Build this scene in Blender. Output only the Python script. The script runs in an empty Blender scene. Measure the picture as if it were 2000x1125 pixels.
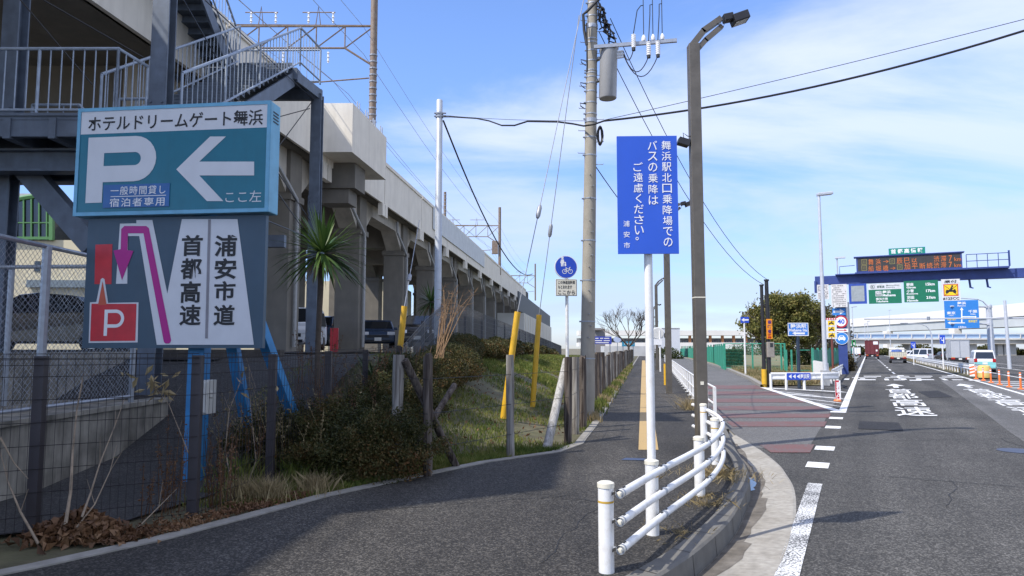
import bpy, math, random
import numpy as np
from mathutils import Vector, Matrix
random.seed(7); RNG = np.random.default_rng(11)
C = bpy.context.scene.collection
SC = bpy.context.scene
# ---------------------------------------------------------------- camera
F = 1389.0                                   # focal length in photo pixels (2000 wide) = 25 mm
TH = math.atan((680-562.5)/F); CT, ST = math.cos(TH), math.sin(TH); H = 1.65
cam = bpy.data.cameras.new('camera'); cam_o = bpy.data.objects.new('camera', cam); C.objects.link(cam_o)
cam.sensor_width = 36; cam.lens = 36*F/2000; cam.clip_start = .05; cam.clip_end = 6000
cam_o.location = (0, 0, H); cam_o.rotation_euler = (math.pi/2+TH, 0, 0)
SC.camera = cam_o
# ---------------------------------------------------------------- light
EL, AZ = math.radians(49.0), math.radians(30)          # sun from behind-left; light travels to +X and a little to +Y
ld = Vector((math.cos(EL)*math.cos(AZ), math.cos(EL)*math.sin(AZ), -math.sin(EL)))
sun = bpy.data.lights.new('sun', 'SUN'); sun.energy = 3.1; sun.angle = math.radians(.55); sun.color = (1, .95, .87)
sun_o = bpy.data.objects.new('sun', sun); C.objects.link(sun_o)
sun_o.rotation_euler = ld.to_track_quat('-Z', 'Y').to_euler()
SC.view_settings.view_transform = 'Standard'; SC.view_settings.look = 'None'
SC.view_settings.exposure = 0.78; SC.view_settings.gamma = 1
SC.cycles.max_bounces = 6; SC.cycles.use_denoising = True
W = bpy.data.worlds.new('World'); SC.world = W; W.use_nodes = True
nt = W.node_tree; nt.nodes.clear()
def wn(t, **k):
    n = nt.nodes.new(t)
    for a, b in k.items(): setattr(n, a, b)
    return n
out = wn('ShaderNodeOutputWorld'); bg = wn('ShaderNodeBackground'); bg.inputs[1].default_value = .15
sky = wn('ShaderNodeTexSky', sky_type='NISHITA', sun_disc=False, sun_elevation=EL,
         sun_rotation=math.atan2(-ld.x, -ld.y) % (2*math.pi), air_density=1.0, dust_density=.35, ozone_density=2.5, altitude=10)
hs = wn('ShaderNodeHueSaturation'); hs.inputs['Saturation'].default_value = 1.12; hs.inputs['Value'].default_value = 1.05
tint = wn('ShaderNodeMix', data_type='RGBA', blend_type='MULTIPLY'); tint.inputs[0].default_value = 1; tint.inputs[7].default_value = (.97, .93, 1.06, 1)
nt.links.new(sky.outputs[0], tint.inputs[6]); nt.links.new(tint.outputs[2], hs.inputs['Color'])
tc = wn('ShaderNodeTexCoord')
# clouds: project the view direction on a high flat layer so the wisps flatten towards the horizon
sep = wn('ShaderNodeSeparateXYZ'); nt.links.new(tc.outputs['Generated'], sep.inputs[0])
def mth(op, a, b=None):
    n = wn('ShaderNodeMath', operation=op)
    for i, x in enumerate((a, b)):
        if x is None: continue
        if isinstance(x, (int, float)): n.inputs[i].default_value = x
        else: nt.links.new(x, n.inputs[i])
    return n.outputs[0]
zz = mth('MAXIMUM', mth('ADD', sep.outputs[2], .22), .05)
cx_, cy_ = mth('DIVIDE', sep.outputs[0], zz), mth('DIVIDE', sep.outputs[1], zz)
cmb = wn('ShaderNodeCombineXYZ'); nt.links.new(cx_, cmb.inputs[0]); nt.links.new(cy_, cmb.inputs[1])
mp = wn('ShaderNodeMapping'); mp.inputs['Rotation'].default_value = (0, 0, math.radians(-22)); mp.inputs['Scale'].default_value = (.55, 1.25, 1)
mp.inputs['Location'].default_value = (3.1, .4, 0)
nt.links.new(cmb.outputs[0], mp.inputs['Vector'])
nz = wn('ShaderNodeTexNoise'); nz.inputs['Scale'].default_value = 1.15; nz.inputs['Detail'].default_value = 10; nz.inputs['Roughness'].default_value = .58
nz.inputs['Distortion'].default_value = .5
nt.links.new(mp.outputs[0], nz.inputs['Vector'])
nz2 = wn('ShaderNodeTexNoise'); nz2.inputs['Scale'].default_value = .45; nz2.inputs['Detail'].default_value = 3
nt.links.new(mp.outputs[0], nz2.inputs['Vector'])
side = mth('MULTIPLY', mth('MAXIMUM', mth('SUBTRACT', sep.outputs[0], -.25), 0), .20)     # more cloud to the right
cf = mth('ADD', mth('ADD', mth('MULTIPLY', nz.outputs[0], .75), mth('MULTIPLY', nz2.outputs[0], .45)), side)
ramp = wn('ShaderNodeMapRange', interpolation_type='SMOOTHSTEP'); ramp.inputs['From Min'].default_value = .57; ramp.inputs['From Max'].default_value = .80
ramp.inputs['To Min'].default_value = .02; ramp.inputs['To Max'].default_value = .62
nt.links.new(cf, ramp.inputs['Value'])
mx = wn('ShaderNodeMix', data_type='RGBA'); mx.inputs[7].default_value = (4.6, 4.7, 5.2, 1)
nt.links.new(ramp.outputs[0], mx.inputs[0]); nt.links.new(hs.outputs[0], mx.inputs[6])
low = wn('ShaderNodeMapRange', interpolation_type='SMOOTHSTEP'); low.inputs['From Min'].default_value = -.05; low.inputs['From Max'].default_value = .42
nt.links.new(sep.outputs[2], low.inputs['Value'])
lc = wn('ShaderNodeMix', data_type='RGBA'); lc.inputs[6].default_value = (.48, .56, .68, 1); lc.inputs[7].default_value = (1, 1, 1, 1); nt.links.new(low.outputs[0], lc.inputs[0])
dim = wn('ShaderNodeMix', data_type='RGBA', blend_type='MULTIPLY'); dim.inputs[0].default_value = 1; nt.links.new(mx.outputs[2], dim.inputs[6]); nt.links.new(lc.outputs[2], dim.inputs[7])
nt.links.new(dim.outputs[2], bg.inputs[0]); nt.links.new(bg.outputs[0], out.inputs[0])
# ---------------------------------------------------------------- photo pixel -> world
def ray(u, v):
    x, y = (u-1000)/F, (562.5-v)/F
    return Vector((x, CT-ST*y, ST+CT*y))
def G(u, v, z=0.0):
    d = ray(u, v); t = (z-H)/d.z; return Vector((d.x*t, d.y*t, z))
def P(u, v, Y):
    d = ray(u, v); t = Y/d.y; return Vector((d.x*t, Y, H+d.z*t))
# ---------------------------------------------------------------- materials
MATS = {}
def _nodes(name):
    m = bpy.data.materials.new(name); m.use_nodes = True; t = m.node_tree
    return m, t, t.nodes['Principled BSDF']
def mat(name, col, rough=.6, metal=0., var=.12, scale=6., stain=0., stain_scale=1.2, stain_col=(.1, .09, .07), bump=0., bscale=80., streak=False, island=0., spec=.5, emit=0.):
    """Principled surface: base colour with noise variation, optional stains / vertical streaks, bump, per-island variation."""
    if name in MATS: return MATS[name]
    m, t, b = _nodes(name); L = t.links.new
    b.inputs['Roughness'].default_value = rough; b.inputs['Metallic'].default_value = metal
    b.inputs['Specular IOR Level'].default_value = spec
    co = t.nodes.new('ShaderNodeTexCoord')
    n = t.nodes.new('ShaderNodeTexNoise'); n.inputs['Scale'].default_value = scale; n.inputs['Detail'].default_value = 6
    L(co.outputs['Object'], n.inputs['Vector'])
    r = t.nodes.new('ShaderNodeMapRange'); r.inputs['From Min'].default_value = .3; r.inputs['From Max'].default_value = .7
    r.inputs['To Min'].default_value = 1-var; r.inputs['To Max'].default_value = 1+var
    L(n.outputs[0], r.inputs['Value'])
    fac = r.outputs[0]
    if island:
        g = t.nodes.new('ShaderNodeNewGeometry'); r2 = t.nodes.new('ShaderNodeMapRange')
        r2.inputs['To Min'].default_value = 1-island; r2.inputs['To Max'].default_value = 1+island
        L(g.outputs['Random Per Island'], r2.inputs['Value'])
        mu = t.nodes.new('ShaderNodeMath'); mu.operation = 'MULTIPLY'; L(fac, mu.inputs[0]); L(r2.outputs[0], mu.inputs[1]); fac = mu.outputs[0]
    v = t.nodes.new('ShaderNodeVectorMath'); v.operation = 'SCALE'; v.inputs[0].default_value = col[:3]; L(fac, v.inputs['Scale'])
    c = v.outputs[0]
    if stain:
        n2 = t.nodes.new('ShaderNodeTexNoise'); n2.inputs['Scale'].default_value = stain_scale; n2.inputs['Detail'].default_value = 7; n2.inputs['Roughness'].default_value = .65
        if streak:
            mpn = t.nodes.new('ShaderNodeMapping'); mpn.inputs['Scale'].default_value = (1, 1, .12); L(co.outputs['Object'], mpn.inputs[0]); L(mpn.outputs[0], n2.inputs['Vector'])
        else: L(co.outputs['Object'], n2.inputs['Vector'])
        r3 = t.nodes.new('ShaderNodeMapRange'); r3.inputs['From Min'].default_value = .45; r3.inputs['From Max'].default_value = .75; r3.inputs['To Max'].default_value = stain
        L(n2.outputs[0], r3.inputs['Value'])
        x = t.nodes.new('ShaderNodeMix'); x.data_type = 'RGBA'; x.inputs[7].default_value = (*stain_col, 1)
        L(r3.outputs[0], x.inputs[0]); L(c, x.inputs[6]); c = x.outputs[2]
    L(c, b.inputs['Base Color'])
    if emit:
        L(c, b.inputs['Emission Color']); b.inputs['Emission Strength'].default_value = emit
    if bump:
        n3 = t.nodes.new('ShaderNodeTexNoise'); n3.inputs['Scale'].default_value = bscale; n3.inputs['Detail'].default_value = 4; L(co.outputs['Object'], n3.inputs['Vector'])
        bp = t.nodes.new('ShaderNodeBump'); bp.inputs['Strength'].default_value = bump; bp.inputs['Distance'].default_value = .01
        L(n3.outputs[0], bp.inputs['Height']); L(bp.outputs[0], b.inputs['Normal'])
    MATS[name] = m; return m
def asphalt(name, dark, light, agg=.5, patch=.25, pscale=.35, tracks=None):
    """Asphalt: fine two-scale aggregate speckle, large wear patches, cracks and bump."""
    m, t, b = _nodes(name); L = t.links.new; N = t.nodes.new
    co = N('ShaderNodeTexCoord')
    def noise(s, d=2, r=.5):
        n = N('ShaderNodeTexNoise'); n.inputs['Scale'].default_value = s; n.inputs['Detail'].default_value = d; n.inputs['Roughness'].default_value = r
        L(co.outputs['Object'], n.inputs['Vector']); return n.outputs[0]
    vo = N('ShaderNodeTexVoronoi'); vo.inputs['Scale'].default_value = 70; L(co.outputs['Object'], vo.inputs['Vector'])
    sp = N('ShaderNodeSeparateColor'); L(vo.outputs['Color'], sp.inputs[0])
    r = N('ShaderNodeMapRange'); r.inputs['From Min'].default_value = .5; r.inputs['From Max'].default_value = 1; L(sp.outputs[0], r.inputs['Value'])
    r.inputs['To Max'].default_value = agg*1.95
    a = N('ShaderNodeMix'); a.data_type = 'RGBA'; a.inputs[6].default_value = (*dark, 1); a.inputs[7].default_value = (*light, 1); L(r.outputs[0], a.inputs[0])
    pr = N('ShaderNodeMapRange'); pr.inputs['From Min'].default_value = .3; pr.inputs['From Max'].default_value = .7
    pr.inputs['To Min'].default_value = 1-patch; pr.inputs['To Max'].default_value = 1+patch; L(noise(pscale, 6, .6), pr.inputs['Value'])
    pr2 = N('ShaderNodeMapRange'); pr2.inputs['From Min'].default_value = .3; pr2.inputs['From Max'].default_value = .7
    pr2.inputs['To Min'].default_value = .8; pr2.inputs['To Max'].default_value = 1.2; L(noise(9, 5, .7), pr2.inputs['Value'])
    mu = N('ShaderNodeMath'); mu.operation = 'MULTIPLY'; L(pr.outputs[0], mu.inputs[0]); L(pr2.outputs[0], mu.inputs[1])
    if tracks is not None:                         # tyre-polished streaks and drips drawn out along the lane
        m1 = N('ShaderNodeMapping'); m1.inputs['Rotation'].default_value = (0, 0, -tracks); L(co.outputs['Object'], m1.inputs[0])
        m2 = N('ShaderNodeMapping'); m2.inputs['Scale'].default_value = (.045, .85, 1); L(m1.outputs[0], m2.inputs[0])
        tn = N('ShaderNodeTexNoise'); tn.inputs['Scale'].default_value = 1.3; tn.inputs['Detail'].default_value = 4; L(m2.outputs[0], tn.inputs['Vector'])
        tr = N('ShaderNodeMapRange'); tr.inputs['From Min'].default_value = .35; tr.inputs['From Max'].default_value = .65; tr.inputs['To Min'].default_value = .72; tr.inputs['To Max'].default_value = 1.22; L(tn.outputs[0], tr.inputs['Value'])
        mu2 = N('ShaderNodeMath'); mu2.operation = 'MULTIPLY'; L(mu.outputs[0], mu2.inputs[0]); L(tr.outputs[0], mu2.inputs[1]); mu = mu2
    v = N('ShaderNodeVectorMath'); v.operation = 'SCALE'; L(a.outputs[2], v.inputs[0]); L(mu.outputs[0], v.inputs['Scale'])
    L(v.outputs[0], b.inputs['Base Color']); b.inputs['Roughness'].default_value = .82; b.inputs['Specular IOR Level'].default_value = .35
    bp = N('ShaderNodeBump'); bp.inputs['Strength'].default_value = .7; bp.inputs['Distance'].default_value = .012
    ad = N('ShaderNodeMath'); ad.operation = 'ADD'; L(sp.outputs[1], ad.inputs[0]); L(noise(60, 3), ad.inputs[1])
    L(ad.outputs[0], bp.inputs['Height']); L(bp.outputs[0], b.inputs['Normal'])
    return m
def paint(name, col, under, wear=.5, scale=55):
    """Road paint worn through to the asphalt below in small specks."""
    m, t, b = _nodes(name); L = t.links.new; N = t.nodes.new
    co = N('ShaderNodeTexCoord')
    n = N('ShaderNodeTexNoise'); n.inputs['Scale'].default_value = scale; n.inputs['Detail'].default_value = 3; L(co.outputs['Object'], n.inputs['Vector'])
    n2 = N('ShaderNodeTexNoise'); n2.inputs['Scale'].default_value = 1.6; n2.inputs['Detail'].default_value = 3; L(co.outputs['Object'], n2.inputs['Vector'])
    ad = N('ShaderNodeMath'); ad.operation = 'MULTIPLY_ADD'; ad.inputs[1].default_value = .5; L(n2.outputs[0], ad.inputs[0]); L(n.outputs[0], ad.inputs[2])
    r = N('ShaderNodeMapRange'); r.inputs['From Min'].default_value = 1.02-wear*.5; r.inputs['From Max'].default_value = 1.1-wear*.5; L(ad.outputs[0], r.inputs['Value'])
    x = N('ShaderNodeMix'); x.data_type = 'RGBA'; x.inputs[6].default_value = (*col, 1); x.inputs[7].default_value = (*under, 1); L(r.outputs[0], x.inputs[0])
    L(x.outputs[2], b.inputs['Base Color']); b.inputs['Roughness'].default_value = .7
    return m
def wood(name, col, col2):
    m, t, b = _nodes(name); L = t.links.new; N = t.nodes.new
    co = N('ShaderNodeTexCoord'); mpn = N('ShaderNodeMapping'); mpn.inputs['Scale'].default_value = (26, 26, 1.6); L(co.outputs['Object'], mpn.inputs[0])
    n = N('ShaderNodeTexNoise'); n.inputs['Scale'].default_value = 1; n.inputs['Detail'].default_value = 6; n.inputs['Distortion'].default_value = .6; L(mpn.outputs[0], n.inputs['Vector'])
    r = N('ShaderNodeMapRange'); r.inputs['From Min'].default_value = .35; r.inputs['From Max'].default_value = .65; L(n.outputs[0], r.inputs['Value'])
    x = N('ShaderNodeMix'); x.data_type = 'RGBA'; x.inputs[6].default_value = (*col, 1); x.inputs[7].default_value = (*col2, 1); L(r.outputs[0], x.inputs[0])
    L(x.outputs[2], b.inputs['Base Color']); b.inputs['Roughness'].default_value = .9; b.inputs['Specular IOR Level'].default_value = .2
    bp = N('ShaderNodeBump'); bp.inputs['Strength'].default_value = .6; bp.inputs['Distance'].default_value = .01; L(n.outputs[0], bp.inputs['Height']); L(bp.outputs[0], b.inputs['Normal'])
    return m
def leafmat(name, cols, trans=.25, rough=.55):
    """Foliage: colour picked per leaf from a ramp, plus slow clump variation."""
    m, t, b = _nodes(name); L = t.links.new; N = t.nodes.new
    g = N('ShaderNodeNewGeometry'); co = N('ShaderNodeTexCoord')
    n = N('ShaderNodeTexNoise'); n.inputs['Scale'].default_value = 1.7; n.inputs['Detail'].default_value = 3; L(co.outputs['Object'], n.inputs['Vector'])
    ad = N('ShaderNodeMath'); ad.operation = 'MULTIPLY_ADD'; ad.inputs[1].default_value = .5; L(g.outputs['Random Per Island'], ad.inputs[0])
    sb = N('ShaderNodeMath'); sb.operation = 'MULTIPLY_ADD'; sb.inputs[1].default_value = 1.5; sb.inputs[2].default_value = -.5; L(n.outputs[0], sb.inputs[0]); L(sb.outputs[0], ad.inputs[2])
    cr = N('ShaderNodeValToRGB'); L(ad.outputs[0], cr.inputs[0]); e = cr.color_ramp.elements
    while len(e) < len(cols): e.new(.5)
    for i, c in enumerate(cols): e[i].position = i/(len(cols)-1); e[i].color = (*c, 1)
    L(cr.outputs[0], b.inputs['Base Color']); b.inputs['Roughness'].default_value = rough; b.inputs['Specular IOR Level'].default_value = .3
    tr = N('ShaderNodeBsdfTranslucent'); L(cr.outputs[0], tr.inputs[0]); ms = N('ShaderNodeMixShader'); ms.inputs[0].default_value = trans
    o = t.nodes['Material Output']; L(b.outputs[0], ms.inputs[1]); L(tr.outputs[0], ms.inputs[2]); L(ms.outputs[0], o.inputs['Surface'])
    return m
# ---------------------------------------------------------------- mesh builder
Z = Vector((0, 0, 1))
class MB:
    def __init__(s): s.v = []; s.f = []
    def add(s, vs, fs):
        k = len(s.v); s.v += [tuple(p) for p in vs]; s.f += [tuple(i+k for i in f) for f in fs]; return s
    def box(s, x0, y0, z0, x1, y1, z1):
        return s.add([(x0,y0,z0),(x1,y0,z0),(x1,y1,z0),(x0,y1,z0),(x0,y0,z1),(x1,y0,z1),(x1,y1,z1),(x0,y1,z1)],
                     [(3,2,1,0),(4,5,6,7),(0,1,5,4),(1,2,6,5),(2,3,7,6),(3,0,4,7)])
    def obox(s, c, a, b, d):                      # centre and three half-axes
        c, a, b, d = map(Vector, (c, a, b, d))
        return s.add([c-a-b-d, c+a-b-d, c+a+b-d, c-a+b-d, c-a-b+d, c+a-b+d, c+a+b+d, c-a+b+d],
                     [(3,2,1,0),(4,5,6,7),(0,1,5,4),(1,2,6,5),(2,3,7,6),(3,0,4,7)])
    def bar(s, p, q, w, h, up=Z):                 # rectangular bar from p to q
        p, q = Vector(p), Vector(q); d = (q-p).normalized(); up = Vector(up)
        if abs(d.dot(up)) > .98: up = Vector((0, 1, 0))
        r = d.cross(up).normalized(); u = r.cross(d)
        return s.obox((p+q)/2, r*w/2, (q-p)/2, u*h/2)
    def tube(s, pts, r, n=6, cap=True):
        pts = [Vector(p) for p in pts]; m = len(pts); rs = r if isinstance(r, (list, tuple)) else [r]*m
        k = len(s.v); a = None
        for i, p in enumerate(pts):
            d = (pts[min(i+1, m-1)]-pts[max(i-1, 0)])
            d = d.normalized() if d.length > 1e-9 else Vector(Z)
            if a is None:
                a = d.orthogonal().normalized()
            a = a-d*a.dot(d)
            a = a.normalized() if a.length > 1e-6 else d.orthogonal().normalized()
            b = d.cross(a)
            for j in range(n):
                t = 2*math.pi*j/n; s.v.append(tuple(p+(a*math.cos(t)+b*math.sin(t))*rs[i]))
        for i in range(m-1):
            for j in range(n):
                j2 = (j+1) % n; s.f.append((k+i*n+j, k+i*n+j2, k+(i+1)*n+j2, k+(i+1)*n+j))
        if cap:
            s.f.append(tuple(k+j for j in reversed(range(n)))); s.f.append(tuple(k+(m-1)*n+j for j in range(n)))
        return s
    def prism(s, poly, vec):                      # polygon swept by vec (closed solid)
        poly = [Vector(p) for p in poly]; n = len(poly); vec = Vector(vec)
        return s.add(poly+[p+vec for p in poly], [tuple(range(n)), tuple(reversed(range(n, 2*n)))]+[(i, n+i, n+(i+1) % n, (i+1) % n) for i in range(n)])
    def poly(s, pts): return s.add(pts, [tuple(range(len(pts)))])
    def strip(s, A, B):                           # ribbon between two polylines
        n = len(A); return s.add(list(A)+list(B), [(i, i+1, n+i+1, n+i) for i in range(n-1)])
    def disc(s, c, n_, rad, th=0, seg=28):
        c, n_ = Vector(c), Vector(n_).normalized(); a = n_.cross(Z).normalized() if abs(n_.z) < .9 else Vector((1,0,0)); b = n_.cross(a)
        ring = [c+(a*math.cos(2*math.pi*i/seg)+b*math.sin(2*math.pi*i/seg))*rad for i in range(seg)]
        return s.prism(ring, -n_*th) if th else s.poly(ring)
    def sphere(s, c, r, seg=10, sc=(1,1,1)):
        c = Vector(c); k = len(s.v); rings = seg//2
        for i in range(rings+1):
            ph = math.pi*i/rings
            for j in range(seg):
                t = 2*math.pi*j/seg; s.v.append((c.x+r*sc[0]*math.sin(ph)*math.cos(t), c.y+r*sc[1]*math.sin(ph)*math.sin(t), c.z+r*sc[2]*math.cos(ph)))
        for i in range(rings):
            for j in range(seg):
                j2 = (j+1) % seg; s.f.append((k+i*seg+j, k+(i+1)*seg+j, k+(i+1)*seg+j2, k+i*seg+j2))
        return s
WORLD = {}
def _base(mb):
    a = np.array(mb.v); return Vector((float((a[:,0].min()+a[:,0].max())/2), float((a[:,1].min()+a[:,1].max())/2), float(a[:,2].min())))
def obj(name, mb, m, parent=None, smooth=False, bevel=0):
    """Link ONE mesh object; vertices are given in world metres and stored relative to the object's / parent's origin."""
    base = WORLD[parent.name] if parent else _base(mb)
    me = bpy.data.meshes.new(name); a = np.array(mb.v, dtype=float)-np.array(base); me.from_pydata(a.tolist(), [], mb.f)
    o = bpy.data.objects.new(name, me); C.objects.link(o); me.materials.append(m)
    if parent: o.parent = parent; WORLD[o.name] = base.copy()
    else: o.location = base; WORLD[o.name] = base
    if smooth:
        me.polygons.foreach_set('use_smooth', [True]*len(me.polygons))
        try: me.set_sharp_from_angle(angle=math.radians(40))
        except Exception: pass
    if bevel:
        bv = o.modifiers.new('bevel', 'BEVEL'); bv.width = bevel; bv.segments = 2; bv.limit_method = 'ANGLE'
    me.update(); return o
def thing(name, label, cat, loc, group=None):
    o = bpy.data.objects.new(name, None); C.objects.link(o); o.location = loc; o.empty_display_size = .2
    WORLD[o.name] = Vector(loc); return tag(o, label, cat, group)
def tag(o, label, cat, group=None):
    o['label'] = label; o['category'] = cat
    if group: o['group'] = group
    return o
def struct(name, mb, m, smooth=False):
    o = obj(name, mb, m, None, smooth); o['kind'] = 'structure'; return o
def stuff(name, mb, m, label=None, cat=None):
    o = obj(name, mb, m); o['kind'] = 'stuff'
    if label: tag(o, label, cat)
    return o
def dup(root, loc, label=None, group=None, rotz=None):
    def cp(o, par):
        c = o.copy(); C.objects.link(c)
        if par: c.parent = par
        for ch in o.children: cp(ch, c)
        return c
    r = cp(root, None); r.location = loc
    if rotz is not None: r.rotation_euler = (0, 0, rotz)
    if label: r['label'] = label
    if group: r['group'] = group
    WORLD[r.name] = Vector(loc); return r
# ---------------------------------------------------------------- lettering
_TX = {}
def glyphs(body, bold=0., ls=1.):
    k = (body, bold, ls)
    if k in _TX: return _TX[k]
    c = bpy.data.curves.new('lettering', 'FONT'); c.body = body; c.resolution_u = 2; c.offset = bold; c.space_character = ls
    o = bpy.data.objects.new('lettering', c); C.objects.link(o)
    me = bpy.data.meshes.new_from_object(o.evaluated_get(bpy.context.evaluated_depsgraph_get()))
    v = np.array([x.co[:] for x in me.vertices]); f = [tuple(p.vertices) for p in me.polygons]
    bpy.data.objects.remove(o); bpy.data.curves.remove(c); bpy.data.meshes.remove(me)
    _TX[k] = (v, f); return v, f
class Plane:
    """An upright sign face: pt on it, n its normal (towards the viewer). Photo pixels are carried onto the face."""
    def __init__(s, pt, n, up=Z):
        s.p = Vector(pt); s.n = Vector((*n, 0.)[:3]).normalized(); s.u = Vector(up); s.r = s.u.cross(s.n).normalized()
    def L(s, u, v):
        d = ray(u, v); o = Vector((0, 0, H)); t = (s.p-o).dot(s.n)/d.dot(s.n); q = o+d*t-s.p
        return q.dot(s.r), q.dot(s.u)
    def W(s, a, b, off=0.): return s.p+s.r*a+s.u*b+s.n*off
    def px(s, u, v, off=0.): return s.W(*s.L(u, v), off)
    def rect(s, u0, v0, u1, v1):
        cs = [s.L(u0, v0), s.L(u1, v0), s.L(u1, v1), s.L(u0, v1)]
        return (cs[0][0]+cs[3][0])/2, (cs[2][1]+cs[3][1])/2, (cs[1][0]+cs[2][0])/2, (cs[0][1]+cs[1][1])/2
    def text(s, mb, body, R, off=.004, bold=.012, ls=1., local=False):
        x0, y0, x1, y1 = R if local else s.rect(*R)
        v, f = glyphs(body, bold, ls); mn, mxx = v.min(0), v.max(0); sp = np.maximum(mxx-mn, 1e-6)
        mb.add([s.W(x0+(p[0]-mn[0])/sp[0]*(x1-x0), y0+(p[1]-mn[1])/sp[1]*(y1-y0), off) for p in v], f)
    def shape(s, mb, pts, off=.003): mb.poly([s.px(u, v, off) for u, v in pts])
    def lrect(s, mb, x0, y0, x1, y1, off=.003): mb.poly([s.W(x0,y0,off), s.W(x1,y0,off), s.W(x1,y1,off), s.W(x0,y1,off)])
    def slab(s, mb, x0, y0, x1, y1, th, off=0.):
        mb.prism([s.W(x0,y0,off), s.W(x1,y0,off), s.W(x1,y1,off), s.W(x0,y1,off)], -s.n*th)
    def frame(s, mb, x0, y0, x1, y1, w, off=.002):
        for a in ((x0,y0,x1,y0+w), (x0,y1-w,x1,y1), (x0,y0+w,x0+w,y1-w), (x1-w,y0+w,x1,y1-w)): s.lrect(mb, *a, off)
    def circ(s, mb, x, y, r, off=.003, seg=28): mb.poly([s.W(x+r*math.cos(2*math.pi*i/seg), y+r*math.sin(2*math.pi*i/seg), off) for i in range(seg)])
    def bigP(s, mb, x0, y0, x1, y1, w, off=.004):
        h = y1-y0; s.lrect(mb, x0, y0, x0+w, y1, off)
        bh = h*.69; R = bh/2; yc = y1-R; ri = R-w*.92; xs = x1-R
        A = [s.W(x0+w, y1, off)]; B = [s.W(x0+w, yc+ri, off)]
        for i in range(13):
            t = math.pi/2-math.pi*i/12; A.append(s.W(xs+R*math.cos(t), yc+R*math.sin(t), off)); B.append(s.W(xs+ri*math.cos(t), yc+ri*math.sin(t), off))
        A.append(s.W(x0+w, yc-R, off)); B.append(s.W(x0+w, yc-ri, off)); mb.strip(A, B)
def cloud(mb, pts, size, aspect=1.7, up=.0, bend=.25):
    """Leaf quads (two triangles bent along the midrib) at pts with random orientation."""
    pts = np.asarray(pts); n = len(pts); k = len(mb.v)
    d = RNG.normal(size=(n, 3)); d[:, 2] += up; d /= np.linalg.norm(d, axis=1)[:, None]
    e = RNG.normal(size=(n, 3)); e -= d*(d*e).sum(1)[:, None]; e /= np.linalg.norm(e, axis=1)[:, None]
    nn = np.cross(d, e); s = size*RNG.uniform(.6, 1.35, (n, 1))
    a = pts-d*s*aspect/2; b = pts+e*s/2-nn*s*bend; c = pts+d*s*aspect/2; g = pts-e*s/2-nn*s*bend
    mb.v += np.stack([a, b, c, g], 1).reshape(-1, 3).tolist()
    mb.f += [(k+4*i, k+4*i+1, k+4*i+2, k+4*i+3) for i in range(n)]; return mb
def blades(mb, pts, h, w, lean=.5):
    pts = np.asarray(pts); n = len(pts); k = len(mb.v)
    a = RNG.uniform(0, 2*math.pi, n); hh = h*RNG.uniform(.5, 1.3, n); l = lean*RNG.uniform(.1, 1, n)*hh; b = RNG.uniform(0, 2*math.pi, n)
    ax = np.stack([np.cos(a), np.sin(a), 0*a], 1)*w/2; ln = np.stack([np.cos(b)*l, np.sin(b)*l, hh], 1)
    mid = pts+ln*np.array([.4, .4, .6]); tip = pts+ln
    mb.v += np.stack([pts-ax, pts+ax, mid+ax*.7, tip, mid-ax*.7], 1).reshape(-1, 3).tolist()
    mb.f += [(k+5*i, k+5*i+1, k+5*i+2, k+5*i+3, k+5*i+4) for i in range(n)]; return mb
# ---------------------------------------------------------------- palette
WHITE = mat('white_paint_metal', (.78, .78, .77), .4, var=.05, scale=9, stain=.5, stain_scale=9, stain_col=(.40,.35,.27))
GALV = mat('galvanised_steel', (.36, .38, .41), .45, .6, var=.12, scale=14)
STEEL = mat('blue_grey_steel', (.115, .14, .18), .5, .15, var=.18, scale=5, stain=.5, stain_scale=3, stain_col=(.07,.075,.085), streak=True)
RAILM = mat('grey_blue_railing', (.30, .35, .42), .45, .2, var=.15, scale=8)
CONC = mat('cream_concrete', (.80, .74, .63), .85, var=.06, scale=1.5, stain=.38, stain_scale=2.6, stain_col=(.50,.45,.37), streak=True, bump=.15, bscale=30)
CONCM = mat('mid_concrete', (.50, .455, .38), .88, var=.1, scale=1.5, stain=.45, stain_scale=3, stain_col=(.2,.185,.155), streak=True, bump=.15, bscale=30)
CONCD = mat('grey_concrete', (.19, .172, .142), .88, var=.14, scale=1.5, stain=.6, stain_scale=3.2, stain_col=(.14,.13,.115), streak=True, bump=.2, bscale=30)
CONCW = mat('weathered_concrete', (.25, .23, .19), .9, var=.45, scale=2.5, stain=.95, stain_scale=4.5, stain_col=(.05,.048,.036), streak=True, bump=.35, bscale=25)
EDGEC = mat('edging_concrete', (.26, .245, .215), .9, var=.15, scale=7, stain=.45, stain_scale=2.5, stain_col=(.12,.11,.09), bump=.4, bscale=120)
KERB = mat('kerb_concrete', (.135, .13, .118), .9, var=.15, scale=7, stain=.45, stain_scale=2.5, stain_col=(.17,.15,.12), bump=.4, bscale=120)
DKBROWN = mat('bronze_brown_steel', (.13, .115, .095), .45, .3, var=.15, scale=6)
BLACKM = mat('black_metal', (.025, .025, .028), .5, .2, var=.15)
BLACKC = mat('black_cable', (.012, .012, .014), .5, 0, var=.1)
GREYC = mat('grey_wire', (.30, .31, .33), .5, .4, var=.1)
RUST = mat('rusty_steel', (.24, .19, .15), .7, .2, var=.2, scale=6, stain=.6, stain_scale=4, stain_col=(.17,.08,.035))
INK = mat('black_lettering', (.018, .018, .02), .5, var=.05)
WLET = mat('white_lettering', (.80, .80, .80), .5, var=.04)
BLUE = mat('sign_blue', (.018, .07, .50), .4, var=.05)
SKYB = mat('route_sign_blue', (.03, .20, .56), .4, var=.05)
GREEN = mat('sign_green', (.006, .15, .075), .4, var=.05)
RED = mat('sign_red', (.45, .018, .025), .4, var=.06)
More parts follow.
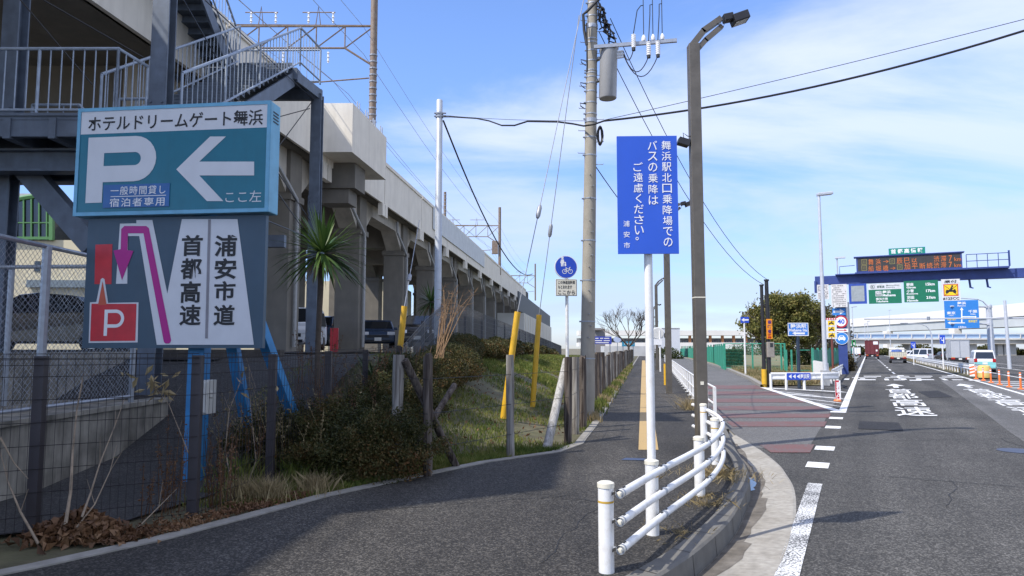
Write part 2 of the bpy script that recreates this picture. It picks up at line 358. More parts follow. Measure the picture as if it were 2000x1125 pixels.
ORANGE = mat('sign_orange', (.85, .30, .01), .45, var=.05)
YELLOW = mat('yellow_plastic', (.66, .38, .02), .5, var=.1, stain=.4, stain_scale=5, stain_col=(.45,.27,.05))
NAVY = mat('gantry_blue', (.035, .06, .21), .45, .1, var=.12, scale=3)
GLASS = mat('dark_glass', (.015, .018, .022), .08, 0, var=.05, spec=.8)
TYRE = mat('tyre_rubber', (.018, .018, .018), .8, var=.1)
# ================================================================ SETTING: ground, roads, paving
def sm(x): x = min(1., max(0., x)); return x*x*(3-2*x)
def interp(pts, y):
    if y <= pts[0][1]: a, b = pts[0], pts[1]
    elif y >= pts[-1][1]: a, b = pts[-2], pts[-1]
    else:
        for a, b in zip(pts, pts[1:]):
            if a[1] <= y <= b[1]: break
    t = (y-a[1])/(b[1]-a[1]); return a[0]+(b[0]-a[0])*t
EDGE = [(-6.2,2.4),(-4.6,4.3),(-3.62,5.45),(-2.92,6.41),(-2.06,8.1),(-.44,10.4),(.75,11.5),(1.12,12.0),(1.35,13.2),(1.82,15.5),(5.52,35.5),(20.3,115.5),(33,184)]
def xe(y): return interp(EDGE, y)
def zmain(y): return -.15-.0036*max(0., min(y, 320)-30)
def hbank(y): return 1.5*sm((y-8.8)/6.5)-max(0., min(y, 130)-22)*.0135
def bank(x, y):
    d = xe(y)-x; k = 4.3+1.2*sm((y-9)/6); return hbank(y)*sm((d-.35)/k)+.01*math.sin(3*x+1.7*y)*min(1, max(0, d))
RO = Vector((9.32, 20.3, 0)); RA = Vector((.446, .895, 0)); RR = Vector((.895, -.446, 0))
def R(s, t, dz=0.):
    p = RO+RA*s+RR*t; return Vector((p.x, p.y, zmain(p.y)+dz))
def Rl(p): q = Vector((p[0], p[1], 0))-RO; return q.dot(RA), q.dot(RR)
ASPH = asphalt('road_asphalt', (.043, .041, .037), (.15, .143, .13), .55, .3, .3, math.atan2(.895, .446))
ASPH_L = asphalt('lighter_road_asphalt', (.115, .113, .108), (.24, .235, .225), .5, .15, .3, math.atan2(.895, .446))
ASPH_S = asphalt('side_street_asphalt', (.105, .103, .099), (.23, .225, .215), .5, .15, .4)
ASPH_W = asphalt('walkway_asphalt', (.030, .0275, .024), (.125, .115, .10), .5, .3, .5, 1.38)
ASPH_D = asphalt('driveway_asphalt', (.034, .033, .032), (.085, .083, .08), .5, .3, .6)
PATCH = asphalt('fresh_patch_asphalt', (.018, .018, .02), (.05, .05, .05), .4, .15, 1)
UND = (.07, .07, .07)
PW = paint('worn_white_road_paint', (.72, .72, .70), UND, .34, 60)
PWS = paint('scuffed_white_road_paint', (.68, .68, .66), UND, .60, 50)
PRED = paint('red_road_coating', (.15, .066, .056), (.12, .10, .092), .52, 20)
PYEL = paint('ochre_tactile_paving', (.44, .30, .12), (.22, .17, .10), .3, 25)
SOIL = mat('soil_and_dry_grass', (.095, .085, .045), .95, var=.35, scale=3, stain=.7, stain_scale=1.4, stain_col=(.055,.065,.02), bump=.6, bscale=30)
FARG = mat('dry_open_ground', (.16, .14, .09), .95, var=.3, scale=.3, stain=.5, stain_scale=.05, stain_col=(.08,.085,.045))
g = MB(); ys = [-60, 30, 60, 120, 200, 320, 600, 1500, 4000]
for y in ys: g.v += [(-4000, y, zmain(y)-.35), (4000, y, zmain(y)-.35)]
g.f = [(2*i, 2*i+1, 2*i+3, 2*i+2) for i in range(len(ys)-1)]
struct('ground', g, FARG)
# main road: one sheet in road coordinates, wide enough for the far carriageway
GO = [(-1.0,2.2),(.4,3.3),(1.42,4.75),(2.09,5.84),(2.63,6.92),(3.15,8.15),(3.61,9.38),(3.90,10.4),(4.12,11.3),(4.38,12.87),(4.62,14.9)]
def leftx(y): return -14 if y < 2.2 else interp(GO, y) if y < 14.9 else interp([(4.62,14.9),(5.42,19.4),(10,31),(11.5,33),(17.2,38.0)], y) if y < 38 else RO.x+(y-20.3)*.497-1.4
ry_ = [-30, 0, 2.19, 2.2, 3.3, 4, 4.75, 5.3, 5.84, 6.4, 6.92, 7.5, 8.15, 8.8, 9.38, 10.4, 11.3, 12.87, 14.9, 19.4, 25, 31, 33, 38, 50, 70, 110, 160, 220, 300]
m = MB(); m.strip([(RO.x+(y-20.3)*.497+60, y, zmain(y)) for y in ry_], [(leftx(y), y, zmain(y)) for y in ry_]); struct('road', m, ASPH)
# side street
LS = [(3.7,9.5),(3.90,10.4),(4.12,11.3),(4.38,12.87),(4.62,14.9),(5.42,19.4),(13.1,57.85),(25.2,118),(40,190)]
RS = [(12,8),(13,18),(13,26),(11.5,32.85),(13.58,40.8),(18.1,60.1),(23.55,87),(31.85,132.7),(46,200)]
yy = [13.0, 14.9, 17, 20, 24, 28, 32.85, 40, 50, 60, 75, 90, 118, 150, 190]
m = MB(); m.strip([(interp(LS, y), y, -.146) for y in yy], [(min(interp(RS, y), RO.x+(y-20.3)*.497-.35 if y < 33 else 99), y, -.146) for y in yy]); struct('side_street', m, ASPH_S)
# lighter right-hand lane with a ragged joint
j0, j1 = Rl(G(2010, 872, -.15)), Rl(G(1846, 748, -.15))
m = MB(); m.strip([R(s, j0[1]+(j1[1]-j0[1])*(s-j0[0])/(j1[0]-j0[0])+.03*math.sin(s*3), .004) for s in (-12, -6, -3, 0, 4, 8, 12, 16, j1[0]+4)], [R(s, 40, .004) for s in (-12, -6, -3, 0, 4, 8, 12, 16, j1[0]+4)])
struct('resurfaced_lane', m, ASPH_L)
m = MB()
for q in ([(1792,765),(1832,763),(1862,776),(1815,777)], [(1678,823),(1755,826),(1765,842),(1676,838)]): m.poly([G(u, v, -.15)+Vector((0,0,.009)) for u, v in q])
m.poly([R(9.5,7.4,.009), R(10.8,7.2,.009), R(11.3,14,.009), R(9.9,14,.009)])
struct('asphalt_patches', m, PATCH)
# markings
mk = MB()
def band(s0, s1, t, w, dz=.008, n=1):
    ts = [s0+(s1-s0)*i/n for i in range(n+1)]; mk.strip([R(s, t+w/2, dz) for s in ts], [R(s, t-w/2, dz) for s in ts])
band(0, 300, 0, .2, n=24); band(-10, 300, 6.1, .16, n=30)
for i in range(40): band(27+i*10, 32+i*10, 2.4, .15)
for u, v in ((1597,909),(1611,876),(1627,835),(1633,817)):
    s, t = Rl(G(u, v, -.15)); band(s-.28, s+.28, t, .32)
for t in (9.2, 12.6, 16.2): band(4, 300, t, .15, n=24)
for i in range(9): p = R(4+i*2.6, 6.5); q = R(4+i*2.6+1.2, 9.2); mk.poly([(p.x,p.y-.2,zmain(p.y)+.008),(q.x,q.y-.2,zmain(q.y)+.008),(q.x,q.y+.2,zmain(q.y)+.008),(p.x,p.y+.2,zmain(p.y)+.008)])
struct('road_lines', mk, PW)
mk = MB(); a, b = Rl(G(1541,1130,-.15)), Rl(G(1592,945,-.15)); mk.strip([R(a[0]-1.5, a[1]+.09, .008), R(b[0], b[1]+.09, .008)], [R(a[0]-1.5, a[1]-.09, .008), R(b[0], b[1]-.09, .008)])
struct('worn_edge_line', mk, PWS)
# big characters lying on the lanes (drawn out lengthwise for drivers)
RX = Vector((.995, -.09, 0))
def RT(s, x, lane):                                # s along the road from the near end of the writing, x across it
    p = Vector((10.22, 19.1, 0))+RA*s+RX*x+Vector((3.45, .1, 0))*lane; return Vector((p.x, p.y, zmain(p.y)+.012))
def roadtext(mb, body, s0, s1, x0, x1, lane, bold=.03):
    v, f = glyphs(body, bold); mn, mxx = v.min(0), v.max(0)
    mb.add([RT(s0+(p[1]-mn[1])/(mxx[1]-mn[1])*(s1-s0), x0+(p[0]-mn[0])/(mxx[0]-mn[0])*(x1-x0), lane) for p in v], f)
mk = MB()
for lane in (0, 1):
    for i, ch in enumerate('速高都首'): roadtext(mk, ch, i*3.62, 3.3+i*3.62, 0, 1.06, lane, .008)
    mk.poly([RT(*q, lane) for q in ((15.3,.40),(15.3,.64),(17.2,.64),(17.2,.95),(19.6,.52),(17.2,.09),(17.2,.40))])
    for s0, s1, x0, x1 in ((24.6,25.8,-1.3,-.3),(26.3,27.4,-1.2,-.9),(24.4,27,.2,.45),(24.6,25.6,.7,1.3),(24.0,25.2,1.55,2.2),(25,27.0,-2.1,-1.8),(31.0,32.2,-1.0,.1),(32.4,33.6,1.2,1.6),(31.2,32.2,.7,1.9),(28.4,29.1,-1.7,-.2),(28.6,29.3,.3,1.8)): mk.poly([RT(s0,x0,lane), RT(s0,x1,lane), RT(s1,x1,lane), RT(s1,x0,lane)])
struct('road_lettering', mk, PW)
# red slip-deterrent stripes on the side street
mk = MB()
for v0, v1 in ((753,760),(765,772.5),(779,786.5),(794,801.5),(808.5,816.5),(824,834),(869,885)):
    ya, yb = G(1500, v0, -.15).y, G(1500, v1, -.15).y
    def rx(y): return RO.x+(y-20.3)*.497-.28 if y < 20.3 else min(RO.x+(y-20.3)*.497-.3, 9.32-.1+(y-20.3)*.18)
    ar = [(interp(LS, y)+.15, y, -.139) for y in np.linspace(yb, ya, 4)]; br = [(rx(y), y, -.139) for y in np.linspace(yb, ya, 4)]
    mk.strip(ar, br)
struct('red_road_stripes', mk, PRED)
# chevron hatching beside the island
mk = MB(); p0, p1 = G(1490,757,-.15), G(1645,806,-.15); d = (p1-p0).normalized(); nrm = Vector((d.y, -d.x, 0))
mk.poly([p0+nrm*.13+Z*.013, p1+nrm*.13+Z*.013, p1-nrm*.13+Z*.013, p0-nrm*.13+Z*.013])
for u0, v0, u1, v1 in ((1497,758,1650,766),(1512,764,1595,773),(1528,769,1648,779.5),(1553,776.5,1646,788),(1588,786.5,1646,795)):
    a, b = G(u0, v0, -.15), G(u1, v1, -.15); e = Vector((0, .40, 0)); mk.poly([a-e+Z*.010, b-e+Z*.010, b+e+Z*.010, a+e+Z*.010])
mk.poly([R(-.3,-.3,.010), R(-.3,.1,.010), R(.1,.1,.010), R(.1,-.3,.010)])
struct('hatched_markings', mk, PW)
# gutter apron, kerb, walkway
CO = [(-1.6,3.0),(-.35,3.85),(.6,4.75),(1.23,5.55),(1.7,6.28),(2.18,7.16),(2.71,8.38),(3.03,9.19),(3.39,10.49),(3.84,12.48),(4.39,14.66),(5.42,19.4),(13.1,57.85),(25.2,118),(40,190)]
def dens(p, n=4):                                # Catmull-Rom through the plan points
    P_ = [Vector((*q, 0)) for q in p]; o = []
    for i in range(len(P_)-1):
        a, b, c, d = P_[max(i-1,0)], P_[i], P_[i+1], P_[min(i+2,len(P_)-1)]
        for k in range(n):
            t = k/n; o.append(((2*b)+(c-a)*t+(2*a-5*b+4*c-d)*t*t+(3*b-a-3*c+d)*t**3)*.5)
    return o+[P_[-1]]
co = dens(CO); go = dens(GO)
def offs(pl, w):
    o = []
    for i, p in enumerate(pl):
        d = (pl[min(i+1,len(pl)-1)]-pl[max(i-1,0)]).normalized(); o.append(p+Vector((-d.y, d.x, 0))*w)
    return o
ci = offs(co, .19)
m = MB(); gi = co[:len(go)-0]; gi = [co[min(i, len(co)-1)] for i in range(len(go))]
m.strip([p+Z*-.19 for p in gi], [p+Z*-.141 for p in go]); m.strip([p+Z*-.141 for p in go], [p+Z*-.21 for p in offs(go, -.25)]); tail = [p for p in co if 14.6 < p.y < 60]; m.strip([p+Z*-.17 for p in tail], [p+Z*-.17 for p in offs(tail, -.6)])
GUT = mat('gutter_concrete', (.33, .31, .27), .92, var=.2, scale=14, stain=.6, stain_scale=1.6, stain_col=(.17,.145,.11), bump=.5, bscale=140)
struct('gutter', m, GUT)
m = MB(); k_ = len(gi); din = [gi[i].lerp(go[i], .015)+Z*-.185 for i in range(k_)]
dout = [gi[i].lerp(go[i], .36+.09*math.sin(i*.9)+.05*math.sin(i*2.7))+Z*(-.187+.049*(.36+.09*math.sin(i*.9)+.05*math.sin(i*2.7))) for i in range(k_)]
m.strip(din, dout); struct('gutter_dirt_shade', m, mat('gutter_grime_shade', (.115,.10,.08), .9, var=.3, scale=9, stain=.7, stain_scale=3.5, stain_col=(.24,.22,.19), bump=.5, bscale=90))  # ragged dark strip: gutter dirt plus the kerb's shadow painted into the colour
m = MB(); rc = random.Random(5)                     # hairline cracks and tar seams
def crack(mb, p, ang, n, step, w, z, wob=.35):
    p = Vector(p); A_ = []; B_ = []
    for i in range(n):
        a = ang+rc.uniform(-wob, wob); d = Vector((math.cos(a), math.sin(a), 0)); nn = Vector((-d.y, d.x, 0)); ww = w*(.5+rc.random())*(1 if 0 < i < n-1 else .1); A_.append(p+nn*ww); B_.append(p-nn*ww); p = p+d*step
    mb.strip([q+Z*z for q in A_], [q+Z*z for q in B_])
for x, y, a, n in ((5.2,7.2,.5,26),(7.5,9.0,2.7,22),(6.2,14,.1,34),(9,12,1.2,20),(4.9,8.2,1.1,16),(12.5,17,.2,40),(10.5,24,2.9,30)): crack(m, (x,y,0), a, n, .14, .007, -.1455)
for x, y, a, n in ((-1.6,7.4,.4,22),(.2,5.6,1.2,20),(.8,9.2,2.9,18),(-.3,8.6,-.5,16),(2.6,14.5,.1,14),(3.4,20,.0,15)): crack(m, (x,y,0), a, n, .12, .005, .0035)
for y in (24.0, 33.0, 45.0): m.poly([(xe(y)+.1,y,.004),(interp(LS,y)-.5,y+.1,.004),(interp(LS,y)-.5,y+.16,.004),(xe(y)+.1,y+.06,.004)])
struct('pavement_cracks', m, mat('crack_tar', (.018,.017,.016), .7))
m = MB(); ft = offs(co, .02); seq = [(co, -.21), (offs(co, .015), -.02), (offs(co, .035), -.002), (ci, 0.006)]
for (a, za), (b, zb) in zip(seq, seq[1:]): m.strip([p+Z*zb for p in b], [p+Z*za for p in a])
struct('kerb', m, KERB)
m = MB(); jl = 0; acc = 0
for i in range(1, 40):                            # dark joints every ~0.6-1 m on the visible kerb
    acc += (co[i]-co[i-1]).length
    if acc > .62:
        acc = 0; d = (co[i]-co[i-1]).normalized(); nn = Vector((-d.y, d.x, 0)); p = co[i]
        m.poly([p-nn*.002-d*.006-Z*.2, p-nn*.002+d*.006-Z*.2, p+nn*.014+d*.006-Z*.018, p+nn*.014-d*.006-Z*.018])
        m.poly([p+nn*.036-d*.005+Z*.001, p+nn*.036+d*.005+Z*.001, p+nn*.19+d*.005+Z*.010, p+nn*.19-d*.005+Z*.010])
struct('kerb_joints', m, mat('dark_joint', (.05,.045,.04), .95))
wy = [2.4,3,3.85,4.75,5.55,6.28,7.16,8.1,9.19,10.49,11.5,12.48,13.2,14.66,15.5,19.4,27,35.5,57.85,80,115.5,150,184]
cil = [(p.x, p.y) for p in ci]
m = MB(); m.strip([(interp(cil, y)+.01, y, 0) for y in wy], [(xe(y), y, 0) for y in wy]); struct('walkway', m, ASPH_W)
m = MB(); el = [(xe(y)+.02, y, .012) for y in wy]; er = [(xe(y)-.13, y, .02) for y in wy]; ed = [(xe(y)-.13, y, -.15) for y in wy]
m.strip(el, er); m.strip(er, ed); m.strip([(a, b, -.05) for a, b, _ in el], el); struct('edging_kerb', m, EDGEC)
m = MB(); a0, a1, b0, b1 = G(1247,879), G(1254,704), G(1286,879), G(1260,704)
a1 = a0+(a1-a0)*1.0; m.poly([a0+Z*.006, b0+Z*.006, b1+Z*.006, a1+Z*.006]); struct('tactile_paving', m, PYEL)
# left: bank, driveway, yard, parking
DS = [0,.12,.3,.6,1,1.5,2,2.6,3.2,4,5,6,7.5,9,12,16,24,40,70]; YS = [2.4,4.3,5.45,6.4,7.3,8.1,9,10.4,11.5,12.5,13.5,14.5,16,18,20,23,27,32,40,50,65,85,115,150,184]
m = MB()
for y in YS:
    for d in DS: x = xe(y)-d; m.v.append((x, y, bank(x, y)-.02))
nd = len(DS); m.f = [(i*nd+j+1, i*nd+j, (i+1)*nd+j, (i+1)*nd+j+1) for i in range(len(YS)-1) for j in range(nd-1)]
struct('bank', m, SOIL, smooth=True)
FX = [(-6.5,4.6),(-4.3,6.2),(-3.15,6.85),(-2.75,8.5),(-2.6,10),(-2.6,12.5),(-2.5,14),(-2.4,22)]      # line of the mesh fence
m = MB()
for y in (3,4.6,6.2,6.85,8.5,10,11.5,13,14.5,16):
    x1 = interp(FX, y)-.55
    for i in range(7): x = -13+(x1+13)*i/6; m.v.append((x, y, bank(x, y)+.012 if y < 11 else hbank(y)+.02))
m.f = [(i*7+j, i*7+j+1, (i+1)*7+j+1, (i+1)*7+j) for i in range(9) for j in range(6)]
struct('driveway', m, ASPH_D)
m = MB().box(-7.7, 2, -.2, -5.75, 13.2, .78); struct('yard', m, CONCW)
m = MB().box(-40, 2, -.2, -7.9, 16.4, 1.50); struct('upper_yard', m, asphalt('upper_yard_asphalt', (.04,.04,.04), (.10,.10,.095), .4, .2, .4))
m = MB(); py = [14.2,16,18,22,30,40,60,90,130]
m.strip([(-5.2+.11*(y-16)-.5*max(0,1-(y-14)/6), y, hbank(y)+.04) for y in py], [(-60, y, hbank(y)+.04) for y in py]); struct('parking_lot', m, asphalt('parking_asphalt', (.05,.05,.05), (.11,.11,.105), .4, .2, .4))
# island between the side street and the main road, and verge behind the green fences
m = MB(); ry = [32.85,36,40.8,50,60.1,87,132.7,200]
def islx(y): p = RO.x+(y-20.3)*.497-.8; return p
m.strip([(interp(RS, y)+.05, y, -.02) for y in ry], [(max(islx(y)-.5, interp(RS, y)+.1), y, zmain(y)+.12) for y in ry])
struct('verge', m, mat('dry_verge_grass', (.20, .165, .085), .95, var=.3, scale=2, stain=.6, stain_scale=.5, stain_col=(.075,.09,.025), bump=.6, bscale=20))
m = MB().poly([(11.6,32.6,-.135), (13.6,30.2,-.135), (16.2,34.5,-.12), (15,36,-.015), (12.6,35.5,-.012)]); struct('island_paving', m, ASPH)
m = MB(); vs = [(interp(RS, y), y) for y in ry]
m.strip([(x-.12, y, -.01) for x, y in vs], [(x+.1, y, .0) for x, y in vs]); m.strip([(x-.12, y, -.15) for x, y in vs], [(x-.12, y, -.01) for x, y in vs]); struct('side_street_kerb', m, EDGEC)
m = MB(); ms = [29, 32, 36, 44, 70, 110, 160, 220, 300]
m.strip([R(s, 7.6, .06) for s in ms], [R(s, 6.45, .06) for s in ms]); m.strip([R(s, 6.45, .06) for s in ms], [R(s, 6.45, -.05) for s in ms]); m.strip([R(s,7.6,-.05) for s in ms],[R(s,7.6,.06) for s in ms]); struct('median', m, SOIL)
m = MB().disc((3.12, 9.75, -.177), (0,0,1), .20); 
for i in range(len(m.v)):
    p = Vector(m.v[i]); c = Vector((3.12, 9.75, -.177)); q = p-c; m.v[i] = (c.x+q.x*.8+q.y*.95*(1+.2*math.sin(i*1.7)), c.y+q.y*2.6*(1+.15*math.cos(i*2.3)), c.z)
struct('puddle', m, mat('puddle_water', (.02, .03, .05), .02, var=.02, spec=1.))
# ================================================================ LEFT: viaduct, stair, hotel parking sign, fences
def V(c, y, z): return Vector((c+.11*y, y, z))
VZ = 11.2
via = thing('railway_viaduct', 'long cream concrete railway viaduct on square columns, along the left side', 'viaduct', V(-14.5, 40, 1.4))
m = MB(); y0, y1 = -14, 122
def vbox(mb, ca, cb, ya, yb, za, zb): mb.prism([V(ca,ya,za), V(cb,ya,za), V(cb,ya,zb), V(ca,ya,zb)], V(0,yb,0)-V(0,ya,0))
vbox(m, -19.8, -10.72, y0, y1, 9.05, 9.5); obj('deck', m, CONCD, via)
yb_ = 0
m = MB(); gap = .05; segs = []
ja = -14.0
while ja < 120: segs.append((ja, ja+8)); ja += 8
off = 2.0+.0
for a, b in segs:
    a, b = a+off, b+off
    if b > 122: break
    vbox(m, -10.7, -10.5, a+gap, b-gap, 9.0, VZ)
    vbox(m, -10.5, -10.44, a+gap, b-gap, VZ-.18, VZ)           # coping lip
    vbox(m, -10.7, -10.46, a+gap, a+.45, 8.35, 9.0)             # joint plates hanging below the fascia
    vbox(m, -10.7, -10.46, b-.45, b-gap, 8.35, 9.0)
obj('parapet', m, CONC, via)
m = MB(); vbox(m, -19.8, -19.6, y0, y1, 9.0, VZ-.2); obj('parapet', m, CONC, via)
m = MB(); vbox(m, -10.698, -10.62, y0, y1, 9.0, VZ-.1); obj('joint_filler', m, mat('joint_rubber', (.06,.06,.06), .9), via)
for k in range(-2, 13):
    yc = 26+8*k
    zb = hbank(yc)-.15 if yc > 14 else .0
    for c0, c1 in ((-12.25, -11.1), (-18.4, -17.3)):
        if c0 < -15 and k < 0: continue
        if k in (-1, -2) : continue
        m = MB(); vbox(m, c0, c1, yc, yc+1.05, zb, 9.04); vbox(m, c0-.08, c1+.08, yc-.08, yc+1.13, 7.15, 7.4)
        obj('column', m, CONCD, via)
    if k >= -1:                                                   # haunched edge beams between the columns
        yn = yc+8
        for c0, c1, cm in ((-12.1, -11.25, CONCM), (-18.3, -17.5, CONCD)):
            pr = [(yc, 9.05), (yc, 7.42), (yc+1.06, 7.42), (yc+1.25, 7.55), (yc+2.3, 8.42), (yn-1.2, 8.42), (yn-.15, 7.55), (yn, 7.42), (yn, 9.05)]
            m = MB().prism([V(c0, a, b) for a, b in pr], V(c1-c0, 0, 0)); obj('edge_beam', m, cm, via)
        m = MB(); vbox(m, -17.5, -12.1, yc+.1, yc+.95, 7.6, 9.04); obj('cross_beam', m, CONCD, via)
    if 0 <= k < 9:                                                # rainwater pipe: elbow off the beam, then down the column
        m = MB().tube([V(-11.05, yc-1.6, 8.9), V(-11.05, yc-1.5, 8.3), V(-10.98, yc+.35, 7.2), V(-10.98, yc+.4, 6.9), V(-10.98, yc+.4, 1.7)], .075, 8)
        obj('drainpipe', m, mat('grey_drainpipe', (.38,.38,.37), .5), via, smooth=True)
m = MB(); vbox(m, -10.9, -10.7, 2.2, 6.2, 9.6, 14.6); obj('shade_screen', m, CONC, via)  # added screen out of view, keeps the sun off the parking sign
# projecting refuge box
m = MB(); A = 27.1
vbox(m, -10.44, -9.2, A, A+.18, 9.25, VZ); vbox(m, -10.44, -9.2, A+4.45, A+4.6, 9.25, VZ); vbox(m, -9.38, -9.2, A+.18, A+4.45, 9.25, VZ); vbox(m, -10.44, -9.38, A+.18, A+4.45, 9.25, 9.45)
obj('refuge_balcony', m, CONC, via)
m = MB(); vbox(m, -11.1, -9.6, A+1.6, A+2.9, 8.2, 9.25); vbox(m, -11.1, -9.9, A+1.75, A+2.75, 7.6, 8.2); obj('bracket', m, CONCD, via)
for k in range(4):
    for dy in (0, .25): obj('anchor_bolt', MB().tube([V(-9.29, A+.8+k*1.05+dy, VZ-.02), V(-9.29, A+.8+k*1.05+dy, VZ+.35)], .03, 6), GALV, via)
# noise panels + far station wall where the viaduct ends
m = MB(); vbox(m, -10.46, -10.42, 47, 70, 9.6, VZ-.1); obj('glazed_panel', m, mat('pale_blue_panel', (.60,.62,.62), .7, var=.08, scale=2), via)
sw = MB(); vbox(sw, -11.5, -8.2, 88, 150, -.3, 6.0); swo = tag(obj('station_wall', sw, mat('pale_station_wall', (.60,.57,.50), .85, var=.08, scale=.4, stain=.3, stain_scale=.3, stain_col=(.4,.37,.32), streak=True)), 'pale concrete station wall where the viaduct ends, beyond the mesh fence', 'wall')
m = MB()
for k in range(14): vbox(m, -8.19, -8.13, 90+k*4, 90.25+k*4, -.2, 5.8)
obj('pilaster', m, CONC, swo)
m = MB(); vbox(m, -8.6, -8.45, 84, 150, 6.1, 8.4); obj('screen_fence', m, mat('dark_screen', (.06,.065,.07), .6), swo)
# catenary masts with beams
def mast(y, c, ztop, label, beam=True, box=False, r=.17):
    t = thing('catenary_mast', label, 'mast', V(c, y, VZ-1), 'railway masts on the viaduct')
    m = MB().tube([V(c, y, VZ-1), V(c, y, ztop)], r, 12); obj('pole', m, RUST, t, smooth=True)
    for i in range(14):
        z = VZ+.3+i*.33
        if z < ztop-.2 and y < 70: obj('band', MB().tube([V(c, y, z), V(c, y, z+.07)], r*1.15, 10), GREYC, t)
    if beam:
        zt, zb = ztop-2.2, ztop-3.5; m = MB()
        if y < 40: zt, zb = VZ+6.1, VZ+5.0
        L_ = [V(c-i*1.4, y, zt) for i in range(7)]; B_ = [V(c-1.4-i*1.4, y, zb) for i in range(6)]
        m.tube(L_, .05, 6).tube(B_, .05, 6)
        for i in range(6): m.tube([L_[i], B_[i]], .035, 5); m.tube([B_[i], L_[i+1]], .035, 5)
        m.tube([V(c, y, zb-.9), B_[0]], .05, 6)
        m.tube([V(c, y, zt+.04), V(c-8.4, y, zt+.1)], .03, 5)
        for dx in (2.6, 5.4): m.tube([V(c-dx, y, zt), V(c-dx-.12, y, zt+1.0), V(c-dx-.25, y, zt)], .03, 5); m.tube([V(c-dx-.9, y, zt+.7), V(c-dx+.7, y, zt+.7)], .03, 5)
        m.tube([V(c-.2, y, zb-1.5), V(c-3.2, y, zb-1.75)], .035, 6)
        obj('truss_arm', m, RUST, t)
        for dx, z0 in ((2.0, zt+.15), (3.2, zt+.15), (4.8, zt+.15), (6.0, zt+.15), (2.2, zb-.75), (4.4, zb-.75)):
            if y < 70: obj('insulator', MB().tube([V(c-dx, y, z0+q*.05) for q in range(12)], [.035, .035, .075, .04]*3, 8), WLET, t)
    if box:
        p = V(c-.45, y, VZ+1.5); m = MB().box(p.x-.45, p.y-.3, p.z, p.x+.25, p.y+.3, p.z+1.5); obj('switch_box', m, RUST, t)
    return t
def mast_xy(u, y): p = P(u, 400, y); return p.x-.11*y
mast(33.5, mast_xy(724.5, 33.5), 20.5, 'tall rusty railway mast with steel truss arm, nearest on the viaduct above the projecting box')
mast(83, mast_xy(976, 83), P(977, 405, 83).z, 'rusty railway mast with a switch box, halfway along the viaduct', box=True)
mast(128, mast_xy(1045, 128), P(1046, 515, 128).z, 'thin distant railway mast near the far end of the viaduct', r=.14)
mast(62, mast_xy(869, 62), P(870, 375, 62).z, 'short railway mast standing behind the viaduct parapet', r=.12)
# catenary wires along the viaduct
for k, (c, z, r) in enumerate(((-10.9, 15.9, .012), (-11.6, 13.9, .012), (-12.4, 14.6, .012), (-13.2, 13.2, .014), (-13.3, 14.0, .012), (-14.4, 15.2, .012), (-16, 13.4, .014), (-10.95, 17.3, .01))):
    pts = []
    for a, b in ((-8, 33.5), (33.5, 83), (83, 128)):
        for i in range(8): t = i/8; pts.append(V(c, a+(b-a)*t, z-.9*4*t*(1-t)*(.5 if k in (3, 6) else 1)-max(0,(a+(b-a)*t)-40)*.012))
    tag(obj('catenary_wire', MB().tube(pts, r, 4), GREYC), 'thin overhead railway wire running along above the viaduct', 'wire', 'overhead railway wires above the viaduct')
# ---------------------------------------------------------------- steel stair tower
st = thing('steel_staircase', 'blue-grey steel outdoor staircase with railings, in front of the viaduct', 'staircase', (-6.5, 15, 1.5))
def hcol(mb, x, y, z0, z1, w=.3):
    mb.box(x-w/2, y-w/2, z0, x+w/2, y-w/2+.035, z1); mb.box(x-w/2, y+w/2-.035, z0, x+w/2, y+w/2, z1); mb.box(x-.02, y-w/2+.035, z0, x+.02, y+w/2-.035, z1)
    mb.box(x-w/2-.02, y-w/2-.012, 5.55, x+w/2+.02, y-w/2-.001, 6.05)
COLS = [(P(302,300,12.3).x, 12.45, .15, 13), (P(615,300,20.3).x, 20.45, 1.3, 9.1), (P(4,300,12.6).x, 12.75, .7, 13)]
for x, y, z0, z1 in COLS:
    m = MB(); hcol(m, x, y, z0, z1); m.box(x-.26, y-.26, z0, x+.26, y+.26, z0+.05)
    for zz_ in (6.0, 5.65):
        for dx in (-.1, .1):
            for q in (0, .12): m.tube([(x+dx, y-.165, zz_-q), (x+dx, y-.19, zz_-q)], .018, 6)
    obj('column', m, STEEL, st)
def railing(pts, h, name='railing', mid=True, r=.03, gap=.14, r2=.011, base=.1):
    """Handrail, bottom rail, posts and balusters along a 3-D floor line."""
    m = MB(); pts = [Vector(p) for p in pts]
    m.tube([p+Z*h for p in pts], r, 8); m.tube([p+Z*base for p in pts], r*.8, 6)
    for a, b in zip(pts, pts[1:]):
        n = max(1, int(round((Vector((b.x-a.x, b.y-a.y, 0))).length/gap)))
        for i in range(n+1):
            p = a.lerp(b, i/n); big = i % 9 == 0 or i == n
            m.tube([p+Z*(0 if big else base), p+Z*h], r*.85 if big else r2, 6, cap=False)
    return obj(name, m, RAILM, st, smooth=True)
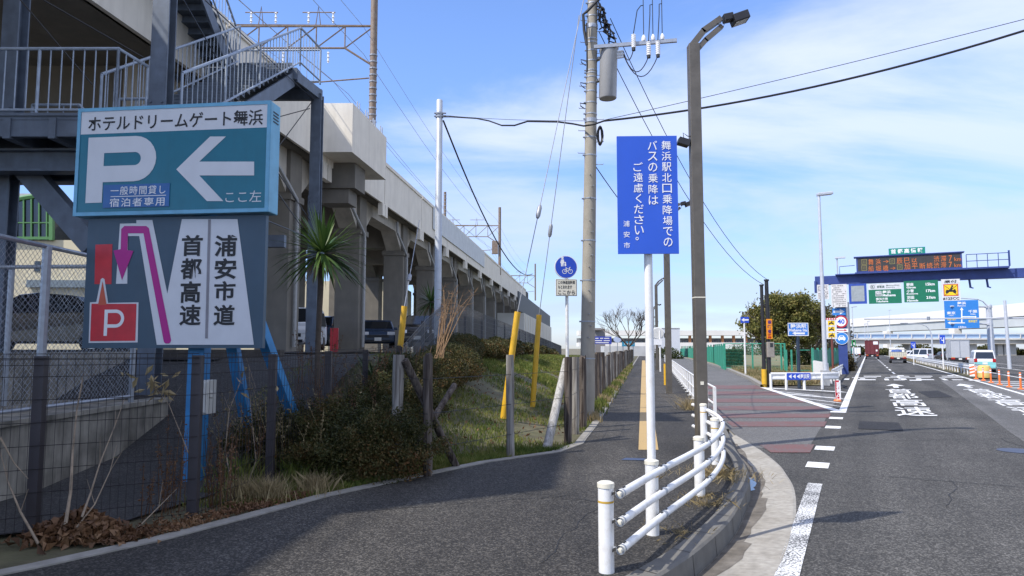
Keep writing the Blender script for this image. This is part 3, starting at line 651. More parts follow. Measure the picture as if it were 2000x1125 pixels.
# landing platform on the left
PX1, PYF = P(229, 100, 11.5).x, 11.5; dz = 5.5
pl = MB().box(-13, PYF, dz-.08, PX1+.05, 13.4, dz)
obj('platform', pl, STEEL, st)
m = MB()
for y in (PYF+.06, 12.5, 13.3): m.box(-13, y-.05, dz-.36, PX1+.05, y+.05, dz-.081)
for x in (-11.5, -9.6, -8.35, -7.6, -6.5): m.box(x-.06, PYF-.02, dz-.40, x+.06, 13.42, dz-.05)
m.box(-13, PYF-.03, dz-.02, PX1+.06, PYF+.0, dz+.03)
obj('platform_beam', m, STEEL, st)
m = MB()
for y in (12.2, 13.0): m.box(-13, y-.15, 4.70, -6.2, y+.15, 4.74); m.box(-13, y-.15, 5.06, -6.2, y+.15, 5.10); m.box(-13, y-.02, 4.74, -6.2, y+.02, 5.06)
m.bar(P(42,318,12.6), P(185,482,12.6), .3, .36)
obj('girder', m, STEEL, st)
railing([(-13, PYF+.04, dz), (PX1, PYF+.04, dz), (P(284,110,12.2).x, 12.3, dz)], 1.15, gap=.19)
railing([(-9.2, 13.3, dz-.2), (-8.3, 13.3, dz-.2), (-7.5, 13.5, dz-1.1)], 1.0, gap=.3)
railing([(-7.6, 13.4, dz), (-6.7, 13.5, dz+.05)], .95, gap=.3)
# flights
def flight(xa, xb, y_a, z_a, y_b, z_b, n, nm='flight'):
    f = obj(nm, MB().bar((xa, y_a, z_a-.34), (xa, y_b, z_b-.34), .05, .36).bar((xb, y_a, z_a-.34), (xb, y_b, z_b-.34), .05, .36), STEEL, st)
    m = MB(); dy = (y_b-y_a)/n; dzz = (z_b-z_a)/n; sg = 1 if dy > 0 else -1
    for i in range(n):
        y = y_a+dy*i; z = z_a+dzz*(i+1); m.box(min(xa,xb)+.03, min(y, y+dy*1.12), z-.04, max(xa,xb)-.03, max(y, y+dy*1.12), z)
        m.box(min(xa,xb)+.03, y+dy*1.06-.01, z-.03, max(xa,xb)-.03, y+dy*1.06+.01, z+dzz-.041) if sg > 0 else m.box(min(xa,xb)+.03, y-.01, z-dzz, max(xa,xb)-.03, y+.01, z-.041)
    obj('treads', m, mat('dark_stair_tread', (.10,.12,.15), .6, .1, var=.2), st); return f
xr, xl = -6.02, -7.45
flight(xr, xl, 12.6, dz, 19.0, 9.35, 21)
railing([(xr+.03, 12.55, dz+.05), (xr+.18, 19.0, 9.4), (xr+.36, 20.35, 9.4)], 1.08, gap=.2)
railing([(xl-.03, 12.6, dz+.05), (xl-.03, 18.9, 9.4)], 1.08, gap=.2)
m = MB().box(-9.2, 19.0, 9.27, xr+.1, 20.5, 9.35).box(-9.2, 18.95, 9.0, xr+.12, 19.05, 9.268).box(-9.2, 20.4, 8.95, xr+.4, 20.55, 9.268)
m.bar((xr+.1, 19.0, 9.1), (xr+.38, 20.5, 9.1), .06, .3).bar((-9.0,20.45,9.0),(-9.0,20.45,1.5),.25,.25); obj('landing', m, STEEL, st)
railing([(xr+.36, 20.4, 9.4), (-9.1, 20.45, 9.4)], 1.05, gap=.2)
flight(-7.62, -9.1, 18.95, 9.35, 12.8, 13.2, 21)
railing([(-7.6, 18.95, 9.4), (-7.6, 12.8, 13.25)], 1.05, gap=.2); railing([(-9.12, 18.95, 9.4), (-9.12, 12.8, 13.25)], 1.05, gap=.2)
m = MB().box(-9.3, 10.6, 13.1, -6.0, 12.8, 13.2); obj('upper_landing', m, STEEL, st)
def rods(segs):
    for a, b in segs: tag(obj('brace_rod', MB().tube([a, b], .014, 5), BLACKM), 'thin diagonal steel brace rod crossing the staircase frame', 'rod', 'brace rods of the staircase')
m = MB()
for a, b in ((P(40,0,12),P(180,165,12.4)), (P(85,0,12),P(280,112,12.3)), (P(358,0,12.5),P(505,255,20)), (P(400,0,14),P(612,195,20.3)), (P(612,195,20.3),P(545,285,18)), (P(605,212,20.3),P(520,235,18)),
             (P(545,340,16),P(605,430,20.2)), (P(545,380,15),P(590,445,20.2)), (P(520,430,14),P(598,462,20.2))): m.tube([a, b], .013, 5)
obj('brace_rod', m, BLACKM, st)
m = MB(); m.box(-8.2, 17.6, P(560,475,18).z-.15, P(608,480,20).x, 17.78, P(560,475,18).z+.15); obj('tie_beam', m, STEEL, st)
# ---------------------------------------------------------------- hotel parking sign
sp = Plane(P(340, 310, 8.62), (-.12, -.993))
SGN = thing('parking_sign', 'large teal and white parking sign with white arrow, above a route map panel', 'sign', Vector((P(380,310,8.8).x, 8.95, 0)))
TEAL = mat('teal_sign_face', (.014, .165, .235), .35, var=.05, stain=.22, stain_scale=5, stain_col=(.02,.09,.12), streak=True); SBL = mat('pale_blue_frame', (.16, .42, .60), .45, var=.08, stain=.3, stain_scale=4, stain_col=(.10,.22,.30))
SLATE = mat('slate_panel', (.045, .085, .125), .45, var=.06, stain=.35, stain_scale=5, stain_col=(.075,.10,.125), streak=True); SWH = mat('sign_white_face', (.66, .67, .69), .4, var=.03, stain=.12, stain_scale=2, stain_col=(.45,.45,.45), streak=True)
x0, y0, x1, y1 = sp.rect(149, 205, 527, 418)
m = MB(); sp.slab(m, x0, y0, x1, y1, .26); obj('box_frame', m, SBL, SGN, bevel=.012)
m = MB(); e = .045
sp.lrect(m, x0+e, y0+.05, x1-e, sp.rect(0,256,0,257)[3], .004); obj('lower_face', m, TEAL, SGN)
m = MB(); sp.lrect(m, x0+e, sp.L(340,256)[1], x1-e, y1-e*.9, .005); obj('header_face', m, SWH, SGN)
m = MB(); sp.frame(m, x0, y0, x1, y1, e, .012)
for q in ((x0,y0,x1,y0+.05),(x0,y1-e,x1,y1),(x0,y0,x0+e,y1),(x1-e,y0,x1,y1)): pass
obj('face_trim', m, SBL, SGN)
m = MB(); sp.text(m, 'ホテルドリームゲート舞浜', (174,221,514,251), .009, .012); obj('lettering', m, INK, SGN)
m = MB(); R_ = sp.rect(171, 267, 305, 395); sp.bigP(m, *R_, .222, .009)
sp.shape(m, [(345,331),(411,267),(442,267),(390,316),(497,316),(497,343),(390,343),(437,393),(405,393)], .009)
sp.text(m, 'ここ左', (441,373,511,395), .009, .0); obj('lettering', m, SWH, SGN)
m = MB(); sp.slab(m, *sp.rect(203,360,332,405), .004, .014); obj('sticker', m, mat('sticker_blue', (.03,.13,.36), .35), SGN)
m = MB(); sp.text(m, '一般時間貸し', (218,363.5,325,380.5), .018, .006, 1.15); sp.text(m, '宿泊者専用', (216,386.5,323,403.5), .018, .006, 1.2); sp.lrect(m, *sp.rect(218,382.6,326,384), .018); obj('lettering', m, WLET, SGN)
m = MB()
for i in range(4): m.obox(sp.W(x1+.001, y1-.12-i*.04, -.13), sp.n*.07, sp.r*.004, Z*.008)
obj('vent', m, BLACKM, SGN)
lp = Plane(P(340, 550, 8.70), (-.12, -.993)); R2 = lp.rect(166.5, 424, 516, 680)
m = MB(); lp.slab(m, *R2, .07); obj('map_panel', m, SLATE, SGN)
def zp(l): return [(x/2.812, 380+y/2.812) for x, y in l]
m = MB(); lp.shape(m, zp([(660,160),(750,158),(750,140),(838,140),(920,545),(1000,135),(1305,135),(1395,825),(862,825),(766,228),(704,228),(700,490),(638,490)]), .004)
lp.shape(m, zp([(488,815),(495,592),(530,590),(555,465),(565,458),(575,465),(595,595),(762,592),(757,812)]), .004); obj('map_road', m, SWH, SGN)
m = MB(); lp.shape(m, zp([(665,300),(668,190),(685,173),(805,173),(820,185),(942,800),(938,812),(930,818),(912,818),(904,812),(900,800),(790,213),(705,213),(702,305),(735,310),(672,470),(625,308)]), .008); obj('route_arrow', m, mat('magenta', (.44,.006,.22), .4, var=.03), SGN)
m = MB(); lp.shape(m, zp([(525,275),(618,272),(613,492),(520,492)]), .0035); lp.shape(m, zp([(497,805),(505,600),(752,600),(745,803)]), .008); obj('map_parking', m, mat('map_red', (.56,.018,.03), .4), SGN)
m = MB(); lp.shape(m, zp([(541,606),(566,475),(588,606)]), .0085); obj('map_pointer', m, mat('vermilion', (.55,.09,.04), .4), SGN)
m = MB(); lp.bigP(m, *lp.rect(575/2.812, 380+632/2.812, 684/2.812, 380+776/2.812), .045, .011); obj('lettering', m, WLET, SGN)
m = MB(); lp.shape(m, zp([(1145,137),(1160,137),(1143,790),(1128,790)]), .008); obj('map_divider', m, mat('mid_grey', (.25,.24,.26), .5), SGN)
m = MB()
for ch, a in zip('首都高速浦安市道', [(1000,222,1115,338),(993,350,1110,465),(993,475,1103,595),(988,605,1105,720),(1180,222,1303,340),(1180,350,1300,465),(1178,475,1295,582),(1175,605,1292,720)]):
    lp.text(m, ch, (a[0]/2.812, 380+a[1]/2.812, a[2]/2.812, 380+a[3]/2.812), .009, .025)
obj('lettering', m, INK, SGN)
PBL = mat('blue_sign_leg', (.035, .22, .48), .5, var=.15, stain=.3, stain_scale=5, stain_col=(.05,.12,.2))
b0 = P(379, 944, 8.95)
m = MB().bar((b0.x, 8.95, -.05), (b0.x+.02, 8.95, 3.3), .2, .2); obj('leg', m, PBL, SGN)
for (u0, v0, u1, v1) in ((455,676,493,890),(512,650,577,826)):
    a = P(u0, v0, 9.0); b = P(u1, v1, 9.0+.9); b2 = a+(b-a)*1.12; m = MB().bar(a+(a-b)*.2, b2, .13, .13); obj('leg', m, PBL, SGN)
m = MB().box(b0.x-1.1, 8.86, 2.0, b0.x+.6, 8.93, 2.12).box(b0.x-1.1, 8.86, 2.9, b0.x+.6, 8.93, 3.02); obj('backing_bar', m, PBL, SGN)
a, b = P(398, 808, 8.75), P(417, 742, 8.75); tag(obj('meter_box', MB().box(a.x, 8.62, a.z, b.x, 8.85, b.z).box(a.x+.015, 8.60, a.z+.02, b.x-.012, 8.62, b.z-.02).box(b.x-.002, 8.66, a.z+.2, b.x+.02, 8.72, a.z+.28), mat('beige_box', (.50,.49,.45), .5, var=.06), bevel=.006), 'small beige electric box fixed beside the blue leg of the parking sign', 'electric box')
# ---------------------------------------------------------------- dark mesh fence along the walkway
DKF = mat('dark_fence_steel', (.035, .03, .032), .5, .3, var=.1)
DKP = mat('dark_fence_post', (.05, .043, .046), .45, .2, var=.12)
def ground_at(x, y): return max(bank(x, y), 0.) if xe(y)-x > 0 else 0
def meshfence(root, pts, h, vgap, hs_, wr=.0028, lap=.0, post=(.09,.07), pm=DKP, wm=DKF, z=None):
    """Welded mesh panels between posts; the panel top has the folded bead of such fences."""
    pts = [Vector(p) for p in pts]
    for p in pts:
        m = MB().box(p.x-post[0]/2, p.y-post[1]/2, p.z-.12, p.x+post[0]/2, p.y+post[1]/2, p.z+h-.02)
        obj('post', m, pm, root)
    for a, b in zip(pts, pts[1:]):
        m = MB(); L_ = Vector((b.x-a.x, b.y-a.y, 0)).length; n = int(L_/vgap); nn = Vector((b.y-a.y, a.x-b.x, 0)).normalized()
        for i in range(1, n): p = a.lerp(b, i/n)+nn*.05; m.tube([p+Z*.06, p+Z*h], wr, 3, cap=False)
        for q in hs_: m.tube([a+nn*.053+Z*q, b+nn*.053+Z*q], wr*1.25, 3, cap=False)
        m.tube([a+nn*.07+Z*(h-.05), b+nn*.07+Z*(h-.05)], wr*1.3, 3, cap=False)
        obj('mesh_panel', m, wm, root)
HS = [.08,.2,.4,.6,.8,1.0,1.2,1.4,1.5,1.56,1.6]
f1 = thing('mesh_fence', 'dark brown welded mesh fence in the left foreground, below the parking sign', 'fence', (-3, 9, 0))
p1, p2 = G(62, 1052), G(376, 1016)
d_ = (p2-p1); pa = p1-d_*1.15
c3, c4 = P(642, 690, 9.9), P(714, 690, 12.6)
fp = [(pa.x, pa.y, 0), (p1.x, p1.y, 0), (p2.x, p2.y, 0), ((p2.x+c3.x)/2-.02, (p2.y+c3.y)/2, 0), (c3.x, 9.9, .03), (c4.x, 12.6, .04), (P(779,672,14.2).x, 14.2, .12)]
meshfence(f1, fp, 1.6, .062, HS, .0027)
f2 = thing('mesh_fence', 'dark wire mesh fence climbing the bank and running along the hedge to the station', 'fence', (-2, 40, 1.5))
pts = [(P(779,672,14.2).x+.02, 14.25, .1), (-2.25, 18, .75), (P(864,593,22).x, 22, 1.42)]
yv = 22
while yv < 108: yv += 4; pts.append((-4.6+yv*(.11+.0), yv, hbank(yv)+.1))
for p in pts[:2]: pass
fp2 = [(p[0] if p[1] <= 22.1 else P(864+(1095-864)*(1-22/p[1])/(1-22/109.), 600, p[1]).x, p[1], p[2]) for p in pts]
meshfence(f2, fp2, 1.6, .12, [.1,.3,.5,.7,.9,1.1,1.3,1.5,1.6], .0055, pm=DKP, wm=mat('grey_fence_wire', (.10,.10,.105), .5, .3))
# chain-link cage on the retaining wall
wall = tag(obj('retaining_wall', MB().box(-5.75, 3.2, -.2, -5.5, 11.5, .80).box(-5.78, 3.2, .80, -5.46, 11.52, .86), CONCW), 'low stained concrete retaining wall under the chain-link fence at far left', 'wall')
def chain(root, a, b, z0, z1, g=.056, wr=.0024):
    m = MB(); a, b = Vector(a), Vector(b); L_ = (b-a).length; h = z1-z0; d = (b-a)/L_
    s = -h
    while s < L_:
        for sg in (1, -1):
            t0, t1 = (s, s+h) if sg > 0 else (s+h, s)
            zA, zB = z0, z1; sa, sb = t0, t1
            def clip(sx, other, zx, zo):
                if sx < 0: k = (0-sx)/(other-sx); return 0, zx+(zo-zx)*k
                if sx > L_: k = (L_-sx)/(other-sx); return L_, zx+(zo-zx)*k
                return sx, zx
            if max(sa, sb) <= 0 or min(sa, sb) >= L_: continue
            qa = clip(sa, sb, zA, zB); qb = clip(sb, sa, zB, zA)
            m.tube([a+d*qa[0]+Z*qa[1], a+d*qb[0]+Z*qb[1]], wr, 3, cap=False)
        s += g*1.414
    return obj('chain_link_mesh', m, GALV, root)
cl = thing('chain_link_fence', 'tall grey chain-link enclosure on the retaining wall at far left', 'fence', (-5.6, 8, .86))
zt = 2.87
chain(cl, (-5.62, 3.6, 0), (-5.62, 10.55, 0), .95, zt-.03)
chain(cl, (-5.62, 10.6, 0), (-9.5, 10.6, 0), .95, zt-.03, .075)
for y in (5.0, 6.55, 8.5, 10.55): obj('post', MB().tube([(-5.6, y, .86), (-5.6, y, zt)], .04 if y != 8.5 else .052, 8), GALV, cl, smooth=True)
for x in (-7.5, -9.5): obj('post', MB().tube([(x, 10.6, .8), (x, 10.6, zt-.05)], .04, 8), GALV, cl, smooth=True)
obj('top_rail', MB().tube([(-5.6, 3.6, zt), (-5.6, 10.55, zt), (-9.5, 10.6, zt-.02)], .03, 8), GALV, cl, smooth=True)
obj('bottom_rail', MB().tube([(-5.6, 3.6, .95), (-5.6, 10.55, .95)], .024, 8), GALV, cl, smooth=True)
# buildings and cars beyond
PKZ = 1.52
b = thing('school_building', 'cream building with green curved window bay, behind the viaduct at far left', 'building', P(90, 660, 38))
CRM = mat('cream_render', (.60,.53,.36), .8, var=.08, scale=.6, stain=.2, stain_scale=.5, stain_col=(.4,.36,.27), streak=True); GRN = mat('bright_green_frame', (.08,.21,.06), .45, var=.06)
bp = Plane(P(90, 500, 38), (.05, -1, 0))
bx0, by0, bx1, by1 = bp.rect(-160, 362, 168, 690)
m = MB(); bp.slab(m, bx0, 0-bp.p.z+1.2, bx1, bp.rect(0,468,1,469)[3], 12); obj('wall', m, CRM, b)
m = MB(); arc = [(x, (1-((x-90)/150)**2)) for x in range(-60, 166, 15)]
ax0 = bp.rect(-160,0,101,1)[2]
top = [bp.px(u, 428-46*max(0,1-((u-110)/170.)**2), .1) for u in range(-100, 106, 12)]
m.prism([bp.px(-100, 470, .1)]+[bp.px(104, 470, .1)]+list(reversed(top)), -bp.n*6); obj('window_bay', m, GLASS, b)
m = MB()
for u in range(-100, 106, 15): 
    vt = 428-46*max(0,1-((u-110)/170.)**2); m.bar(bp.px(u, 470, .16), bp.px(u, vt, .16), .07, .07)
m.tube(top, .15, 6); m.bar(bp.px(-100,466,.15), bp.px(108,466,.15), .12, .15); m.bar(bp.px(-100,436,.16), bp.px(104,436,.16), .06, .06); m.bar(bp.px(104,470,.14), bp.px(104,392,.14), .2, .2); obj('green_frame', m, GRN, b)
m = MB(); m.prism([bp.px(-160,362,-2.), bp.px(30,362,-2.), bp.px(168,420,-2.), bp.px(168,470,-2.), bp.px(-160,470,-2.)], -bp.n*8); obj('roof', m, mat('grey_green_roof', (.42,.44,.40), .6), b)
m = MB(); bp.slab(m, *bp.rect(58, 548, 190, 562), .3, .3); obj('canopy', m, mat('slate_canopy', (.16,.20,.22), .6), b)
for u in (68, 135, 108): obj('window', (lambda q: (bp.slab(q, *bp.rect(u, 510 if u == 68 else 578, u+11, 530 if u == 68 else 605), .1, .04), q)[1])(MB()), GLASS, b)
# cream block seen between the columns
yw = tag(obj('yard_wall', MB().box(-7.9, 2, .7, -7.7, 14.55, 1.58), CONCW), 'dark stained concrete wall behind the chain-link enclosure', 'wall')
ob = tag(obj('storage_building', MB().box(-34, 62, .5, -2.5-8, 74, 7.5), CRM), 'cream block seen between the viaduct columns', 'building')
ob2 = tag(obj('parking_barrier', MB().box(-10.6, 14.6, -.1, -4.75, 14.9, 1.62), mat('dark_board', (.07,.06,.05), .85, var=.3, scale=3, stain=.5, stain_scale=4, stain_col=(.03,.028,.025), streak=True)), 'dark stained low wall behind the parking sign, at the head of the driveway', 'wall')
# ================================================================ VEHICLES
PLATE = mat('number_plate', (.75,.75,.70), .5); LAMPR = mat('red_tail_lamp', (.40,.012,.012), .25); LAMPW = mat('clear_lamp', (.75,.76,.78), .15); CHROME = mat('chrome', (.6,.6,.6), .2, .9); AMBER = mat('amber_lamp', (.75,.28,.01), .3)
def wheels(t, L_, Wd, r, xs, fr):
    for x in xs:
        for s in (-1, 1):
            y = s*(Wd/2-.09); o = fr(0,0,0)
            w = obj('wheel', MB().tube([fr(x, y-.1, r), fr(x, y+.1, r)], r, 18), TYRE, t, smooth=True)
            obj('rim', MB().tube([fr(x, y+s*.095, r), fr(x, y+s*.112, r)], r*.62, 14), CHROME, w, smooth=True)
def frame(pos, ang):
    ca, sa = math.cos(ang), math.sin(ang); p = Vector(pos)
    return lambda x, y, z: Vector((p.x+x*ca-y*sa, p.y+x*sa+y*ca, p.z+z))
def car(label, pos, ang, body, L_=3.4, Wd=1.48, Ht=1.62, style='kei', low=None, group=None, name='parked_car'):
    """x forward. Body loft over stations, glass panels let into it, wheels, lamps, plates, mirrors."""
    fr = frame(pos, ang); t = thing(name, label, 'car', pos, group)
    h = L_/2
    if style == 'kei': prof = [(-h,.42),(-h,.95),(-h+.06,1.02),(-h+.17,Ht-.12),(-h+.35,Ht-.02),(0,Ht),(h*.32,Ht-.05),(h*.62,1.03),(h*.94,.90),(h,.72),(h,.32)]
    elif style == 'van': prof = [(-h,.42),(-h,1.0),(-h+.05,1.1),(-h+.12,Ht-.12),(-h+.4,Ht),(h*.25,Ht-.02),(h*.62,1.10),(h*.93,.95),(h,.75),(h,.30)]
    else: prof = [(-h,.45),(-h,.85),(-h+.12,.98),(-h*.62,1.02),(-h*.38,Ht-.06),(-.1,Ht),(h*.12,Ht-.05),(h*.42,.98),(h*.9,.82),(h,.66),(h,.30)]
    def wd(z, k): return Wd/2*(1.0 if z < 1.0 else 1-.17*(z-1.0)/(Ht-1.0))
    n = len(prof); m = MB()
    ring = [(x, .26) for x in (h-.1, -h+.1)]
    full = prof+[(h-.1,.24),(-h+.1,.24)]; nf = len(full)
    for s in (-1, 1): m.v += [tuple(fr(x, s*wd(z, 0), z)) for x, z in full]
    m.f = [tuple(range(nf)), tuple(reversed(range(nf, 2*nf)))]+[(i, nf+i, nf+(i+1) % nf, (i+1) % nf) for i in range(nf)]
    obj('body', m, body, t, bevel=.05)
    if low: 
        m = MB()
        for s in (-1, 1): m.poly([fr(-h*.97, s*(Wd/2+.004), .30), fr(h*.97, s*(Wd/2+.004), .30), fr(h*.97, s*(Wd/2+.004), .62), fr(-h*.97, s*(Wd/2+.004), .80)])
        m.poly([fr(-h-.004, -Wd/2*.96, .34), fr(-h-.004, Wd/2*.96, .34), fr(-h-.004, Wd/2*.96, .82), fr(-h-.004, -Wd/2*.96, .82)]); obj('lower_panel', m, low, t)
    def quad(name, pts, mt, off): 
        mm = MB().poly(pts); obj(name, mm, mt, t)
    # glass: rear, front, sides
    i_r = 2 if style != 'sedan' else 3; rz = [prof[i_r], prof[i_r+1]]; 
    def face(pa, pb, k0, k1, w, push):
        a = (pa[0]+(pb[0]-pa[0])*k0, pa[1]+(pb[1]-pa[1])*k0); b_ = (pa[0]+(pb[0]-pa[0])*k1, pa[1]+(pb[1]-pa[1])*k1)
        d = Vector((pb[0]-pa[0], 0, pb[1]-pa[1])).normalized(); nx, nz_ = -d.z*push, d.x*push
        return [fr(a[0]+nx, -wd(a[1],0)*w, a[1]+nz_), fr(a[0]+nx, wd(a[1],0)*w, a[1]+nz_), fr(b_[0]+nx, wd(b_[1],0)*w, b_[1]+nz_), fr(b_[0]+nx, -wd(b_[1],0)*w, b_[1]+nz_)]
    quad('rear_window', face(rz[0], rz[1], .06, .93, .88, .006), GLASS, 0)
    j = [i for i in range(n-1) if prof[i][1] > 1.2 and prof[i+1][1] <= 1.12 and prof[i][0] > 0][0] if style != 'sedan' else 6
    quad('windscreen', face(prof[j], prof[j+1], .08, .94, .88, .006), GLASS, 0)
    for s in (-1, 1):
        za, zb = 1.04, Ht-.16; xa, xb = prof[i_r+1][0]+.08, prof[j][0]
        x_lo0, x_lo1 = prof[i_r][0]+.16, prof[j+1][0]-.14
        for k in range(2):
            k0, k1 = (0, .47) if k == 0 else (.52, 1)
            quad('side_window', [fr(x_lo0+(x_lo1-x_lo0)*k0, s*(wd(za,0)+.006), za), fr(x_lo0+(x_lo1-x_lo0)*k1, s*(wd(za,0)+.006), za), fr(xa+(xb-xa)*k1, s*(wd(zb,0)+.006), zb), fr(xa+(xb-xa)*k0, s*(wd(zb,0)+.006), zb)], GLASS, 0)
        obj('tail_lamp', MB().obox(fr(-h+.03, s*(Wd/2-.12), .92), (fr(1,0,0)-fr(0,0,0))*.05, (fr(0,1,0)-fr(0,0,0))*.11, Z*.14), LAMPR, t, bevel=.02)
        obj('headlight', MB().obox(fr(h-.07, s*(Wd/2-.2), .74), (fr(1,0,0)-fr(0,0,0))*.09, (fr(0,1,0)-fr(0,0,0))*.19, Z*.08), LAMPW, t, bevel=.02)
        obj('mirror', MB().obox(fr(prof[j+1][0]-.25, s*(Wd/2+.09), 1.02), (fr(1,0,0)-fr(0,0,0))*.05, (fr(0,1,0)-fr(0,0,0))*.09, Z*.07), body, t, bevel=.02)
    obj('number_plate', MB().obox(fr(-h-.01, 0, .70), (fr(1,0,0)-fr(0,0,0))*.008, (fr(0,1,0)-fr(0,0,0))*.17, Z*.085).obox(fr(h+.01, 0, .45), (fr(1,0,0)-fr(0,0,0))*.008, (fr(0,1,0)-fr(0,0,0))*.17, Z*.085), PLATE, t)
    obj('grille', MB().obox(fr(h, 0, .60), (fr(1,0,0)-fr(0,0,0))*.012, (fr(0,1,0)-fr(0,0,0))*(Wd*.32), Z*.07).obox(fr(h, 0, .36), (fr(1,0,0)-fr(0,0,0))*.012, (fr(0,1,0)-fr(0,0,0))*(Wd*.36), Z*.06), BLACKM, t)
    obj('bumper', MB().obox(fr(-h+.02, 0, .42), (fr(1,0,0)-fr(0,0,0))*.05, (fr(0,1,0)-fr(0,0,0))*(Wd*.47), Z*.10), body if not low else low, t, bevel=.03)
    wheels(t, L_, Wd, .29, (-h*.62, h*.62), fr); return t
CARW = mat('white_car_paint', (.72,.73,.74), .2, var=.02); CARK = mat('black_car_paint', (.012,.012,.014), .12, var=.02, spec=.7); CARB = mat('navy_car_paint', (.03,.05,.09), .2, var=.02); CARS = mat('silver_car_paint', (.35,.36,.38), .25, .5, var=.02); CARA = mat('aqua_car_paint', (.22,.55,.55), .3, var=.02)
def truck(label, pos, ang, boxcol, L_=6, Wd=2.1, Hb=2.9, style='box', cabcol=None, group=None):
    fr = frame(pos, ang); t = thing('truck', label, 'truck', pos, group); ax = fr(1,0,0)-fr(0,0,0); ay = fr(0,1,0)-fr(0,0,0); h = L_/2
    obj('chassis', MB().obox(fr(0,0,.62), ax*h*.98, ay*Wd*.36, Z*.12), BLACKM, t)
    ch = min(Hb-.1, 2.35); cab = [(h-1.45,.5),(h,.5),(h,1.15),(h-.22,ch-.15),(h-.4,ch),(h-1.45,ch)]
    m = MB().prism([fr(x, -Wd*.47, z) for x, z in cab], ay*Wd*.94); obj('cab', m, cabcol or CARW, t, bevel=.05)
    for s in (-1, 1): obj('side_window', MB().poly([fr(h-1.2,s*(Wd*.47+.006),1.3), fr(h-.3,s*(Wd*.47+.006),1.3), fr(h-.42,s*(Wd*.47+.006),ch-.25), fr(h-1.2,s*(Wd*.47+.006),ch-.25)]), GLASS, t)
    obj('windscreen', MB().poly([fr(h-.01,-Wd*.42,1.25), fr(h-.01,Wd*.42,1.25), fr(h-.19,Wd*.40,ch-.22), fr(h-.19,-Wd*.40,ch-.22)]), GLASS, t)
    bx0, bx1 = -h, h-1.6
    if style == 'box':
        m = MB().obox(fr((bx0+bx1)/2,0,(.8+Hb)/2), ax*(bx1-bx0)/2, ay*Wd/2, Z*(Hb-.8)/2); obj('cargo_box', m, boxcol, t, bevel=.03)
        m = MB()
        for y in (-Wd/2+.05, 0, Wd/2-.05): m.obox(fr(bx0-.012,y,(.85+Hb)/2), ax*.012, ay*.03, Z*(Hb-.95)/2)
        for z in (.86, Hb-.05): m.obox(fr(bx0-.014,0,z), ax*.012, ay*(Wd/2-.03), Z*.04)
        obj('door_frame', m, GALV, t)
    elif style == 'container':
        m = MB().obox(fr((bx0+bx1)/2,0,(1.0+Hb)/2), ax*(bx1-bx0)/2, ay*Wd/2, Z*(Hb-1.0)/2); obj('container', m, boxcol, t)
        m = MB()
        for i in range(14): 
            for s in (-1, 1): m.obox(fr(bx0+.3+i*(bx1-bx0-.6)/13, s*(Wd/2+.012), (1.0+Hb)/2), ax*.07, ay*.015, Z*(Hb-1.2)/2)
        for y in (-.75,-.3,.3,.75): m.tube([fr(bx0-.04,y*Wd/2,1.05), fr(bx0-.04,y*Wd/2,Hb-.05)], .03, 6)
        m.obox(fr(bx0-.02,0,Hb-.06), ax*.03, ay*Wd/2, Z*.06).obox(fr(bx0-.02,0,1.04), ax*.03, ay*Wd/2, Z*.06).obox(fr(bx0-.02,Wd/2-.06,(1+Hb)/2), ax*.03, ay*.05, Z*(Hb-1.3)/2).obox(fr(bx0-.02,-Wd/2+.06,(1+Hb)/2), ax*.03, ay*.05, Z*(Hb-1.3)/2)
        obj('door_bars', m, boxcol, t)
        obj('placard', MB().obox(fr(bx0-.06,-Wd*.27,Hb-.5), ax*.005, ay*.42, Z*.3).obox(fr(bx0-.06,-Wd*.33,1.75), ax*.005, ay*.15, Z*.18), WLET, t)
    else:                                        # stake bed: side boards, ribs, rear gate
        m = MB().obox(fr((bx0+bx1)/2,0,.9), ax*(bx1-bx0)/2, ay*Wd/2, Z*.06)
        for s in (-1, 1): m.obox(fr((bx0+bx1)/2, s*(Wd/2-.03), 1.25), ax*(bx1-bx0)/2, ay*.03, Z*.29)
        m.obox(fr(bx0+.03,0,1.25), ax*.03, ay*(Wd/2-.06), Z*.29); obj('cargo_bed', m, boxcol, t)
        m = MB()
        for i in range(8): m.obox(fr(bx0-.012, -Wd/2+.1+i*(Wd-.2)/7, 1.25), ax*.012, ay*.025, Z*.29)
        for z in (1.0, 1.25, 1.5): m.obox(fr(bx0-.03,0,z), ax*.006, ay*(Wd/2-.02), Z*.02)
        for s in (-1,1): m.obox(fr((bx0+bx1)/2, s*(Wd/2-.05), 1.85), ax*(bx1-bx0)/2, ay*.02, Z*.05); m.obox(fr(bx0+.05, s*(Wd/2-.05), 1.68), ax*.03, ay*.03, Z*.13)
        m.obox(fr(bx0+.05,0,1.85), ax*.02, ay*(Wd/2-.08), Z*.05); obj('stake_rails', m, mat('grey_stake', (.40,.38,.32), .6), t)
        obj('load', MB().sphere(fr(bx0+1.2,0,1.65), .55, 10, (1,1,.6)).sphere(fr(bx0+2.2,.3,1.6), .5, 10, (1,1,.6)), mat('blue_tarp', (.05,.12,.4), .7), t)
    obj('rear_guard', MB().obox(fr(bx0+.05,0,.58), ax*.05, ay*Wd*.48, Z*.20), BLACKM, t)
    for s in (-1, 1):
        obj('tail_lamp', MB().obox(fr(bx0-.02, s*Wd*.36, .72), ax*.03, ay*.2, Z*.07), LAMPR, t); obj('indicator', MB().obox(fr(bx0-.022, s*Wd*.36, .86), ax*.02, ay*.2, Z*.03), AMBER, t)
    obj('number_plate', MB().obox(fr(bx0-.03,0,.68), ax*.008, ay*.17, Z*.085), PLATE, t)
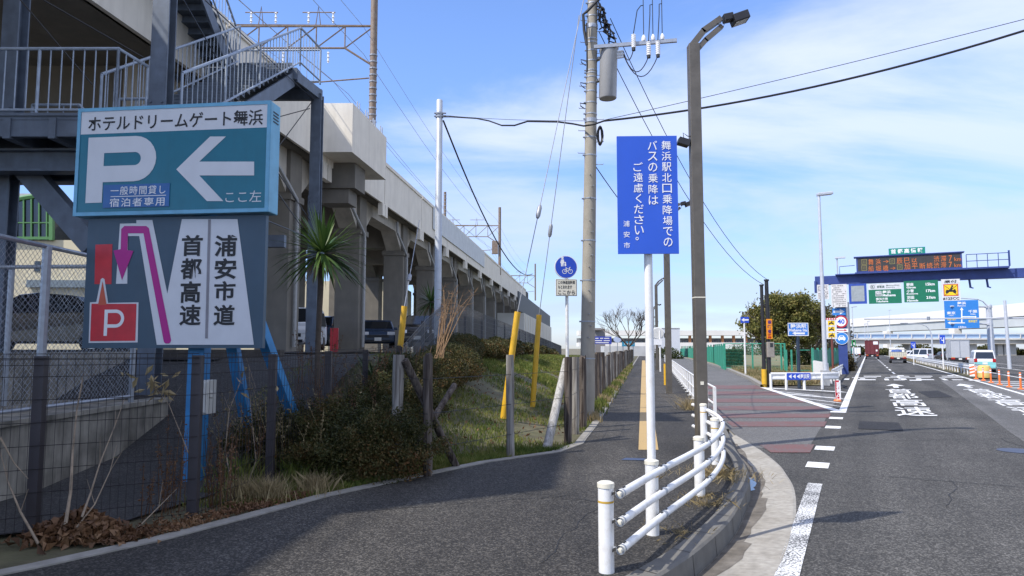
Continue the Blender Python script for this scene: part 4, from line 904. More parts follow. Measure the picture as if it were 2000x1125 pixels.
    for x in (-h*.55, h*.72):
        for s in (-1, 1): y = s*(Wd/2-.14); w = obj('wheel', MB().tube([fr(x,y-.13,.40), fr(x,y+.13,.40)], .40, 16), TYRE, t, smooth=True); obj('rim', MB().tube([fr(x,y+s*.125,.40), fr(x,y+s*.14,.40)], .22, 12), CHROME, w)
    return t
ra = math.atan2(RA.y, RA.x)
def at(u, v): p = G(u, v, -.15); 
def onroad(u, v):                                  # wheel contact seen at pixel (u,v), on the falling road
    d = ray(u, v); z = -.15
    for _ in range(20): t = (z-H)/d.z; z = zmain(d.y*t)
    return Vector((d.x*t, d.y*t, z))
w_ = 1/2.
p = onroad(1925, 727); car('white and aqua small car seen from behind, right of the white guard rail', p+RA*1.7, ra, CARW, 3.4, 1.48, 1.75, 'kei', CARA, name='small_car')
p = onroad(1755, 709.5); truck('white stake-bed truck with blue load driving away in the near lane', p+RA*3, ra, mat('cream_truck_bed', (.66,.62,.50), .5, var=.08), 6.2, 2.05, 2.2, 'stake')
p = onroad(1704, 701.5); truck('maroon container truck driving away in the left lane', p+RA*5, ra, mat('maroon_container', (.13,.022,.026), .55, var=.12), 11, 2.5, 3.75, 'container')
p = onroad(1673, 697.5); truck('small white truck far ahead, left of the maroon container truck', p+RA*3, ra, CARW, 6.0, 2.1, 2.6, 'box')
p = onroad(1876, 712); truck('silver box truck with its closed rear doors towards the camera', p+RA*3, ra, mat('aluminium_box', (.52,.53,.54), .35, .3, var=.05), 6.4, 2.1, 3.0, 'box')
p = onroad(1797, 703); car('white van on the far carriageway beyond the guard rail', p+RA*2, ra+.9, CARW, 4.6, 1.75, 2.1, 'van', name='van')
p = onroad(1845, 704.5); car('dark car half hidden behind the guard rail, beside the silver box truck', p+RA*2, ra+.2, CARK, 4.2, 1.7, 1.5, 'sedan', name='moving_car')
p = onroad(1779, 701); car('white small car far off, left of the white van', p+RA*2, ra, CARW, 3.5, 1.5, 1.7, 'kei', name='small_car')
# parked under the viaduct
car('white parked minivan facing out between the viaduct columns', P(566, 684, 28)+Vector((-.35,2.2,0)), -math.pi/2+.1, CARW, 4.5, 1.7, 1.8, 'van')
car('dark blue parked car behind the white minivan, under the viaduct', P(596, 676, 33)+Vector((.0,2.4,0)), -math.pi/2, CARB, 4.4, 1.7, 1.5, 'sedan')
car('black parked car beyond the chain-link fence at far left', Vector((-11.5, 17.6, PKZ)), math.pi+.12, CARK, 4.7, 1.8, 1.45, 'sedan')
car('dark parked car under the viaduct behind the spiky palm clump', P(722, 680, 36)+Vector((0,2,0)), -math.pi/2+.2, CARB, 4.4, 1.7, 1.5, 'sedan')
car('black parked car under the viaduct right of the yellow guy cover', P(815, 678, 34)+Vector((0,2,0)), -math.pi/2, CARK, 4.2, 1.75, 1.6, 'van')
car('silver parked car deeper under the viaduct, behind the palm trunk', P(660, 676, 46)+Vector((0,2,0)), -math.pi/2, CARS, 4.4, 1.7, 1.5, 'sedan')
rb = P(652, 684, 20); tag(obj('red_board', MB().box(rb.x-.11, 20, rb.z-.1, rb.x+.11, 20.05, rb.z+.62).tube([(rb.x, 20.02, rb.z-.3), (rb.x, 20.02, rb.z-.1)], .02, 6), RED), 'narrow red board beside the palm trunk, at the foot of the viaduct', 'board')
# ================================================================ CENTRE: guard pipe, blue notice, poles, wires, wood posts
GOLD = mat('gold_band', (.55,.33,.04), .4, var=.05); CREAMC = mat('cream_cap', (.72,.68,.56), .4, var=.05)
gp = thing('guard_pipe', 'white curved guard pipe with three rails on round posts, at the kerb corner', 'guard rail', (1.8, 7.5, 0))
PP = [(.70,5.42),(1.25,6.48),(2.11,8.15),(2.90,10.3),(3.30,12.4)]
for i, (x, y) in enumerate(PP):
    r = .058; hh = .66 if i < 4 else .70
    o = obj('post', MB().tube([(x,y,-.05),(x,y,hh-.045)], r, 20), WHITE, gp, smooth=True)
    obj('cap', MB().tube([(x,y,hh-.045),(x,y,hh-.012),(x,y,hh)], [r+.006,r+.006,r*.7], 20), CREAMC, o, smooth=True)
    if i != 1 or True: obj('band', MB().tube([(x,y,hh-.155),(x,y,hh-.140)], r+.0015, 20, cap=False), GOLD, o, smooth=True)
RAILP = [(.80,5.34),(1.345,6.43),(1.78,7.25),(2.205,8.1),(2.64,9.15),(3.0,10.25),(3.23,11.3),(3.37,12.4),(3.42,13.6)]
rp = dens(RAILP, 6)
for z in (.585, .385, .185):
    o = obj('rail', MB().tube([p+Z*z for p in rp], .0305, 14), WHITE, gp, smooth=True)
    e = rp[0]+Z*z; d = (rp[0]-rp[1]).normalized(); obj('end_cap', MB().tube([e, e+d*.02, e+d*.032], [.033,.033,.018], 14), CREAMC, o, smooth=True)
    for (x, y) in PP[:4]:
        m = MB(); q = min(rp, key=lambda p: (p.x-x)**2+(p.y-y)**2); m.tube([(x, y, z), q+Z*z], .011, 6)
        dq = Vector((.45,.9,0)).normalized(); m.tube([q+Z*z-dq*.03, q+Z*z+dq*.03], .0325, 12)
        b_o = obj('bracket', m, GALV, gp); m = MB()
        for k in (-.09,-.06,.06,.09): m.tube([q+Z*(z+.028)+dq*k, q+Z*(z+.037)+dq*k], .009, 6)
        for k in (-.075,.075): m.obox(q+Z*z+dq*k+Vector((-.028,.014,.012)), dq*.03, Vector((.004,-.002,.002)), Z*.010)
        obj('bolt', m, BLACKM, b_o)
# blue bus notice
bs = Plane((1.24, 6.40, 3), (-.03, -1, 0)); BN = thing('bus_notice', 'tall blue notice with vertical white Japanese writing, on a white post', 'sign', (1.25, 6.48, 0))
R_ = bs.rect(1206, 265.5, 1324, 495.5)
m = MB(); bs.slab(m, *R_, .022); obj('panel', m, mat('notice_blue', (.022,.095,.55), .35, var=.06, scale=3, stain=.15, stain_scale=6, stain_col=(.05,.11,.42), streak=True), BN)
m = MB(); 
for i in range(22):
    z = R_[1]+.02+(R_[3]-R_[1]-.04)*i/21; m.obox(bs.W((R_[0]+R_[2])/2, z, -.02), bs.r*(R_[2]-R_[0])*.497, bs.n*.006, Z*.006)
obj('rib', m, GALV, BN)
m = MB()
def vcol(s, u, v0, pitch, w, h, lean=.012):
    for i, ch in enumerate(s):
        v = v0+i*pitch; uc = u+(v-v0)*lean
        if ch == '。': bs.text(m, ch, (uc-w*.42, v-h*.42, uc-w*.08, v-h*.05), .004, .006); continue
        sx = {'く':.62,'の':.95,'い':.95}.get(ch, 1); bs.text(m, ch, (uc-w/2*sx, v-h/2, uc+w/2*sx, v+h/2), .004, .004)
vcol('舞浜駅北口乗降場での', 1301, 284, 21.0, 18.5, 17.5, .02)
vcol('バスの乗降は', 1274, 284, 21.4, 18.5, 17.5, .02)
vcol('ご遠慮ください。', 1246, 326, 20.6, 18.5, 17.5, .02)
vcol('浦安市', 1223.5, 437, 21, 12, 11.5, .02)
obj('lettering', m, WLET, BN)
obj('post', MB().tube([(1.25,6.48,.0),(1.25,6.48,2.9)], .038, 18), WHITE, BN, smooth=True)
m = MB()
for z in (2.6, 3.3): m.tube([(1.25,6.48,z-.015),(1.25,6.48,z+.015)], .044, 16).box(1.02,6.422,z-.015,1.48,6.44,z+.015)
obj('clamp', m, GALV, BN)
# brown street lamps along the walkway
def lamp(base, label, detail=True, hh=6.55):
    t = thing('street_lamp', label, 'street lamp', base, 'brown street lamps along the walkway'); b = Vector(base); w = .10
    k = hh
    m = MB().box(b.x-.14, b.y-.14, 0, b.x+.14, b.y+.14, .02); m.box(b.x-w, b.y-w, .02, b.x+w, b.y+w, hh)
    obj('pole', m, DKBROWN, t, bevel=.012)
    top = Vector((b.x, b.y, hh)); e1 = top+Vector((.12,0,.28)); e2 = top+Vector((.52,0,.50))
    m = MB().prism([top+Vector((-.1,-.07,0)), top+Vector((.1,-.07,0)), top+Vector((.16,-.07,.06)), e2+Vector((.03,-.07,-.19)), e2+Vector((.0,-.07,-.05)), top+Vector((-.1,-.07,.14))], (0,.14,0))
    m = MB().bar(top+Vector((-.03,0,-.02)), top+Vector((.2,0,.27)), .14, .11).bar(top+Vector((.17,0,.25)), e2, .14, .10).bar(top+Vector((.05,0,-.12)), top+Vector((.24,0,.10)), .10, .09).bar(top+Vector((.22,0,.08)), e2+Vector((.02,0,-.14)), .10, .09)
    obj('arm', m, DKBROWN, t)
    h0 = e2+Vector((.06,0,.02))
    m = MB().obox(h0+Vector((.08,0,0)), Vector((.09,0,.02)), Vector((0,.09,0)), Vector((-.015,0,.065))).obox(h0+Vector((.30,0,-.01)), Vector((.14,0,.05)), Vector((0,.14,0)), Vector((-.025,0,.075)))
    l = obj('lamp_head', m, BLACKM, t, bevel=.015)
    obj('lens', MB().obox(h0+Vector((.315,0,-.088)), Vector((.11,0,.04)), Vector((0,.11,0)), Vector((-.001,0,.003))), mat('lamp_lens', (.55,.55,.5), .2), l)
    if detail: obj('cable', MB().tube([h0+Vector((.02,-.05,.05)), h0+Vector((0,-.1,-.1)), h0+Vector((-.03,-.08,-.2)), e2+Vector((-.12,-.06,-.10))], .008, 5), BLACKC, t)
    return t
lb = [G(1371,862), G(1307,768), G(1284,722), G(1277,706), G(1274,699)]
L1 = lamp(lb[0], 'tall brown street lamp nearest the camera, beside the curved guard pipe', hh=7.28)
obj('plate', MB().box(lb[0].x-.101, lb[0].y-.103, 2.55, lb[0].x+.101, lb[0].y+.103, 2.57).box(lb[0].x-.03, lb[0].y-.106, 1.0, lb[0].x+.03, lb[0].y-.1, 1.06), CREAMC, L1)
a = P(1335, 278, lb[0].y); t = tag(obj('floodlight', MB().obox(a, (.10,0,-.03), (0,.09,0), (.02,0,.055)).bar(a+Vector((.05,0,0)), (lb[0].x-.06, lb[0].y, a.z+.03), .05, .05).tube([a+Vector((.0,-.05,.04)), a+Vector((-.02,-.06,.16)), a+Vector((.06,-.06,.1)), a+Vector((.15,-.05,.09))], .008, 5), BLACKM), 'small black floodlight clamped to the nearest brown street lamp', 'floodlight')
L2 = lamp(lb[1], 'second brown street lamp along the walkway, behind the blue notice')
for p, l in zip(lb[2:], ('third brown street lamp along the walkway, its head beside the blue notice post', 'fourth brown street lamp along the walkway, far and thin', 'fifth and farthest brown street lamp along the walkway')):
    dup(L2, p, l)
# yellow cover on lamp 2
p = Vector((4.95, 24.6, 0)); p = G(1300, 752); tag(obj('yellow_cover', MB().tube([p, p+Z*.95], .075, 10), YELLOW), 'yellow guard cover standing by the second brown street lamp', 'post cover')
# ---------------------------------------------------------------- utility pole
ub = G(1146, 817); ut = P(1159, -120, ub.y+.1)
UP = thing('utility_pole', 'grey concrete utility pole with a transformer and bands, beside the walkway', 'utility pole', ub)
POLEC = mat('pole_concrete', (.33,.30,.245), .85, var=.12, scale=3, stain=.4, stain_scale=4, stain_col=(.17,.15,.12), streak=True, bump=.2, bscale=40)
def up(z): k = (z-ub.z)/(ut.z-ub.z); return ub.lerp(ut, k)
def ur(z): return .178-.0052*z
obj('pole', MB().tube([up(-.1), up(3), up(6), up(ut.z)], [ur(0), ur(3), ur(6), ur(ut.z)], 26), POLEC, UP, smooth=True)
def zv(v): return P(1150, v, ub.y).z
for v in (5, 30, 48, 75, 82, 98, 118, 137, 142, 150, 162, 178, 200, 222, 232, 268, 303, 388, 470, 548, 628, 700): z = zv(v); obj('band', MB().tube([up(z-.015), up(z+.015)], ur(z)+.008, 18).tube([up(z)-Vector((ur(z)+.05,.05,0)), up(z)-Vector((ur(z)-.02,.05,0))], .02, 6), GALV, UP)
for v in (50, 235): z = zv(v); obj('band', MB().tube([up(z-.05), up(z+.05)], ur(z)+.014, 18), GALV, UP)
for i in range(34):
    z = 1.9+i*.28; s = 1 if i % 2 else -1; p = up(z); obj('step_bolt', MB().tube([p+Vector((s*(ur(z)-.01), -.06, 0)), p+Vector((s*(ur(z)+.16), -.07, .0)), p+Vector((s*(ur(z)+.165), -.07, .02))], .009, 5) if z > 6.0 else MB().tube([p+Vector((.02*s, -ur(z)+.02, 0)), p+Vector((.03*s+.03, -ur(z)-.10, 0))], .012, 5), GALV, UP)
for v in (120, 165, 205):
    z = zv(v); p = up(z); obj('cable_hook', MB().tube([p+Vector((-ur(z), -.05, .03)), p+Vector((-ur(z)-.14, -.06, .05)), p+Vector((-ur(z)-.12, -.06, -.03)), p+Vector((-ur(z)-.02, -.06, -.1))], .014, 5), BLACKM, UP)
ty = ub.y-.05; ta, tb = P(1189, 98, ty), P(1187, 193, ty); tr = .215
TC = mat('transformer_grey', (.36,.36,.355), .5, .1, var=.06)
o = obj('transformer', MB().tube([tb, tb+Z*.02, ta, ta+Z*.03, ta+Z*.06], [tr*.93, tr, tr, tr*1.04, tr*.8], 28), TC, UP, smooth=True)
m = MB().bar(up(ta.z-.2)+Vector((.1,0,0)), ta+Vector((-tr,0,-.2)), .1, .06).bar(up(ta.z-.75)+Vector((.1,0,0)), ta+Vector((-tr,0,-.75)), .1, .06)
for q in range(6): m.obox(ta+Vector((tr*math.cos(q-2.3)*1.03, tr*math.sin(q-2.3)*1.03, .02)), (.02,0,0), (0,.02,0), (0,0,.03))
obj('bracket', m, GALV, o)
m = MB()
for k, (dx, dz_) in enumerate(((.24,-.08),(.27,-.15),(.25,-.22))): m.tube([ta+Vector((.18,-.08,dz_)), ta+Vector((dx+.1,-.12,dz_))], [.04,.03], 8)
obj('bushing', m, WLET, o)
ca, cb = P(1160, 92, ub.y-.2), P(1322, 79, ub.y-.45)
obj('crossarm', MB().bar(ca, cb, .07, .085), GALV, UP)
def arm(u): k = (u-1160)/(1322-1160); return ca.lerp(cb, k)
wires_up = []
for u in (1258, 1276, 1294):
    p = arm(u); obj('insulator', MB().tube([p+Z*.05, p+Z*.10, p+Z*.15, p+Z*.2], [.05,.06,.045,.02], 10), WLET, UP, smooth=True); wires_up.append(p+Z*.2)
for u, s in ((1237, 1), (1266, -1), (1284, -1)):
    p = arm(u)+Vector((0,-.07,0))
    z = p.z+.22*(s > 0)-.02; obj('insulator', MB().tube([Vector((p.x,p.y,z-q*.0165)) for q in range(21)], [.048,.06,.05]*7, 10), WLET, UP)
m = MB()
for u, s in ((1237, 1), (1266, -1), (1284, -1)):
    p = arm(u)+Vector((0,-.07,0)); b_ = p+Z*(-.15 if s > 0 else -.36); m.tube([b_, b_-Z*.05], .045, 8)
    e = ta+Vector((.34,-.12,-.08-.05*(u-1237)/24)); mid = (b_+e)/2+Vector((0,0,-.25-.006*(u-1237))); pts = []
    for i in range(11):
        k = i/10; pts.append(b_.lerp(e, k)+(mid-(b_+e)/2)*4*k*(1-k))
    m.tube(pts, .012, 5)
for w, u in zip(wires_up, (1237, 1266, 1284)):
    p = arm(u)+Vector((0,-.07,.22 if u == 1237 else -.02)); t_ = w+Z*.75
    m.tube([w+Z*.75, w+Vector((-.06,0,.74)), w.lerp(p,.6)+Z*.6, p], .012, 5); m.tube([w-Z*.02, w+Z*4], .010, 5)
obj('lead', m, BLACKC, UP)
m = MB()                                          # black cable tangle at the pole head and the hanging coil
for k in range(16):
    a = up(zv(-10))+Vector((.1+.012*k, -.08, -.05*k)); pts = [a+Vector((random.uniform(-.06,.28)*i/4, random.uniform(-.1,.1), -.12*i+random.uniform(-.1,.1))) for i in range(6)]; m.tube(pts, .018, 5)
p0, p1 = P(1168,0,ub.y-.2), P(1139,28,ub.y-.2); m.tube([p0+Vector((.3,0,.2)), p0, p1+Vector((.08,0,.06)), p1, P(1141,60,ub.y-.18), P(1146,88,ub.y-.2)], .035, 8)
m.tube([P(1146,45,ub.y-.22), P(1147,140,ub.y-.2)], .02, 6)
obj('cable_tangle', m, BLACKC, UP); m = MB(); cc = P(1172, 265, ub.y-.12)
for k in range(16):
    rx_, rz_ = .07+random.uniform(-.045,.02), .22+random.uniform(-.06,.03); m.tube([cc+Vector((rx_*math.cos(q*.524), random.uniform(-.03,.03), rz_*math.sin(q*.524))) for q in range(13)], .011, 5, cap=False)
obj('cable_coil', m, BLACKC, UP)
# ---------------------------------------------------------------- thin steel pole on the bank
gb = P(850, 640, 22); gt = P(858.5, 195, 22); GPB = bank(gt.x, 22)
SPO = thing('steel_pole', 'slim galvanised steel pole on the bank, holding cables from the utility pole', 'pole', (gt.x, 22, GPB))
obj('pole', MB().tube([(gt.x,22,GPB-.1), (gt.x,22,gt.z-.03), (gt.x,22,gt.z)], [.115,.10,.08], 16), mat('pale_galvanised', (.46,.49,.53), .5, .3, var=.08, scale=5), SPO, smooth=True)
m = MB()
for v in (222, 228): z = P(858,v,22).z; m.tube([(gt.x,22,z-.03),(gt.x,22,z+.03)], .125, 14).tube([(gt.x-.16,21.95,z),(gt.x+.22,21.95,z)], .025, 6)
obj('clamp', m, GALV, SPO)
# ---------------------------------------------------------------- cables
def cable(a, b, sag, r=.014, m_=BLACKC, label='', n=14, cat='cable', wig=0, group=None):
    a, b = Vector(a), Vector(b); pts = []
    for i in range(n+1):
        k = i/n; p = a.lerp(b, k)-Z*sag*4*k*(1-k)
        if wig: p.z += wig*math.sin(k*2*math.pi*1.5)*math.sin(k*math.pi)
        pts.append(p)
    return tag(obj('cable', MB().tube(pts, r, 6), m_, smooth=True), label, cat, group)
z1 = P(1150, 238, ub.y)
cp = [P(866,228,22), P(880,228,21.5), P(930,231,20.5), P(955,236,20), P(980,245,19.3), P(1005,245,18.9), P(1030,237,18.4), P(1090,238,17.7), P(1120,242,17.3), P(1140,246,ub.y-.2), P(1160,243,ub.y-.22), P(1180,236,ub.y-.2)]
tag(obj('cable', MB().tube(dens([(p.x,p.y,) for p in []], 1) if False else cp, .022, 6), BLACKC, smooth=True), 'black drooping cable between the slim steel pole and the utility pole', 'cable')
cable(P(866,225,22), P(1143,236,ub.y-.1), .05, .006, BLACKC, 'thin messenger wire just above the drooping black cable')
e1, e2 = P(1180,236,ub.y-.2), P(2100,28,13.5)
cable(e1, e2, .30, .024, BLACKC, 'thick black twisted cable rising from the utility pole to the upper right edge', 20)
cable(e1+Z*.02, P(2100,12,13.5), .05, .007, BLACKC, 'thin wire just above the thick cable toward the upper right edge', 20)
cable(P(866,236,22), P(1040,535,60), 1.6, .03, BLACKC, 'black cable sagging from the slim steel pole towards the far station')
cable(P(1164,326,ub.y), P(1297,480,30), .25, .012, BLACKC, 'short black cable dropping from the utility pole behind the blue notice')
DP1, DP2 = P(1502,548,33), P(1492,556,33)
cable(P(1192,36,ub.y), DP1, 1.1, .011, BLACKC, 'upper wire from the utility pole to the taller dark post by the yellow sign')
cable(P(1170,62,ub.y), DP2, 1.1, .011, BLACKC, 'lower wire from the utility pole to the shorter dark post by the yellow sign')
# guy wires with yellow covers
def guy(u0, v0, u1, v1, y, ut_, vt, yt, label, zb=None):
    a, b = P(u1, v1, y), P(u0, v0, y); a.z = min(a.z, bank(a.x, y)) if bank(a.x, y) > 0 else a.z
    d = b-a; t = thing('guy_wire', label, 'guy wire', a, 'guy wires with yellow covers')
    obj('cover', MB().tube([a, b], .066, 12), YELLOW, t, smooth=True)
    e = P(ut_, vt, yt); obj('wire', MB().tube([b, e], .010, 5), GREYC, t); k = b.lerp(e, .28 if y < 20 else .2)
    dd = (e-b).normalized(); obj('insulator', MB().tube([k-dd*.16, k-dd*.1, k+dd*.1, k+dd*.16], [.03,.05,.05,.03], 10), GREYC, t, smooth=True)
guy(1011, 609, 983, 790, 14.5, 1140, 0, ub.y, 'yellow covered guy wire leaning on the bank, in the middle of three')
guy(1053, 615, 1040, 748, 17.5, 1131, 30, ub.y, 'yellow covered guy wire on the bank nearest the utility pole')
guy(790, 598, 778, 672, 15.5, 819, 430, 19.5, 'yellow covered guy wire standing at the mesh fence bend, leftmost of three')
# round walkway sign
rs = Plane(P(1106, 520, 18.6), (.12, -1, 0)); RSG = thing('walkway_sign', 'round blue pedestrian and bicycle sign on a white post behind the wood posts', 'sign', (P(1107,600,18.7).x, 18.7, 0))
c = rs.L(1105.5, 521.5); m = MB()
m.disc(rs.W(*c, -.001), rs.n, .305, .045, 40); obj('rim', m, WLET, RSG, smooth=True)
m = MB(); rs.circ(m, *c, .285, .003, 40); obj('face', m, BLUE, RSG)
m = MB()
def rpx(l): return [(900+x/3.515, 380+y/3.515) for x, y in l]
rs.shape(m, rpx([(688,445),(706,445),(712,470),(706,470),(704,493),(698,493),(697,475),(695,493),(688,493),(687,470),(682,470)]), .006); q = rs.L(*rpx([(697,435)])[0]); rs.circ(m, *q, .033, .006, 12)
rs.shape(m, rpx([(713,472),(722,472),(724,487),(720,493),(715,493),(711,486)]), .006); q = rs.L(*rpx([(717,467)])[0]); rs.circ(m, *q, .02, .006, 10)
def ring(cx, cy, r, w, off=.006):
    A_ = [rs.W(cx+r*math.cos(i*math.pi/12), cy+r*math.sin(i*math.pi/12), off) for i in range(25)]; B_ = [rs.W(cx+(r-w)*math.cos(i*math.pi/12), cy+(r-w)*math.sin(i*math.pi/12), off) for i in range(25)]; m.strip(A_, B_)
for x in (712, 752): q = rs.L(*rpx([(x,528)])[0]); ring(*q, .063, .013)
for a, b in (((712,528),(722,508)),((722,508),(746,510)),((722,508),(732,528)),((732,528),(746,510)),((712,528),(732,528)),((746,510),(752,528)),((746,510),(744,500)),((744,500),(754,500)),((718,503),(728,503))):
    a3, b3 = rs.px(*rpx([a])[0], .007), rs.px(*rpx([b])[0], .007); m.bar(a3, b3, .012, .004, up=rs.n)
obj('pictogram', m, WLET, RSG)
m = MB(); RR2 = rs.rect(1085.5, 545, 1127, 578); rs.slab(m, *RR2, .03); obj('sub_plate', m, CREAMC, RSG, bevel=.008)
m = MB(); rs.frame(m, RR2[0]+.012, RR2[1]+.012, RR2[2]-.012, RR2[3]-.012, .008, .002); rs.text(m, 'この歩道自転車', (1090,548,1123,555), .004, .02); rs.text(m, 'もとおれます', (1090,557,1117,564), .004, .02); rs.text(m, 'ここから', (1090,567,1123,575), .004, .015); obj('lettering', m, INK, RSG)
b_ = rs.p+Vector((.02,.09,0)); obj('post', MB().tube([(b_.x,18.72,0),(b_.x,18.72,P(1106,505,18.7).z)], .042, 14), WHITE, RSG, smooth=True)
# ---------------------------------------------------------------- timber posts along the walkway
WD1 = wood('grey_weathered_timber', (.13,.115,.10), (.32,.30,.27)); WD2 = wood('dark_weathered_timber', (.035,.026,.022), (.15,.125,.105)); WD3 = wood('pale_timber', (.26,.245,.22), (.48,.46,.43))
def wpost(a, b, r, m_, label, split=False, group=None):
    a, b = Vector(a), Vector(b); mb = MB(); n = 14; pts = [a.lerp(b, k/5) for k in range(6)]
    mb.tube(pts, [r*random.uniform(.94,1.05) for _ in pts], n)
    if split:
        for i in range(len(mb.v)):
            p = mb.v[i]
            if p[2] > b.z-.01: mb.v[i] = (p[0], p[1], p[2]+random.uniform(-.06,.05))
            mb.v[i] = (mb.v[i][0]+random.uniform(-.006,.006), mb.v[i][1]+random.uniform(-.006,.006), mb.v[i][2])
    return tag(obj('timber_post', mb, m_, smooth=True), label, 'wooden post', group)
def pg(u, v, ut_, vt, r, m_, label, lift=0, **k):
    a = G(u, v, lift); b = P(ut_, vt, a.y); return wpost(a-Z*.05, b, r, m_, label, **k)
pg(773, 928, 779, 693, .075, WD1, 'grey round wooden post wrapped with wire, beside the dark bush')
pg(835, 929, 836, 693, .062, WD2, 'dark split wooden post right of the grey wired post', split=True)
a, b = P(790, 703, 9.4), P(893, 908, 10.1); wpost(b-Z*.05, a, .055, WD2, 'dark wooden strut leaning down behind the split post')
a, b = P(888, 752, 11.2), P(790, 905, 9.9); wpost(b, a, .045, WD2, 'thin wooden strut rising to the right behind the split post')
pg(997, 893, 996, 693, .062, WD1, 'grey wooden post standing alone at the foot of the grassy bank')
a = G(1067, 875); b = P(1107, 703, 12.9); wpost(a-Z*.05, b, .075, WD3, 'pale leaning wooden strut braced against the posts near the utility pole')
pg(1109, 866, 1110, 697, .07, WD2, 'dark wooden post behind the pale leaning strut')
pg(1124, 846, 1124, 697, .07, WD1, 'grey wooden post between the pale strut and the utility pole')
pg(1139, 836, 1138, 697, .075, WD2, 'rough dark wooden post touching the utility pole', split=True)
y = 17.5; i = 0
while y < 96:
    x = xe(y)-.45-random.uniform(0,.06); hgt = 1.42+random.uniform(-.12,.10); a = Vector((x, y, .05)); b = Vector((x+random.uniform(-.03,.03), y+random.uniform(-.03,.03), hgt))
    wpost(a, b, random.uniform(.07,.095), WD2 if i % 3 else WD1, 'weathered wooden post in the long row along the left of the walkway', group='row of wooden posts beyond the utility pole'); i += 1
    y += 1.15+random.uniform(-.1,.15)
for z in (.35, .8, 1.25):
    pts = [G(773,928)+Z*z-Vector((.08,0,0)), G(835,929)+Z*z+Vector((0,-.07,0)), G(997,893)+Z*z+Vector((0,-.07,0)), G(1109,866)+Z*z+Vector((0,-.08,0)), G(1139,836)+Z*z]
    tag(obj('fence_wire', MB().tube(pts, .004, 4), BLACKC), 'thin dark wire strung between the wooden posts', 'wire', 'wires strung between the wooden posts')
# ---------------------------------------------------------------- white pedestrian fence
wf = thing('pedestrian_fence', 'long white low railing between the walkway and the side street', 'railing', (5.0, 20, 0))
fb = [(interp(LS, y)-.32, y) for y in np.arange(15.8, 92, 1.9)]
for i, (x, y) in enumerate(fb): obj('post', MB().box(x-.03, y-.03, -.02, x+.03, y+.03, .80).box(x-.09, y-.05, .0, x+.09, y+.05, .012), WHITE, wf)
for z in (.79, .42, .12): obj('rail', MB().tube([(x, y, z) for x, y in fb], .024, 8), WHITE, wf, smooth=True)
# curved mirror
mr = thing('traffic_mirror', 'round traffic mirror turned away on a white post, by the far lamps', 'mirror', G(1290, 726)); b = G(1290, 726); mp_ = P(1285, 651, b.y); rd = 11*b.y/F
o = obj('mirror_back', MB().disc(mp_, (-.15,-1,0), rd, .08, 28), mat('grey_shell', (.55,.55,.53), .5), mr, bevel=.02); obj('hood', MB().disc(mp_+Vector((0,.05,0)), (-.15,-1,0), rd*1.09, .05, 28), WLET, mr)
obj('post', MB().tube([b, (b.x, b.y, mp_.z+.2)], .06, 10), WHITE, mr, smooth=True); a = P(1284,668,b.y); obj('plate', MB().box(a.x-.35,b.y-.1,a.z-.2,a.x+.3,b.y-.07,a.z+.2), WLET, mr)
# utility covers on the ground
tag(obj('drain_cover', MB().poly([G(1212,899)+Z*.007, G(1258,900)+Z*.007, G(1262,896)+Z*.007, G(1222,895)+Z*.007]), mat('drain_blue_grey', (.05,.07,.13), .5, .3)), 'small bluish rectangular cover set in the walkway near the tactile strip', 'cover')
tag(obj('manhole_cover', MB().disc(G(1990,881,-.15)+Z*.008, (0,0,1), .33, .003, 28), mat('manhole_iron', (.06,.075,.12), .5, .4)), 'round iron manhole cover in the road at the right edge', 'manhole cover')
# ================================================================ RIGHT: signs, gantry, guard rails, bridges, fences
def wbeam(root, pts, name='beam', m_=WHITE):
    """Corrugated guard rail beam swept along pts (top line)."""
    prof = [(0,0),(.03,-.035),(.03,-.09),(0,-.13),(0,-.18),(.03,-.22),(.03,-.275),(0,-.31)]; pts = [Vector(p) for p in pts]; rows = []
    for i, p in enumerate(pts):
        d = (pts[min(i+1,len(pts)-1)]-pts[max(i-1,0)]); d.z = 0; d.normalize(); n = Vector((d.y, -d.x, 0)); rows.append([p+n*(a)+Z*b for a, b in prof])
    m = MB(); k = len(prof)
    for r in rows: m.v += [tuple(q) for q in r]
    m.f = [(i*k+j, (i+1)*k+j, (i+1)*k+j+1, i*k+j+1) for i in range(len(rows)-1) for j in range(k-1)]
    return obj(name, m, m_, root, smooth=True)
gr = thing('guard_rail', 'white corrugated guard rail curving from the island along the left of the main road', 'guard rail', (13, 31, -.15))
ps = [G(1505,760,-.15)+Z*.74, G(1560,760,-.15)+Z*.74, G(1612,760,-.15)+Z*.74]
yg = ps[0].y; ps = [Vector((P(u,728,31.0).x, 31.0, .60)) for u in (1505,1535,1570,1605)]+[Vector((14.35,31.5,.60)), Vector((15.0,33.0,.60))]+[R(s,-.95,.74) for s in (16,20,26,34,45,60,80,110,150)]
wbeam(gr, ps)
for q in ps[:4:1]+ps[5:7]+[R(s,-1.05,.74) for s in range(22, 110, 4)]: obj('post', MB().tube([q-Z*.78, q-Z*.05], .057, 10), WHITE, gr, smooth=True)
bp = Plane((12.4, 30.93, .5), (0,-1,0)); m = MB(); bp.slab(m, *bp.rect(1537,728.5,1583,742), .02); o = obj('station_plate', m, BLUE, gr)
m = MB()
for u in (1543,1551,1559): bp.shape(m, [(u-3,735.2),(u+3,731),(u+3,739.4)], .004)
bp.text(m, '舞浜駅', (1563,730.5,1581,740), .004, .02); obj('lettering', m, WLET, o)
